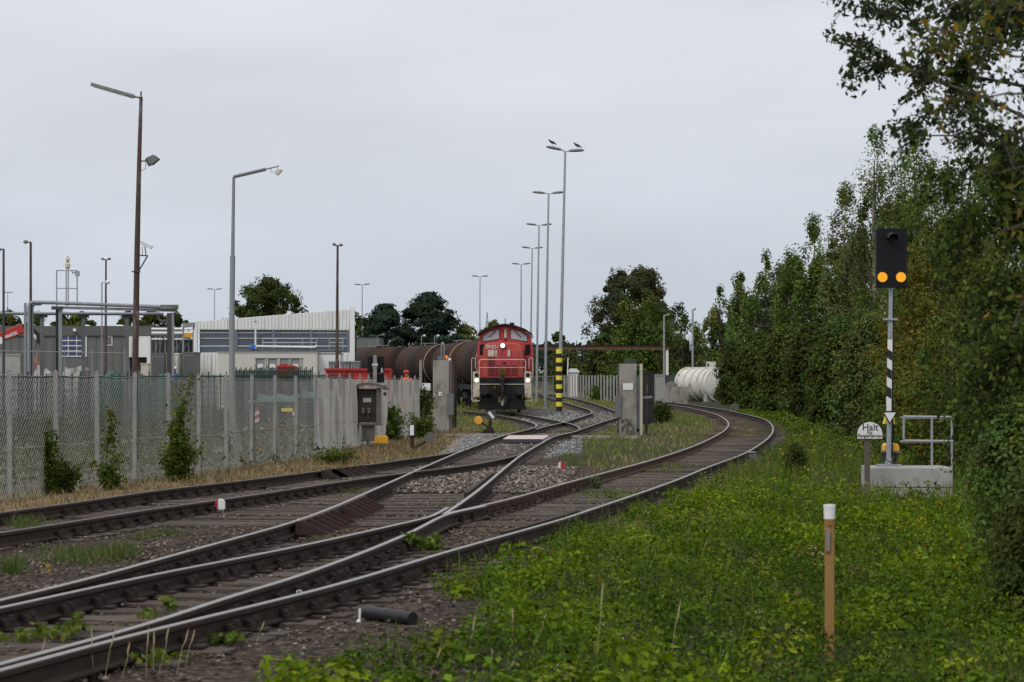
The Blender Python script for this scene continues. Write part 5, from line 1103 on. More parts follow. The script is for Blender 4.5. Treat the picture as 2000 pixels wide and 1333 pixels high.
mb = MB(); mb.prism([(HX(357), HZ(632)), (HX(379), HZ(630)), (HX(379), HZ(638)), (HX(357), HZ(641))], 'y', -.1, .3); mb.box((HX(357.5), .1, HZ(636)/2), (.1, .12, HZ(636))); mb.box((HX(378), .1, HZ(636)/2), (.12, .12, HZ(636))); mb.build('side_canopy', M['galvd'], t)
mb = MB(); mb.tube([(HX(503), -1.2, HZ(690)), (HX(503), -1.2, HZ(630))], .06, 8); mb.build('vent_pipe', M['white'], t); mb = MB(); mb.box((HX(503), -1.2, HZ(629)), (.16, .16, .08)); mb.build('vent_cap', M['galvd'], t)
# platform with railing in front of it
d = 146; xa, xe = X_at(457, d), X_at(673, d); z0 = ground(xa, d); t = thing('pipe_platform', 'long steel platform with railing and pipes in front of the white hall', 'platform', (xa, d, z0)); Wd = xe-xa
mb = MB(); mb.box((Wd/2, 0, HZ(684.5)), (Wd, 1.4, .14)); mb.build('deck', M['grey'], t)
for i in range(6): mb = MB(); mb.box((.3+(Wd-.6)*i/5, 0, HZ(686)/2), (.16, .16, HZ(686))); mb.build('leg', M['galvd'], t)
for (x0_, x1_) in ((515, 565), (565, 620), (645, 671)):
    for xx in (x0_, (x0_+x1_)/2, x1_): mb = MB(); mb.tube([(HX(xx), -.6, HZ(684)), (HX(xx), -.6, HZ(662))], .035, 6); mb.build('railing_post', M['galv'], t)
    for yy in (662, 670, 677): mb = MB(); mb.tube([(HX(x0_), -.6, HZ(yy)), (HX(x1_), -.6, HZ(yy))], .035, 6); mb.build('railing_bar', M['galv'], t)
mb = MB(); mb.tube([(HX(492), -.75, HZ(677)), (HX(615), -.75, HZ(679)), (HX(621), -.75, HZ(676.5))], .07, 8); mb.build('pipe', M['white'], t, 50)
mb = MB(); mb.box((HX(497), -.9, HZ(678)), (.28, .2, .26)); mb.build('valve_drive', M['bluebr'], t, bevel=.02)
# long white container and smaller units
def boxthing(name, label, cat, x0, x1, y_top, d, depth, material, ribs=0, rmat=None, group=None, rz=0):
    X0, X1 = X_at(x0, d), X_at(x1, d); z0 = ground((X0+X1)/2, d); h = Z_at(y_top, d)-z0; t = thing(name, label, cat, ((X0+X1)/2, d, z0), rz, group)
    mb = MB(); mb.box((0, depth/2, h/2), (X1-X0, depth, h)); mb.build('body', M[material], t, bevel=.02)
    if ribs:
        mb = MB(); mb.box((0, 0, h/2), (.06, .06, h*.9)); me = mb.mesh('side_rib', M[rmat or material])
        for i in range(ribs): inst(me, 'side_rib', t, (-(X1-X0)/2+(X1-X0)*(i+.5)/ribs, -.015, 0))
    mb = MB(); mb.box((0, depth/2, h+.03), (X1-X0+.06, depth+.06, .07)); mb.build('top_rim', M[rmat or material], t)
    return t, X1-X0, h
boxthing('long_container', 'long cream white container in front of the white hall', 'container', 425, 619, 689.5, 138, 2.4, 'contcream', 0, 'concgrey')
boxthing('white_tank_container', 'white box container right of the long cream container', 'container', 622, 664, 692, 139, 2.4, 'white', 0, 'galvd')
boxthing('grey_shed', 'narrow ribbed grey shed left of the white hall', 'shed', 357, 379, 690, 148, 3, 'cladgrey', 7, 'grey')
boxthing('ribbed_container', 'ribbed grey container beneath the pipe rack', 'container', 296, 320, 692, 150, 3, 'cladgrey', 8, 'grey')
boxthing('pale_stack_unit', 'pale stacked storage unit behind the pipe bridge column', 'container', 320, 349, 692, 151, 2.5, 'cream', 4, 'white')
boxthing('small_grey_building', 'small plain grey building right of the white hall', 'building', 694, 741, 661, 222, 8, 'grey', 0, 'cladgrey2')
boxthing('concrete_block_wall', 'grey concrete storage block at the far left behind the fence', 'storage block', -60, 40, 694.5, 112, 1.5, 'yardconc', 0)
for i, (xa_, lab) in enumerate(((498, 'first grey wire-framed liquid container from the left by the green fence'), (522, 'second grey wire-framed liquid container by the green fence'), (545, 'third grey wire-framed liquid container, with reddish label, by the green fence'), (567, 'fourth grey wire-framed liquid container, next to the red skip'))):
    d = 124; t, w_, h = boxthing('liquid_container', lab, 'container', xa_, xa_+21, 702, d, 1.0, 'galvd', 0, 'grey', 'wire-framed liquid containers')
    for sx in (-.5, .5): mb = MB(); mb.box((sx*w_*.98, -.04, h/2), (.07, .07, h+.04)); mb.build('corner_post', M['cream'], t)
    mb = MB(); mb.box((0, -.03, h-.35), (.3, .02, .2)); mb.build('label_plate', M['red' if i == 2 else 'white'], t)
for i, (xa_, lab) in enumerate(((642, 'left grey gas cage above the red skip'), (665, 'middle grey gas cage above the red skip'), (684, 'right grey gas cage above the red skip'))):
    t, w_, h = boxthing('gas_cage', lab, 'cage', xa_, xa_+18, 708, 126, 1.0, 'grey', 3, 'galv', 'grey gas cages')
def skip_bin(label, x0, x1, yt, d, material='red'):
    X0, X1 = X_at(x0, d), X_at(x1, d); z0 = ground(X0, d); h = Z_at(yt, d)-z0; t = thing('skip_container', label, 'skip', ((X0+X1)/2, d, z0)); W_ = X1-X0
    mb = MB(); V = [(-W_/2+.06, 0, .1), (W_/2-.06, 0, .1), (W_/2, -.1, h), (-W_/2, -.1, h), (-W_/2+.06, 2, .1), (W_/2-.06, 2, .1), (W_/2, 2.1, h), (-W_/2, 2.1, h)]; mb.add(V, [(0, 1, 2, 3), (4, 7, 6, 5), (0, 3, 7, 4), (1, 5, 6, 2), (0, 4, 5, 1), (3, 2, 6, 7)]); mb.build('bin', M[material], t)
    for i in range(max(2, int(W_/1.1))):
        u = -W_/2+.3+(W_-.6)*(i+.5)/max(2, int(W_/1.1)); mb = MB(); mb.box((u, -.1, h*.55), (.09, .1, h*.8)); mb.build('rib', M[material], t)
    mb = MB(); mb.box((0, -.12, h), (W_+.1, .12, .1)); mb.build('rim', M[material], t); return t
skip_bin('long red steel skip left of the black signal board', 636, 762, 722, 108)
skip_bin('small red skip with slanted front beside the green palisade', 543, 575, 716, 118)
# green covered trailers behind the fence
def bin_trailer(label, x0, x1, yt, yb, d, boards):
    X0, X1 = X_at(x0, d), X_at(x1, d); z0 = ground(X0, d); t = thing('covered_trailer', label, 'trailer', ((X0+X1)/2, d, z0)); W_ = X1-X0; h = Z_at(yt, d)-z0; hb = Z_at(yb, d)-z0
    mb = MB(); mb.box((0, 1.2, h*.45+.15), (W_, 2.4, h*.55)); mb.build('bed', M['green'], t, bevel=.03)
    mb = MB(); V = []; n_ = 9
    for j in (0, 1, 2):
        for i in range(n_): V.append((-W_/2-.04+(W_+.08)*i/(n_-1), -.05+1.25*j, (h*.72 if j != 1 else h*1.0)+.05*math.sin(i*1.7+j)))
    mb.add(V, [(j*n_+i, j*n_+i+1, (j+1)*n_+i+1, (j+1)*n_+i) for j in (0, 1) for i in range(n_-1)]); tp = mb.build('tarpaulin', M['greentarp'], t, 70); sm = tp.modifiers.new('thick', 'SOLIDIFY'); sm.thickness = .03
    for sx in (-1, 1):
        mb = MB(); mb.cyl((sx*W_*.36, -.02, .3), (sx*W_*.36, .25, .3), .3, .3, 14); mb.build('wheel', M['black'], t, 40)
        if boards:
            for j in range(4): mb = MB(); zz = h*.28+j*.13; mb.prism([(sx*W_*.47-.07, zz), (sx*W_*.47+.07, zz+.06), (sx*W_*.47+.07, zz+.19), (sx*W_*.47-.07, zz+.13)], 'y', -.07, -.04); mb.build('warning_stripe', M['red' if j % 2 else 'white'], t)
    if boards: mb = MB(); mb.box((W_*.28, -.03, h*.62), (.4, .03, .12)); mb.build('number_plate', M['yellowbr'], t)
    return t
bin_trailer('green tarpaulin-covered trailer with red and white warning boards behind the fence', 500, 578, 772, 815, 84, True)
bin_trailer('second green covered trailer just right of the one with warning boards', 585, 648, 764, 812, 90, False)
# heaps of material
def heap(name, label, cat, x, d, w_, h, material, seed):
    rnd = random.Random(seed); X = X_at(x, d); t = thing(name, label, cat, (X, d, ground(X, d)))
    for k in range(4):
        mb = MB(); V = []; n_ = 9; c = Vector((rnd.uniform(-.35, .35)*w_, rnd.uniform(-.3, .3), 0)); r0 = w_*rnd.uniform(.25, .4); hh = h*rnd.uniform(.6, 1)
        for (q, z_) in ((1, 0), (1, .5), (.86, .86), (.45, 1)):
            for i in range(n_): an = 2*math.pi*i/n_; e_ = q*r0*rnd.uniform(.8, 1.15); V.append(c+Vector((e_*math.cos(an), e_*math.sin(an), hh*z_*rnd.uniform(.9, 1.05))))
        mb.add(V, [(j*n_+i, j*n_+(i+1) % n_, (j+1)*n_+(i+1) % n_, (j+1)*n_+i) for j in range(3) for i in range(n_)]+[tuple(range(3*n_, 4*n_))]); mb.build('lump', M[material], t)
    return t
heap('white_sacks', 'pale bulging sacks heaped between the pipe bridge columns', 'sacks', 88, 120, 1.6, 2.5, 'concgrey', 1)
heap('rust_coil_pile', 'rust-brown coil pile behind the pale sacks', 'scrap heap', 79, 124, 1.3, 3.2, 'brick', 2)
heap('rubble_heap', 'tan rubble heap right of the pale sacks', 'rubble heap', 183, 118, 1.5, 2.5, 'stonebrown', 3)
heap('grey_debris', 'grey debris heap in front of the blue windowed door', 'debris heap', 140, 122, 1.8, 2.5, 'yardconc', 4)
heap('green_tarp_heap', 'green tarpaulin heap left of the rusty camera pole', 'tarpaulin heap', 215, 106, 1.7, 2.22, 'greentarp', 5)
heap('green_tarp_heap', 'green tarpaulin heap right of the rusty camera pole', 'tarpaulin heap', 296, 106, 1.6, 2.18, 'greentarp', 6)
boxthing('pale_crate', 'pale boxy crate standing by the white annex', 'crate', 275, 290, 712, 130, 1, 'cream')
# telehandler boom
d = 128; a = P(-26, 670, d); b_ = P(46.5, 641, d); X = a.x; t = thing('telehandler', 'red telescopic handler with raised boom at the far left', 'telehandler', (X, d, ground(X, d))); lo = t.location.copy()
mb = MB(); mb.beam(a-lo, b_-lo, .45, .5); bm_ = mb.build('boom', M['red'], t, bevel=.03)
mb = MB(); e_ = (b_-a).normalized(); mb.beam(b_-lo, b_-lo+e_*.35, .3, .34); mb.build('inner_boom', M['black'], t)
mb = MB(); c = P(65, 650, d)-lo; mb.beam(c, c+Vector((.18, 0, -.35)), .12, .14); mb.build('tilt_cylinder', M['white'], t); mb = MB(); c = P(77, 662, d)-lo; mb.box(c, (.24, .5, .5)); mb.tube([c+Vector((0, 0, -.2)), c+Vector((.1, 0, -.45))], .07, 6); mb.build('fork_carriage', M['black'], t); mb = MB(); mb.beam(b_-lo+e_*.3, P(77, 656, d)-lo, .16, .2); mb.build('boom_tip', M['black'], t)
c = P(21, 655, d)-lo; ang = math.atan2((b_-a).z, (b_-a).x); text('boom_lettering', 'MANITOU', .25, M['white'], t, c+Vector((.08, -.24, 0)), (R(90), -ang, 0), xs=.62, bold=.03)
mb = MB(); c = P(2, 666, d)-lo; mb.box(c+Vector((0, -.24, 0)), (.3, .02, .36), Matrix.Rotation(-ang, 3, 'Y')); mb.build('white_badge', M['white'], t)
mb = MB(); mb.box((-.2, .3, 1.2), (2.6, 1.8, 1.2)); mb.build('chassis', M['red'], t, bevel=.05)
for xx in (-1.1, .9): mb = MB(); mb.cyl((xx, -.7, .6), (xx, -.4, .6), .6, .6, 20); mb.build('wheel', M['black'], t, 40)
# pipe bridge
d = 112; z0 = ground(-20, d); xr = X_at(50, d); t = thing('pipe_bridge', 'grey steel pipe bridge with bent pipes and instrument frame on the left', 'pipe bridge', (xr, d, z0))
def HX(x): return X_at(x, d)-xr
def HZ(y): return Z_at(y, d)-z0
for (xx, w_, yt, mt) in ((49.5, .11, 592, 'galvd'), (53, .07, 594, 'grey'), (112, .13, 600, 'black'), (118, .15, 602, 'galvd'), (72, .16, 616, 'grey'), (154, .16, 616, 'grey'), (240, .16, 616, 'grey'), (331, .2, 612, 'darkgrey'), (337, .14, 612, 'galvd')):
    mb = MB(); mb.box((HX(xx), 0 if mt != 'grey' else 1.2, HZ(yt)/2), (w_, w_*1.2, HZ(yt))); mb.build('column', M[mt], t)
mb = MB(); mb.tube([(HX(58), -.15, 0), (HX(58), -.15, HZ(600)), (HX(60), -.15, HZ(592.5)), (HX(66), -.15, HZ(591)), (HX(110), -.15, HZ(592)), (HX(340), -.15, HZ(601))], .09, 10); mb.build('pipe', M['galvd'], t, 60)
mb = MB(); mb.tube([(HX(63), .1, 0), (HX(62), .1, HZ(602)), (HX(65), .1, HZ(595)), (HX(80), .1, HZ(594))], .07, 10); mb.build('pipe', M['galv'], t, 60)
mb = MB(); mb.beam((HX(105), 0, HZ(601)), (HX(346), 0, HZ(607)), .2, .13); mb.build('girder', M['galvd'], t)
mb = MB(); mb.beam((HX(-80), 1.2, HZ(612)), (HX(312), 1.2, HZ(613)), .2, .12); mb.tube([(HX(-80), 1.0, HZ(611)), (HX(312), 1.0, HZ(612))], .06, 8); mb.build('rear_girder', M['galvd'], t)
for xx in (112, 330): mb = MB(); mb.box((HX(xx), 0, HZ(602)), (.5, .4, .16)); mb.build('bearing', M['darkgrey'], t)
for xx in (72, 154, 240): mb = MB(); mb.box((HX(xx), 1.2, HZ(617)), (.5, .3, .12)); mb.build('bearing', M['darkgrey'], t)
mb = MB(); mb.box((HX(331), 0, HZ(600)), (.8, .5, .2)); mb.build('end_box', M['lampgrey'], t)
mb = MB(); mb.tube([(HX(308), .3, HZ(612)), (HX(307), .3, HZ(622)), (HX(312), .3, HZ(627)), (HX(326), .3, HZ(627))], .06, 8); mb.build('bent_pipe', M['lampgrey'], t, 60)
for xx in (111.5, 130, 134, 151.5): mb = MB(); mb.box((HX(xx), -.1, (HZ(598)+HZ(529))/2), (.05, .05, HZ(529)-HZ(598))); mb.build('frame_post', M['galvd'], t)
for yy in (529, 564): mb = MB(); mb.beam((HX(111.5), -.1, HZ(yy)), (HX(152), -.1, HZ(yy)), .04, .04); mb.build('frame_bar', M['galvd'], t)
mb = MB(); c = Vector((HX(133), -.1, HZ(527))); mb.tube([c, c+Vector((0, 0, .1)), c+Vector((0, 0, .25)), c+Vector((0, 0, .35)), c+Vector((0, 0, .42)), c+Vector((0, 0, .5)), c+Vector((0, 0, .62)), c+Vector((0, 0, .65))], [.06, .12, .12, .05, .1, .1, .04, .04], 10); mb.build('sensor_head', M['cream'], t)
mb = MB(); mb.box((HX(152), -.12, HZ(535)), (.2, .2, .24)); mb.build('sensor_box', M['galv'], t); mb = MB(); mb.tube([(HX(141), -.1, HZ(530)), (HX(143), -.1, HZ(535)), (HX(147), -.1, HZ(532))], .025, 5); mb.build('cable', M['black'], t)
# pipe rack behind the annex
d = 158; z0 = ground(-20, d); xr = X_at(296, d); t = thing('pipe_rack', 'dense rack of white pipes between the grey hall and the white hall', 'pipe rack', (xr, d, z0))
for yy, r_ in ((643, .08), (651, .1), (663, .06)): mb = MB(); mb.tube([(HX(296), 0, HZ(yy)), (HX(382), 0, HZ(yy))], r_, 8); mb.build('pipe', M['white'], t)
for xx in (304, 312, 322, 335, 345, 356, 368): mb = MB(); mb.box((HX(xx), .1, HZ(642)/2), (.07, .07, HZ(642))); mb.build('upright', M['galvd'], t)
for xx, yy in ((306, 668), (315, 660), (342, 672), (350, 664), (360, 670)): mb = MB(); mb.tube([(HX(xx), -.1, HZ(yy+14)), (HX(xx+4), -.1, HZ(yy)), (HX(xx+9), -.1, HZ(yy+12))], .04, 5); mb.build('pipe_bend', M['grey'], t)
mb = MB(); mb.box((HX(337), .6, HZ(677)), (HX(380)-HX(296), .1, .9)); mb.build('equipment_screen', M['darkgrey'], t)
mb = MB(); mb.box((HX(368), -.2, HZ(655)), (.6, .2, .3)); mb.build('yellow_hoist', M['yellow'], t)
# thin yard mesh fence posts
d = 104; a = P(-10, 684, d); t = thing('thin_yard_fence', 'thin tall grey fence of slender posts in front of the grey hall', 'fence', (X_at(-10, d), d, ground(-20, d))); z0 = t.location.z
mb = MB(); mb.cyl((0, 0, 0), (0, 0, 3.2), .025, .025, 6); me = mb.mesh('post', M['galvd'])
for xx in (72, 126, 180, 244): inst(me, 'post', t, (X_at(xx, d)-t.location.x, 0, 0))
mb = MB(); mb.tube([(0, 0, 3.15), (X_at(244, d)-t.location.x, 0, 3.05)], .015, 5); mb.build('top_wire', M['galvd'], t)
# posts, persons
def person(label, x, d, head_y, jacket, helmet, rz=0):
    X = X_at(x, d); z0 = ground(X, d); H = 1.8; lift = Z_at(head_y, d)-z0-H
    t = thing('person', label, 'person', (X, d, z0), rz)
    pts = {'pel': (0, 0, .95), 'che': (0, 0, 1.3), 'nek': (0, 0, 1.48), 'hed': (0, -.02, 1.58), 'top': (0, -.02, 1.74), 'sl': (-.2, 0, 1.4), 'el': (-.27, -.02, 1.12), 'hl': (-.24, -.18, .95), 'sr': (.2, 0, 1.4), 'er': (.27, -.02, 1.12), 'hr': (.24, -.18, .95), 'kl': (-.11, -.02, .5), 'fl': (-.12, 0, .06), 'tl': (-.12, -.14, .03), 'kr': (.11, -.02, .5), 'fr': (.12, 0, .06), 'tr': (.12, -.14, .03)}
    rad = {'pel': .15, 'che': .17, 'nek': .06, 'hed': .085, 'top': .08, 'sl': .075, 'el': .055, 'hl': .04, 'sr': .075, 'er': .055, 'hr': .04, 'kl': .075, 'fl': .05, 'tl': .04, 'kr': .075, 'fr': .05, 'tr': .04}
    ed = [('pel', 'che'), ('che', 'nek'), ('nek', 'hed'), ('hed', 'top'), ('che', 'sl'), ('sl', 'el'), ('el', 'hl'), ('che', 'sr'), ('sr', 'er'), ('er', 'hr'), ('pel', 'kl'), ('kl', 'fl'), ('fl', 'tl'), ('pel', 'kr'), ('kr', 'fr'), ('fr', 'tr')]
    ks = list(pts); me = bpy.data.meshes.new('body'); me.from_pydata([pts[q] for q in ks], [(ks.index(a), ks.index(b_)) for a, b_ in ed], []); me.materials.append(M[jacket]); ob = bpy.data.objects.new('body', me); link(ob, t)
    ob.modifiers.new('skin', 'SKIN'); ob.modifiers.new('sub', 'SUBSURF').levels = 1
    for i, q in enumerate(ks): me.skin_vertices[0].data[i].radius = (rad[q], rad[q])
    me.skin_vertices[0].data[0].use_root = True
    mb = MB(); mb.sph((0, -.06, 1.62), .075, 10, 7, (.9, .8, 1.2)); mb.sph((0, -.14, 1.61), .018, 6, 5); mb.build('face', M['skin'], t, 60)
    mb = MB(); mb.sph((0, -.02, 1.71), .13, 12, 6, (1, 1.1, .8)); mb.box((0, -.14, 1.69), (.2, .1, .02)); mb.build('helmet', M[helmet], t, 60)
    t.location.z += max(0, lift)
    if lift > .05:
        mb = MB(); mb.box((X, d, z0+lift/2), (1.2, 1.0, lift)); st = mb.build('working_step', M['darkgrey']); tag(st, 'dark working step carrying the '+('person in orange' if jacket == 'hivis' else 'person in blue'), 'step')
    return t
person('person in bright orange jacket and red helmet looking over the fence', 793.5, 100, 723.5, 'hivis', 'red')
person('person in blue work clothes and white helmet below the pipe bridge', 341, 116, 716, 'blue', 'white')
# single posts near the signal from behind
d = 88; X = X_at(821.5, d); t = thing('concrete_fence_post', 'tall pale concrete post at the end of the wire mesh fence', 'post', (X, d, ground(X, d))); mb = MB(); mb.prism([(-.05, -.05), (.05, -.05), (.05, .05), (-.05, .05)], 'z', 0, Z_at(703, d)-ground(X, d)); mb.build('shaft', M['concpost'], t)
d = 73; X = X_at(492, d); t = thing('yard_bollard', 'dark short post with pale cap behind the fence by the green trailers', 'post', (X, d, ground(X, d))); mb = MB(); mb.box((0, 0, .62), (.14, .14, 1.25)); mb.build('shaft', M['darkgrey'], t); mb = MB(); mb.box((0, 0, 1.27), (.2, .2, .05)); mb.build('cap', M['galv'], t)
# far lattice mast
d = 900; X = X_at(951.5, d); t = thing('lattice_mast', 'far lattice transmission mast rising above the trees left of the locomotive', 'mast', (X, d, -.19)); H = Z_at(611, d)+.19; w_ = 2.2
for sx in (-1, 1):
    for sy in (-1, 1): mb = MB(); mb.tube([(sx*w_/2, sy*w_/2, 0), (sx*.9, sy*.9, H*.6), (0, 0, H)], [.16, .14, .1], 4); mb.build('leg', M['grey'], t)
for i in range(9):
    f0, f1 = i/9, (i+1)/9; mb = MB(); q0 = w_/2*(1-f0*.8); q1 = w_/2*(1-f1*.8); mb.tube([(-q0, -q0, H*f0), (q1, -q1, H*f1)], .08, 4); mb.tube([(q0, -q0, H*f0), (-q1, -q1, H*f1)], .08, 4); mb.build('bracing', M['grey'], t)

# ------------------------------------------------------------------ trees
def tr(name, label, x, d, top, rpx, kind, n_, leaf, cols, wts=None, cat='tree', **kw):
    m_ = 1.5 if str(kw.get('group', '')).startswith('tall trees') else 1.22
    return tree(name, label, cat, X_at(x, d), d, Z_at(top, d), m_*rpx*d/FPX, kind, n_, leaf, cols, wts, **kw)
g1 = 'trees behind the yard'
tr('birch_tree', 'broad dark birch rising behind the white hall roof', 520, 262, 545, 58, 'oak', 24000, .34, DRK, clusters=220, loose=.62, group=g1, base=.25)
tr('pine_tree', 'smaller dark pine right of the white hall', 752, 232, 597, 46, 'pine', 13000, .5, [(.018, .032, .02), (.026, .042, .024)], base=.05, group=g1, seed=1)
tr('pine_tree', 'large dark spreading pine above the tank wagons', 838, 236, 575, 60, 'pine', 19000, .5, [(.018, .032, .02), (.026, .042, .024), (.014, .026, .017)], base=.05, group=g1, seed=2)
tr('broadleaf_tree', 'dark tree just behind the right end of the white hall', 702, 300, 622, 26, 'oak', 2600, .6, DRK, group=g1, base=.1)
tr('broadleaf_tree', 'grey-green tree between the white hall and the pines', 722, 330, 628, 26, 'oak', 2600, .6, GRYG, group=g1, base=.1, seed=4)
tr('broadleaf_tree', 'hazy tree just right of the large pine', 908, 360, 640, 34, 'oak', 3500, .65, GRYG, group=g1, base=.1, seed=5)
tr('broadleaf_tree', 'hazy tree behind the locomotive cab', 962, 380, 632, 40, 'oak', 3500, .65, GRYG, group=g1, base=.1, seed=6)
for i, (x, tp, rp_, lab) in enumerate(((15, 612, 34, 'leftmost dark tree above the grey hall roof'), (75, 614, 30, 'dark tree above the grey hall behind the bent pipes'), (122, 618, 28, 'dark tree above the grey hall roof beside the instrument frame'), (160, 612, 26, 'dark tree above the grey hall right of the instrument frame'), (252, 612, 34, 'dark tree above the grey hall beside the rusty camera pole'), (296, 610, 34, 'dark tree above the grey hall right of the rusty pole'), (342, 616, 30, 'dark tree left of the white hall roof'))):
    tr('broadleaf_tree', lab, x, 250+i*7, tp, rp_, 'oak', 3200, .55, DRK if i != 3 else GRN, group='trees above the grey hall', base=.15, seed=i)
tr('birch_tree', 'large brownish birch behind the right gate pillar', 1240, 238, 530, 74, 'oak', 34000, .3, [(.05, .06, .026), (.066, .064, .03), (.04, .052, .02)], clusters=280, loose=.62, group=g1, base=.2, seed=8)
tr('young_birch', 'fresh green young birch in front of the brownish birch', 1222, 217, 592, 46, 'birch', 13000, .27, GRN, group=g1, base=.04, seed=9)
tr('young_birch', 'light green young birch right of centre before the brownish birch', 1268, 219, 586, 50, 'birch', 13000, .27, GRN, group=g1, base=.04, seed=10)
tr('broadleaf_tree', 'green tree between the brownish birch and the right hedge', 1332, 224, 618, 40, 'birch', 7000, .36, GRYG, group=g1, base=.03, seed=11)
tr('broadleaf_tree', 'small round tree seen beside the striped lamp foot', 1090, 330, 652, 24, 'oak', 2600, .55, DRK, group=g1, base=.05, seed=12)
tr('broadleaf_tree', 'light green tree under the rusty beam beside the lamps', 1112, 260, 688, 34, 'bush', 3600, .45, [(.08, .10, .032), (.06, .085, .028)], group=g1, base=.02, seed=13)
tr('broadleaf_tree', 'dark tree under the rusty beam left of the right gate pillar', 1180, 228, 660, 44, 'bush', 5200, .4, DRK, group=g1, base=.02, seed=14)
tr('broadleaf_tree', 'far tree tinted blue for haze, seen below the rusty beam', 1146, 470, 686, 32, 'oak', 2200, .7, [(.03, .045, .035)], group=g1, base=.02, seed=15)  # distance haze is put into the leaf colour as extra blue
tr('broadleaf_tree', 'dark bushy tree behind the white tank', 1318, 228, 680, 36, 'bush', 4200, .4, DRK, group=g1, base=.02, seed=16)
g2 = 'tall trees of the right-hand belt'
tr('willow_tree', 'outermost small tree at the far end of the right belt', 1406, 205, 566, 28, 'birch', 9000, .28, GRYG, group=g2, base=.03, seed=20)
tr('willow_tree', 'grey-green tree second from the far end of the right belt', 1446, 190, 540, 34, 'birch', 11000, .25, GRYG, group=g2, base=.03, seed=21)
tr('willow_tree', 'dense tree of the right belt with pointed top', 1496, 165, 497, 42, 'birch', 17000, .22, GRN, group=g2, base=.03, seed=22)
tr('willow_tree', 'brown-tinged tree of the right belt between two pointed ones', 1545, 148, 510, 44, 'oak', 16000, .2, [(.05, .065, .03), (.06, .06, .03)], group=g2, base=.03, seed=23)
tr('birch_tree', 'slender tall birch of the right belt', 1590, 132, 436, 48, 'birch', 20000, .18, GRN, group=g2, base=.05, seed=24)
tr('birch_tree', 'tall birch of the right belt left of the signal', 1650, 116, 372, 54, 'birch', 24000, .16, GRYG, group=g2, base=.05, seed=25)
tr('birch_tree', 'tallest loose-crowned birch directly behind the signal', 1710, 100, 256, 62, 'birch', 27000, .135, GRYG, group=g2, base=.06, seed=26)
tr('birch_tree', 'tall green birch just right behind the signal board', 1785, 87, 262, 72, 'birch', 30000, .12, GRN, group=g2, base=.06, seed=27)
tr('birch_tree', 'tall dark tree at the right, behind the overhanging twigs', 1880, 74, 270, 84, 'birch', 32000, .11, DRK+GRN, group=g2, base=.06, seed=28)
tr('maple_tree', 'yellow-brown tree behind the signal mast', 1836, 60, 455, 80, 'oak', 26000, .095, YEL, group=g2, base=.12, seed=29)
tr('maple_tree', 'dark green tree at the right edge behind the railing', 1945, 50, 330, 96, 'oak', 32000, .085, DRK+GRN[:2], group=g2, base=.05, seed=30)
g3 = 'bushes of the right-hand hedge'
for i, (x, d_, tp, rp_, lab, cl) in enumerate(((1440, 158, 672, 32, 'dark bush of the hedge covering the end of the white tank', DRK), (1484, 138, 655, 38, 'second bush of the right hedge from its far end', DRK+GRN[:2]), (1530, 122, 645, 42, 'third bush of the right hedge from its far end', DRK+GRN[:2]), (1584, 107, 640, 48, 'fourth bush of the right hedge, left of the halt board', DRK), (1640, 93, 635, 54, 'fifth bush of the right hedge, just left of the signal mast', DRK+GRN[:2]), (1705, 78, 622, 62, 'grey-green willow bush directly behind the signal mast', GRYG), (1778, 65, 640, 70, 'green bush of the hedge behind the tube railing', GRN), (1866, 53, 620, 80, 'olive bush of the hedge right of the tube railing', YEL+GRN))):
    tr('hedge_bush', lab, x, d_, tp, rp_, 'bush', 21000, .062*d_/60+.035, cl, group=g3, base=.0, seed=40+i, cat='bush', flat=.6)
tr('hedge_bush', 'large leafy bush close on the right edge of the picture', 1985, 34, 560, 92, 'bush', 32000, .07, GRN[:3]+DRK[:1], group=g3, base=.0, seed=60, cat='bush')
tr('hedge_bush', 'dark bramble bush at the lower right edge beside the weeds', 2010, 24, 800, 105, 'bush', 32000, .055, GRN+DRK[:1], group=g3, base=.0, seed=61, cat='bush')
tr('hedge_bush', 'nearest bramble bush in the lower right corner', 2075, 18.5, 930, 120, 'bush', 26000, .045, GRN[:2]+DRK, group=g3, base=.0, seed=62, cat='bush')

# near sallow with overhanging branches at the top right
def leafy_branch(mb, pts, r0, n_leaf, leaf, cols, wts, spread, store, rng, twigs=10, tw_len=.35):
    P_ = catmull([Vector(p) for p in pts], .06); n_ = len(P_); mb.tube(P_[::2]+[P_[-1]], [r0*(1-.9*i/max(1, len(P_[::2]))) for i in range(len(P_[::2])+1)], 5, False)
    src = [(p, 1-.6*i/n_) for i, p in enumerate(P_) if i > n_*.12]
    ends = []
    for k in range(twigs):
        i = int(rng.integers(int(n_*.1), n_-1)); p = P_[i]; dv = (P_[min(n_-1, i+3)]-P_[max(0, i-3)]).normalized()
        q = Vector(rng.normal(size=3)); q = (dv*.9+q*.75+Vector((0, 0, -.12))).normalized()*tw_len*float(rng.uniform(.5, 1.25))
        mid = p+q*.5+Vector((0, 0, .02)); tip = p+q+Vector((0, 0, -.05)); mb.tube([p, mid, tip], [.004, .003, .0015], 4, False)
        for j in range(9): u = (j+1)/9; ends.append((1-u)**2*p+2*u*(1-u)*mid+u*u*tip)
    allp = np.array([list(p) for p, _ in src]+[list(e_) for e_ in ends for _r in (0, 1)])
    k = rng.choice(len(allp), n_leaf); c = allp[k]+rng.normal(size=(n_leaf, 3))*spread
    store.append((c, leaf*rng.uniform(.6, 1.25, n_leaf), pal(n_leaf, cols, wts, .2, rng)))
rng = np.random.default_rng(5)
d0 = 17.0; base = Vector((X_at(2120, d0), d0, ground(X_at(2120, d0), d0))); SAL = thing('sallow_tree', 'near sallow tree overhanging the top right corner with dark drooping twigs', 'tree', base)
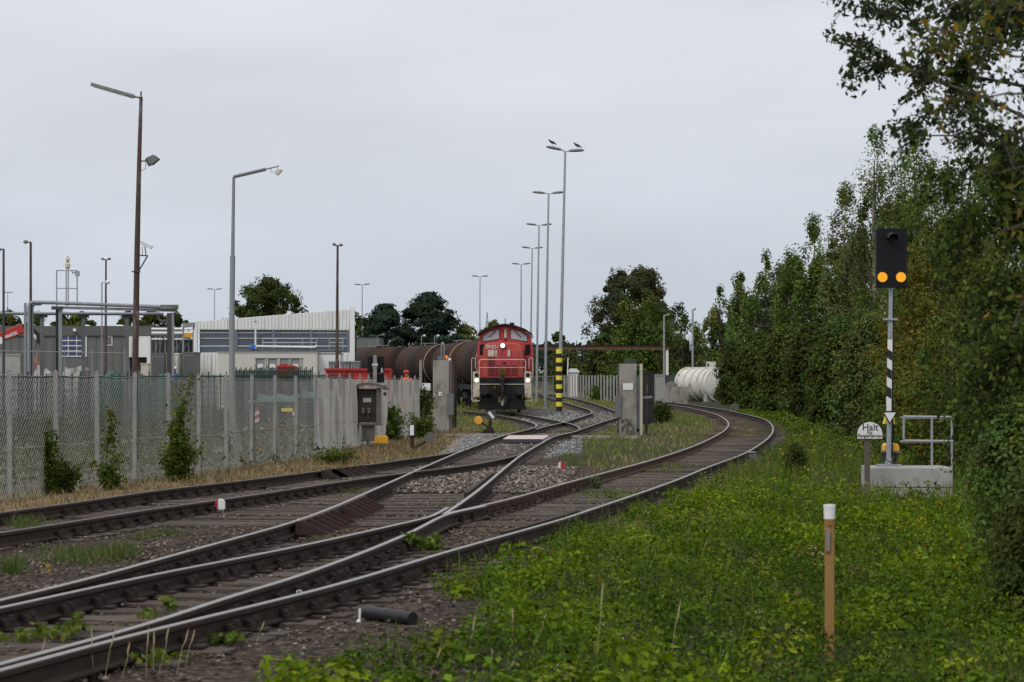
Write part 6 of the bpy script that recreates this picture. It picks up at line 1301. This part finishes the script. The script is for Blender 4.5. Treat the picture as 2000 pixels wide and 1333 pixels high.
mb = MB(); tkp = [base, P(2110, 900, d0), P(2085, 500, d0), P(2060, 250, d0), P(2050, 20, d0), P(2040, -200, d0)]
mb.tube([p-base for p in tkp], [.11, .1, .085, .07, .055, .03], 8); mb.build('trunk', M['bark'], SAL, 60)
mb = MB(); st = []; dk = [(.03, .045, .016), (.045, .066, .02), (.024, .036, .013)]; yl = [(.08, .095, .02), (.11, .105, .02), (.06, .08, .018), (.22, .12, .015)]
def PB(L, d_, dd=0.0): return [P(x, y, d_+dd*i)-base for i, (x, y) in enumerate(L)]
for L, dd, n_, w_, cl in (
    ([(2050, 20), (1900, 0), (1800, 40), (1700, 20), (1620, -5)], 17, 520, .05, dk), ([(2055, 180), (1900, 150), (1780, 140), (1690, 100), (1618, 82)], 17.3, 640, .05, dk),
    ([(2060, 260), (1920, 190), (1800, 150), (1720, 120), (1650, 140)], 16.8, 520, .045, dk), ([(2060, 300), (1950, 250), (1860, 210), (1800, 230), (1780, 290)], 16.5, 560, .05, dk),
    ([(2060, 330), (1980, 300), (1900, 270), (1830, 265), (1760, 270)], 16.3, 520, .05, dk), ([(2050, 20), (1960, -20), (1880, 30), (1840, 90), (1800, 100)], 17.5, 800, .09, dk),
    ([(2050, 0), (1980, 40), (1930, 90), (1900, 150), (1870, 200)], 17.2, 1000, .11, dk), ([(2060, 60), (2000, 40), (1940, 20), (1860, -30), (1760, -20)], 17.8, 1000, .11, dk),
    ([(2070, 400), (2000, 330), (1950, 330), (1890, 350), (1850, 330)], 17.0, 1300, .13, dk+GRN[:3]), ([(2080, 480), (2010, 430), (1960, 420), (1910, 440), (1880, 470)], 17.4, 1500, .16, dk+GRN[:3]),
    ([(2085, 560), (2020, 540), (1970, 560), (1930, 590), (1900, 640)], 17.0, 1500, .17, dk+GRN[:3]), ([(2090, 700), (2030, 680), (1980, 700), (1940, 740), (1910, 800)], 17.2, 1500, .17, dk+GRN[:3])):
    leafy_branch(mb, PB(L, dd), .016, int(n_*(1.5 if w_ > .08 else 1)), .058, cl, None, w_*.55, st, rng, 16, .3)
d1 = 11.5
st2 = []
for L, n_, w_ in (([(2080, 60), (1990, 80), (1900, 70), (1850, 60), (1800, 75)], 120, .04), ([(2080, 120), (1980, 110), (1930, 90), (1880, 95), (1830, 90)], 120, .04), ([(2080, 200), (2000, 180), (1930, 190), (1870, 200), (1810, 195)], 60, .035), ([(2080, 10), (2030, 20), (1985, 15), (1960, 20), (1945, 10)], 90, .05), ([(2080, 330), (2020, 320), (1980, 330), (1940, 340), (1905, 330)], 90, .05), ([(2080, 420), (2040, 420), (2010, 430), (1990, 440), (1975, 450)], 110, .07), ([(2080, 520), (2040, 540), (2010, 560), (1990, 600), (1980, 640)], 120, .08)):
    leafy_branch(mb, PB(L, d1), .008, n_, .056, yl, (4, 3, 4, 1), w_, st2, rng, 6, .2)
tag(mb.build('branches', M['bark'], SAL), kind='stuff')
for q, nm in ((st, 'crown'), (st2, 'yellowing_foliage')):
    c = np.concatenate([x_[0] for x_ in q]); sz = np.concatenate([x_[1] for x_ in q]); cl = np.concatenate([x_[2] for x_ in q])
    v, qd, tc_ = leaf_arrays(c, sz, cl, .7, .5, .3, rng); np_mesh(nm, v, qd, tc_, M['leaf'], SAL)

# far wood on the horizon
N = 26000; xs_ = RNG.uniform(-260, 260, N); dd_ = RNG.uniform(560, 680, N); hh = 7.5+3*vnoise(np.stack([xs_, dd_*0], 1), .03, 5)+1.5*vnoise(np.stack([xs_, dd_*0], 1), .15, 6)
c = np.stack([xs_, dd_, RNG.random(N)**.7*hh-.2], 1); v, q, tc_ = leaf_arrays(c, RNG.uniform(1.2, 2.2, N), pal(N, [(.03, .045, .03), (.04, .055, .032)], None, .2), .1, .8, .3)
fw = np_mesh('far_wood', v, q, tc_, M['needle']); tag(fw, 'dark far-off wood along the horizon', 'wood', kind='stuff')

# ------------------------------------------------------------------ shrubs by the fence and trackside
def shrub(label, x, y, top, rpx, n_, leaf, cols, stems=7, dd=0, low=.1, seed=0, name='fence_shrub', spread=.05, lean=0.0, tang=.35):
    """several thin stems rising and arching from one foot, leaves set along them"""
    rg = np.random.default_rng(seed+77); p = G(x, y); d_ = p.y+dd; X_ = X_at(x, d_); z0 = ground(X_, d_); H = Z_at(top, d_)-z0; rad = rpx*d_/FPX
    t = thing(name, label, 'shrub', (X_, d_, z0), 0, 'shrubs along the tracks'); mb = MB(); pts_ = []; wt = []
    for k in range(stems):
        an = rg.random()*6.283; q = rg.uniform(.25, 1.0)*rad; hh = H*(1.0 if k == 0 else rg.uniform(.35, .97))
        tip = Vector((math.cos(an)*q+lean*hh, math.sin(an)*q*.6, hh)); f0 = Vector((rg.normal()*.04, rg.normal()*.04, -.02)); m1 = Vector((tip.x*.35+rg.normal()*.05, tip.y*.35, hh*.45)); m2 = Vector((tip.x*.75+rg.normal()*.06, tip.y*.75, hh*.8))
        L_ = catmull([f0, m1, m2, tip-Vector((0, 0, hh*.05*rg.random()))], max(.02, H/30)); mb.tube(L_, [.009*(1-.8*i/len(L_))*max(1, H/1.2) for i in range(len(L_))], 5, False)
        for i, e_ in enumerate(L_):
            f_ = i/len(L_)
            if f_ > low: pts_.append(list(e_)); wt.append(.5+math.sin(math.pi*f_))
        for j in range(int(5*tang*4)):
            e_ = L_[int(rg.integers(int(len(L_)*max(low, .15)), len(L_)))]; q_ = Vector((rg.normal(), rg.normal(), rg.normal()*.5+.25)).normalized()*rad*rg.uniform(.2, .6); mb.tube([e_, e_+q_], [.004, .002], 4, False)
            for u in (.3, .5, .7, .9, 1): pts_.append(list(e_+q_*u)); wt.append(1.1)
    n_ = int(n_*1.35); mb.build('stems', M['bark'], t); pts_ = np.array(pts_); wt = np.array(wt); k = rg.choice(len(pts_), n_, p=wt/wt.sum())
    c = pts_[k]+rg.normal(size=(n_, 3))*spread*np.array([1, 1, .8]); c[:, 2] = np.maximum(c[:, 2], .02)
    v, q, tc_ = leaf_arrays(c, leaf*rg.uniform(.55, 1.35, n_), pal(n_, cols, None, .25, rg), .25, .55, .6, rg); np_mesh('leaves', v, q, tc_, M['leaf'], t); return t
MG = [(.075, .12, .02), (.055, .092, .016), (.10, .14, .024)]
shrub('dark green shrub growing through the fence near its left end', 95, 968, 818, 17, 1500, .07, DRK+MG, 7, seed=1, spread=.06)
shrub('low spreading bush at the foot of the leftmost fence shrub', 118, 966, 905, 38, 1700, .065, MG+DRK, 12, seed=2, low=.02, spread=.07)
shrub('small yellowish shrub at the fence foot left of the tall shrub', 213, 957, 882, 26, 1100, .062, MG+YEL[:1], 10, seed=3, low=.02, spread=.06)
shrub('thin leafy twigs climbing the fence above the small yellowish shrub', 212, 954, 792, 10, 230, .07, MG+YEL[:2], 3, low=.55, seed=4, spread=.05, lean=.05)
shrub('tall slender shrub rising above the fence top', 338, 942, 726, 26, 1500, .075, MG+YEL[:1], 8, low=.25, seed=5, spread=.07, lean=.08)
shrub('bushy foot of the tall slender fence shrub', 348, 942, 850, 40, 1700, .068, MG+YEL[:2], 13, seed=6, low=.02, spread=.07)
shrub('green bush right of the weathered cabinet', 765, 868, 792, 24, 1900, .1, MG, 12, seed=7, dd=3, low=.02, spread=.1)
shrub('green bush at the foot of the fence behind the cabinet', 738, 876, 822, 26, 1500, .1, MG, 13, seed=8, dd=7, low=.02, spread=.1)
shrub('tall dark shrub with pale blossoms left of the gate pillar', 830, 850, 752, 14, 2300, .11, DRK+MG[:1]+[(.36, .32, .24)], 10, seed=9, dd=1, low=.02, spread=.11)
shrub('bright green bush between the points lantern and the gate pillar', 822, 858, 812, 20, 1500, .1, MG, 11, seed=10, low=.02, spread=.1)
shrub('green weed clump beside the left check rail', 655, 908, 884, 38, 1100, .07, MG+YEL[:1], 14, seed=11, low=.02, spread=.06)
shrub('dark green bush at the foot of the short mesh fence', 1292, 828, 785, 17, 1700, .12, DRK+MG[:1], 11, seed=12, low=.02, spread=.12)
shrub('dark shrub growing against the concrete slat fence', 1198, 783, 746, 13, 1000, .18, DRK+MG[:1], 9, seed=13, low=.02, spread=.18)
shrub('green shrub before the concrete slat fence', 1168, 783, 756, 17, 1200, .18, MG, 10, seed=14, low=.02, spread=.18)
shrub('small dark plant at the left end of the concrete slat fence', 1118, 772, 752, 8, 500, .2, DRK, 6, seed=15, low=.02, spread=.15)
shrub('upright dark weed right of the axle counter', 1556, 928, 862, 24, 1500, .06, DRK+MG[:1], 14, seed=16, name='trackside_weed', low=.05, spread=.06)
shrub('pale green tall weed between the rails of the right track', 1160, 958, 932, 9, 260, .05, [(.10, .14, .06)], 6, seed=17, name='trackside_weed', low=.05, spread=.025)
shrub('bright green broad-leaved plant between the near crossing rails', 822, 1080, 1052, 36, 330, .08, [(.09, .15, .02), (.12, .17, .025)], 10, seed=18, name='trackside_weed', low=.1, spread=.03)
shrub('reddish low plant beside the near crossing rails', 722, 1066, 1050, 26, 260, .05, [(.12, .045, .03), (.09, .06, .03), (.06, .08, .02)], 10, seed=19, name='trackside_weed', low=.05, spread=.03)

# ------------------------------------------------------------------ ground cover (uncountable)
def scatter(n_, d0_, d1_, xf, dens=None):
    """n candidate places, uniform on the picture-shaped ground wedge"""
    u = RNG.random(n_); d_ = np.sqrt(d0_**2+(d1_**2-d0_**2)*u); X_ = (RNG.random(n_)*2-1)*(.235*d_+.4)
    k_ = xf(X_, d_); return X_[k_], d_[k_]
def hmax(X_, d_):   # cheap smooth patch noise
    return np.sin(X_*1.3+1.7*np.sin(d_*.35))*np.cos(d_*.55+1.1*np.sin(X_*.9)), np.sin(X_*4.1+2*np.sin(d_*1.3))*np.sin(d_*2.1+X_*1.2)
def blades(X_, d_, h, w_, cols, wts, lean=.35, name='grass', label='', material='leaf', cat='grass', zoff=0):
    n_ = len(X_); z_ = gz(X_, d_)+zoff; b = np.stack([X_, d_, z_-.01], 1); an = RNG.random(n_)*2*np.pi; s_ = np.stack([np.cos(an), np.sin(an), 0*an], 1)*(w_/2)[:, None]
    tip = b+np.stack([RNG.normal(size=n_)*lean*h, RNG.normal(size=n_)*lean*h, h], 1); mid = b*.5+tip*.5; mid[:, 2] += h*.1
    v = np.empty((n_, 4, 3), np.float32); v[:, 0] = b-s_; v[:, 1] = b+s_; v[:, 2] = mid+s_*.7; v[:, 3] = mid-s_*.7
    v2 = np.empty((n_, 3, 3), np.float32); v2[:, 0] = mid-s_*.7; v2[:, 1] = mid+s_*.7; v2[:, 2] = tip
    V = np.concatenate([v.reshape(-1, 3), v2.reshape(-1, 3)]); q = np.arange(n_*4).reshape(n_, 4); tr_ = n_*4+np.arange(n_*3).reshape(n_, 3); cl = pal(n_, cols, wts, .2)
    o = np_mesh(name, V, q, np.concatenate([np.repeat(cl, 4, 0), np.repeat(cl, 3, 0)]), M[material], None, tr_); return tag(o, label, cat, kind='stuff')
# lush weeds on the right bank: leafy clumps
PIPE = G(716, 1212)+Vector((.2, 0, 0)); AXC = G(1468, 899)
def bank(X_, d_):
    k = X_-XD(d_); n1, n2 = hmax(X_, d_); k0 = 1.45-1.05*smooth01((d_-16.6)/3.6); return (k > k0+.3*n1+.25*n2) & ~((np.abs(X_-6.75) < .85) & (np.abs(d_-42.2) < .9)) & ~((np.abs(X_-PIPE.x) < .5) & (d_ > PIPE.y-1.6) & (d_ < PIPE.y+.3) & (X_ < PIPE.x+.28)) & ~((np.abs(X_-AXC.x-.1) < .55) & (np.abs(d_-AXC.y+.6) < 1.3))
def patch(X_, d_): return np.sin(X_*7.3+1.9*np.sin(d_*3.1))*np.sin(d_*5.7+1.3*np.sin(X_*4.4)), np.sin(X_*2.1-d_*.7)*np.sin(d_*1.15+X_*.8+.6)
XA, DA = scatter(80000, 12.5, 34, bank); n1, n2 = hmax(XA, DA); m1, m2 = patch(XA, DA); keep = RNG.random(len(XA)) < np.clip(.5+.3*m1+.2*m2, .04, 1); XA, DA = XA[keep], DA[keep]; n1, n2 = hmax(XA, DA); m1, m2 = patch(XA, DA)
hgt = np.clip(.15+.09*n1+.06*n2+.1*m1+.14*smooth01((XA-XD(DA)-1)/2.5)*RNG.random(len(XA)), .03, .6)
rep = 4; Xr = np.repeat(XA, rep)+RNG.normal(size=len(XA)*rep)*.045; Dr = np.repeat(DA, rep)+RNG.normal(size=len(XA)*rep)*.045; hr = np.repeat(hgt, rep)
c = np.stack([Xr, Dr, gz(Xr, Dr)+hr*RNG.random(len(Xr))**.5], 1); nn = np.repeat(n1*.45+m2*.55+.25*m1, rep)
LG = np.array([(.15, .21, .014), (.085, .14, .012), (.035, .065, .008)]); t_ = np.clip(nn+.62+RNG.normal(size=len(nn))*.28, 0, 1.99)
cl = np.where((t_ > 1.2)[:, None], LG[0], np.where((t_ > .55)[:, None], LG[1], LG[2]))*(1+.28*RNG.normal(size=(len(nn), 1))).clip(.4, 1.8)
yy_ = RNG.random(len(nn)) < .02; cl[yy_] = (.16, .12, .04)
v, q, tc_ = leaf_arrays(c, np.repeat(np.where(n1+m2 > .6, .058, .034), rep)*RNG.uniform(.5, 1.5, len(nn)), cl, .0, .62, 1.1)
tag(np_mesh('weeds', v, q, tc_, M['leaf']), 'lush green leafy weeds covering the bank right of the tracks', 'weeds', kind='stuff')
XA, DA = scatter(1500, 12.5, 40, bank); NC = len(XA); nl_ = 85; rc = RNG.uniform(.1, .3, NC); hc = rc*RNG.uniform(.6, 1.15, NC); kc_ = np.repeat(np.arange(NC), nl_)
dv_ = unit(RNG.normal(size=(NC*nl_, 3))); dv_[:, 2] = np.abs(dv_[:, 2]); q_ = RNG.uniform(.55, 1.05, (NC*nl_, 1))
c = np.stack([XA[kc_], DA[kc_], gz(XA, DA)[kc_]+.03], 1)+dv_*q_*np.stack([rc, rc, hc], 1)[kc_]
cc_ = pal(NC, [(.15, .22, .013), (.185, .23, .018), (.10, .175, .012), (.06, .105, .012), (.13, .17, .03), (.2, .16, .07), (.12, .085, .05)], (3, 2, 4, 4, 1, .7, .4), .12)[kc_]*(1+.16*RNG.normal(size=(NC*nl_, 1))).clip(.5, 1.6)
v, q, tc_ = leaf_arrays(c, RNG.uniform(.6, 1.3, NC*nl_)*np.repeat(RNG.choice([.035, .055, .075], NC), nl_), cc_, 0, .62, 1, RNG, dv_+np.array([0, 0, .7]))
tag(np_mesh('weed_clumps', v, q, tc_, M['leaf']), 'rounded clumps of broad-leaved weeds on the right bank', 'weeds', kind='stuff')
XA, DA = scatter(90000, 33, 130, bank); n1, n2 = hmax(XA, DA); hgt = np.clip(.2+.12*n1+.08*n2, .05, .5)
c = np.stack([XA, DA, gz(XA, DA)+hgt*RNG.random(len(XA))**.5], 1); v, q, tc_ = leaf_arrays(c, (.03+.0012*DA)*RNG.uniform(.6, 1.4, len(XA)), pal(len(XA), [(.115, .165, .018), (.08, .13, .014), (.05, .085, .012), (.14, .155, .03)], (3, 3, 2, 1), .22), 0, .6, 1.2)
tag(np_mesh('weeds', v, q, tc_, M['leaf']), 'green weeds on the far part of the right bank below the hedge', 'weeds', kind='stuff')
XA, DA = scatter(46000, 12.5, 60, lambda X_, d_: bank(X_, d_) & (RNG.random(len(X_)) < .8)); n1, n2 = hmax(XA*1.4+3, DA*1.2)
kp = n1+n2*.7 > -.5; XA, DA = XA[kp], DA[kp]
blades(XA, DA, RNG.uniform(.12, .42, len(XA)), .004+.00022*DA*RNG.uniform(.8, 1.4, len(XA)), [(.09, .14, .018), (.07, .11, .015), (.13, .16, .03), (.24, .19, .08)], (4, 4, 2, .8), .3, 'grass', 'tall green grass among the weeds right of the tracks')
# flowers among the weeds
def flowers(label, x0, x1, y0, y1, n_, col, size, hz):
    xs_ = RNG.uniform(x0, x1, n_); ys_ = RNG.uniform(y0, y1, n_); pp = np.array([list(G(x, y)) for x, y in zip(xs_, ys_)]); rep = 5
    c = np.repeat(pp, rep, 0)+RNG.normal(size=(n_*rep, 3))*np.array([.025, .025, .015]); c[:, 2] = gz(c[:, 0], c[:, 1])+hz*np.repeat(RNG.uniform(.7, 1.2, n_), rep)+RNG.normal(size=n_*rep)*.012
    v, q, tc_ = leaf_arrays(c, size*RNG.uniform(.7, 1.3, n_*rep), pal(n_*rep, [col], None, .12), 0, .8, 2); tag(np_mesh('flowers', v, q, tc_, M['leaf']), label, 'flowers', kind='stuff')
flowers('yellow ragwort flowers among the weeds right of the marker post', 1680, 1900, 1000, 1130, 34, (.4, .31, .02), .022, .4)
flowers('scattered white blossoms in the foreground weeds', 1050, 1600, 1020, 1320, 26, (.5, .5, .45), .012, .25)
flowers('small yellow flowers below the halt board', 1500, 1790, 830, 960, 60, (.5, .42, .03), .035, .3)
flowers('single yellow flower growing beside the near left rail', 92, 98, 1143, 1146, 3, (.62, .4, .02), .022, .14)
# dry grass between fence and left track and green-dry turf near the gate
def stripz(X_, d_):
    ku = np.interp(d_, _U[_ui, 0], _U[_ui, 1])-X_; return (ku > .75) & (ku < 3.6) & (d_ > 24)
XA, DA = scatter(150000, 24, 92, stripz); n1, n2 = hmax(XA, DA)
blades(XA, DA, RNG.uniform(.04, .17, len(XA)), .006+.0003*DA, [(.25, .185, .11), (.17, .125, .07), (.29, .23, .14), (.08, .10, .03)], (4, 3, 2, 2.2), .45, 'dry_grass', 'dry straw-coloured grass strip between the fence and the left track', 'dry')
def midz(X_, d_):
    ok = np.ones(len(X_), bool); k = X_-XD(d_); xy = np.stack([X_, d_], 1); n1, n2 = hmax(X_, d_)
    a_ = (k < -2.1) & (d_ > 46) & (d_ < 130) & (X_ > 1.6)
    b_ = (d_ > 84) & (d_ < 190) & (k < -2.1)
    ok = (a_ & ~b_) | (b_ & (n1+n2*.6 > -.9)); r_ = np.zeros(len(X_), bool); ii = np.where(ok)[0]; r_[ii] = track_dist(xy[ii]) > .55; return r_
XA, DA = scatter(110000, 44, 190, midz); px_ = CX+FPX*XA/DA; py_ = YH+FPX*2.19/DA; n1, n2 = hmax(XA, DA)
fr = ((px_ > 835) & (px_ < 1140) & (py_ > 846)) | ((px_ > 1015) & (px_ < 1210) & (py_ > 796) & (py_ < 834)); XA, DA, n1, n2 = XA[~fr], DA[~fr], n1[~fr], n2[~fr]
gr = n1+n2*.5+RNG.normal(size=len(n1))*.3 > -.25
for kk_, nm, cols, lab in ((gr, 'grass', [(.15, .205, .045), (.11, .165, .03), (.2, .21, .07)], 'short green turf patches around the gate and between the far tracks'), (~gr, 'dry_grass', [(.33, .265, .14), (.25, .21, .1), (.18, .185, .065)], 'short yellowed turf patches around the gate and the locomotive')):
    blades(XA[kk_], DA[kk_], RNG.uniform(.05, .2, kk_.sum()), .007+.00035*DA[kk_], cols, None, .45, nm, lab, 'dry' if 'dry' in nm else 'leaf')
# tufts between the tracks
tX, tD, tH, tC = [], [], [], []
for (x, y, rp_, n_, h) in ((20, 1120, 28, 260, .2), (45, 1030, 45, 330, .17), (150, 1090, 90, 700, .13), (230, 1085, 45, 380, .16), (280, 1050, 40, 160, .08), (330, 1045, 40, 200, .09), (440, 1085, 16, 160, .16), (690, 965, 25, 160, .12), (1110, 895, 30, 300, .14), (1160, 905, 60, 300, .1), (800, 890, 30, 160, .12), (1190, 965, 45, 260, .1), (1150, 968, 30, 160, .1), (1290, 925, 50, 260, .07), (1120, 915, 15, 120, .25), (830, 872, 20, 200, .16), (100, 1325, 40, 80, .08), (640, 1060, 30, 120, .08)):
    for _ in range(n_):
        p = G(x+random.gauss(0, rp_*.5), y+random.gauss(0, rp_*.09)); tX.append(p.x); tD.append(p.y); tH.append(h*random.uniform(.4, 1.2))
tX, tD, tH = map(np.array, (tX, tD, tH))
blades(tX, tD, tH, .004+.00018*tD, [(.085, .125, .035), (.06, .10, .025), (.2, .16, .075)], (4, 3, 1.6), .5, 'grass', 'thin grass tufts growing between the rails and tracks')
# bright leafy plants creeping over the sleepers
cc = []
for (x, y, rp_, n_, h) in ((100, 1250, 60, 90, .07), (40, 1262, 40, 40, .05), (150, 1243, 20, 50, .13), (330, 1200, 18, 40, .1), (290, 1215, 20, 30, .06), (400, 1250, 30, 60, .06), (455, 1262, 30, 40, .05), (1220, 980, 60, 160, .09), (1270, 975, 40, 120, .1), (1300, 915, 60, 160, .06), (1500, 845, 40, 80, .06), (1440, 850, 60, 120, .05), (120, 1320, 60, 40, .05), (300, 1305, 50, 60, .07)):
    for _ in range(n_): p = G(x+random.gauss(0, rp_*.5), y+random.gauss(0, rp_*.07)); cc.append((p.x, p.y, p.z+.03+h*random.random()))
cc = np.array(cc); v, q, tc_ = leaf_arrays(cc, RNG.uniform(.035, .075, len(cc)), pal(len(cc), [(.11, .15, .025), (.08, .12, .02), (.14, .16, .03)], None, .2), 0, .75, 1.5)
tag(np_mesh('creeping_plants', v, q, tc_, M['leaf']), 'yellow-green leafy plants creeping over the sleepers', 'weeds', kind='stuff')
# tall dry seed stalks in the foreground
V = MB()
for (x, y0, y1) in ((67, 1345, 1248), (146, 1345, 1272), (185, 1345, 1225), (205, 1335, 1222), (238, 1330, 1243), (285, 1325, 1230), (300, 1320, 1225), (310, 1315, 1222), (345, 1318, 1224), (362, 1305, 1220), (912, 1300, 1205), (1000, 1262, 1190), (1042, 1262, 1195), (960, 1345, 1270), (985, 1350, 1290), (840, 1330, 1260), (1070, 1345, 1300), (1165, 1290, 1130), (1310, 1290, 1165), (500, 1262, 1215)):
    b = G(x, min(y0, 1325)); d_ = b.y; tp = P(x+random.uniform(-8, 26), y1+random.uniform(-6, 12), d_); md = b.lerp(tp, .6)+Vector((random.uniform(-.01, .01), 0, 0)); V.tube([b, md, b.lerp(tp, .72), b.lerp(tp, .85), tp], [.0018, .0016, .004, .0045, .001], 5, False)
tag(V.build('dry_seed_stalks', mat('straw', (.42, .33, .2), .8, .15)), 'pale dry grass seed stalks standing in the foreground', 'grass', kind='stuff')
# ballast stones
def stones(n_, d0_, d1_, fn, name, label, sizef, cols):
    X_, d_ = scatter(n_, d0_, d1_, fn); n2_ = len(X_); s_ = sizef(d_)*RNG.uniform(.5, 1.4, n2_)
    base_ = np.array([(1, 0, 0), (-.2, 1, .1), (-1, -.1, 0), (.15, -1, .05), (.1, .1, .75), (0, 0, -.5)], float)
    v = base_[None]*s_[:, None, None]*RNG.uniform(.65, 1.2, (n2_, 6, 3)); a_ = RNG.random(n2_)*6.28; ca, sa = np.cos(a_)[:, None], np.sin(a_)[:, None]
    vx = v[:, :, 0]*ca-v[:, :, 1]*sa; vy = v[:, :, 0]*sa+v[:, :, 1]*ca; vz = v[:, :, 2]+RNG.normal(size=(n2_, 1))*.006
    V = np.stack([vx+X_[:, None], vy+d_[:, None], vz+(gz(X_, d_)+.008)[:, None]], -1).reshape(-1, 3)
    T = np.array([(0, 1, 4), (1, 2, 4), (2, 3, 4), (3, 0, 4), (1, 0, 5), (2, 1, 5), (3, 2, 5), (0, 3, 5)]); tr_ = (np.arange(n2_)[:, None, None]*6+T[None]).reshape(-1, 3)
    o = np_mesh(name, V, np.zeros((0, 4), int), np.repeat(pal(n2_, cols, None, .3), 6, 0), M['stone'], None, tr_); return tag(o, label, 'ballast', kind='stuff')
sm_ = bpy.data.materials.new('stone'); sm_.use_nodes = True; b = sm_.node_tree.nodes['Principled BSDF']; a_ = sm_.node_tree.nodes.new('ShaderNodeAttribute'); a_.attribute_name = 'tint'; sm_.node_tree.links.new(a_.outputs['Color'], b.inputs['Base Color']); b.inputs['Roughness'].default_value = .9; M['stone'] = sm_
def balz(X_, d_):
    k = X_-XD(d_); ku = np.interp(d_, _U[_ui, 0], _U[_ui, 1])-X_; n1, n2 = hmax(X_, d_); return (k < 2.2-1.1*smooth01((d_-17)/4)+.3*n1) & (ku < .9) & (RNG.random(len(X_)) < np.clip(.65+.5*n2, .1, 1))
stones(62000, 12.5, 46, balz, 'ballast_stones', 'brown-grey ballast stones strewn between and beside the rails', lambda d_: .017+.0002*d_, [(.078, .058, .046), (.042, .032, .026), (.125, .098, .079), (.19, .155, .125), (.068, .042, .029)])
def gravz(X_, d_):
    px = CX+FPX*X_/d_; py = YH+FPX*(CAMZ-rt_np(d_)+.19)/d_; n1, n2 = hmax(X_*2, d_)
    return (((px > 770+(965-py)*.9) & (px < 985) & (py > 898) & (py < 968)) | ((px > 985) & (px < 1110+(950-py)*.6) & (py > 893) & (py < 968))) & (n2 > -.7)
o_ = stones(60000, 27, 50, gravz, 'ballast_stones', 'loose pale brown gravel covering the sleepers between the points', lambda d_: .026+.0002*d_, [(.105, .082, .066), (.058, .045, .037), (.155, .128, .105), (.26, .22, .18)]); o_.location.z = .035
def freshz(X_, d_):
    px = CX+FPX*X_/d_; py = YH+FPX*2.19/d_; return ((px > 845) & (px < 1138) & (py > 848) & (py < 903-(px-950)*.05)) | ((px > 1020) & (px < 1205) & (py > 798) & (py < 832))
stones(70000, 46, 130, freshz, 'ballast_stones', 'fresh blue-grey ballast stones around the gate plate', lambda d_: .022+.0002*d_, [(.2, .205, .215), (.12, .125, .13), (.3, .3, .3), (.38, .37, .35)])
# wild growth in the yard behind the fence
def yz(X_, d_):
    ku = np.interp(d_, _U[_ui, 0], _U[_ui, 1])-X_; n1, n2 = hmax(X_*.8, d_*.7); return (ku > 3.4) & (X_ < -3.4) & (n1+n2 > -.6)
XA, DA = scatter(90000, 34, 100, yz); n1, n2 = hmax(XA, DA); hgt = np.clip(.3+.35*n1+.2*n2, .06, .9)
c = np.stack([XA, DA, gz(XA, DA)+hgt*RNG.random(len(XA))], 1); v, q, tc_ = leaf_arrays(c, (.06+.0012*DA)*RNG.uniform(.6, 1.3, len(XA)), pal(len(XA), [(.06, .085, .025), (.08, .10, .035), (.045, .062, .02), (.17, .145, .08), (.28, .27, .23)], (4, 3, 3, 1.4, .5), .2), 0, .5, .8)
tag(np_mesh('yard_weeds', v, q, tc_, M['leaf']), 'wild weeds growing in the yard behind the wire mesh fence', 'weeds', kind='stuff')
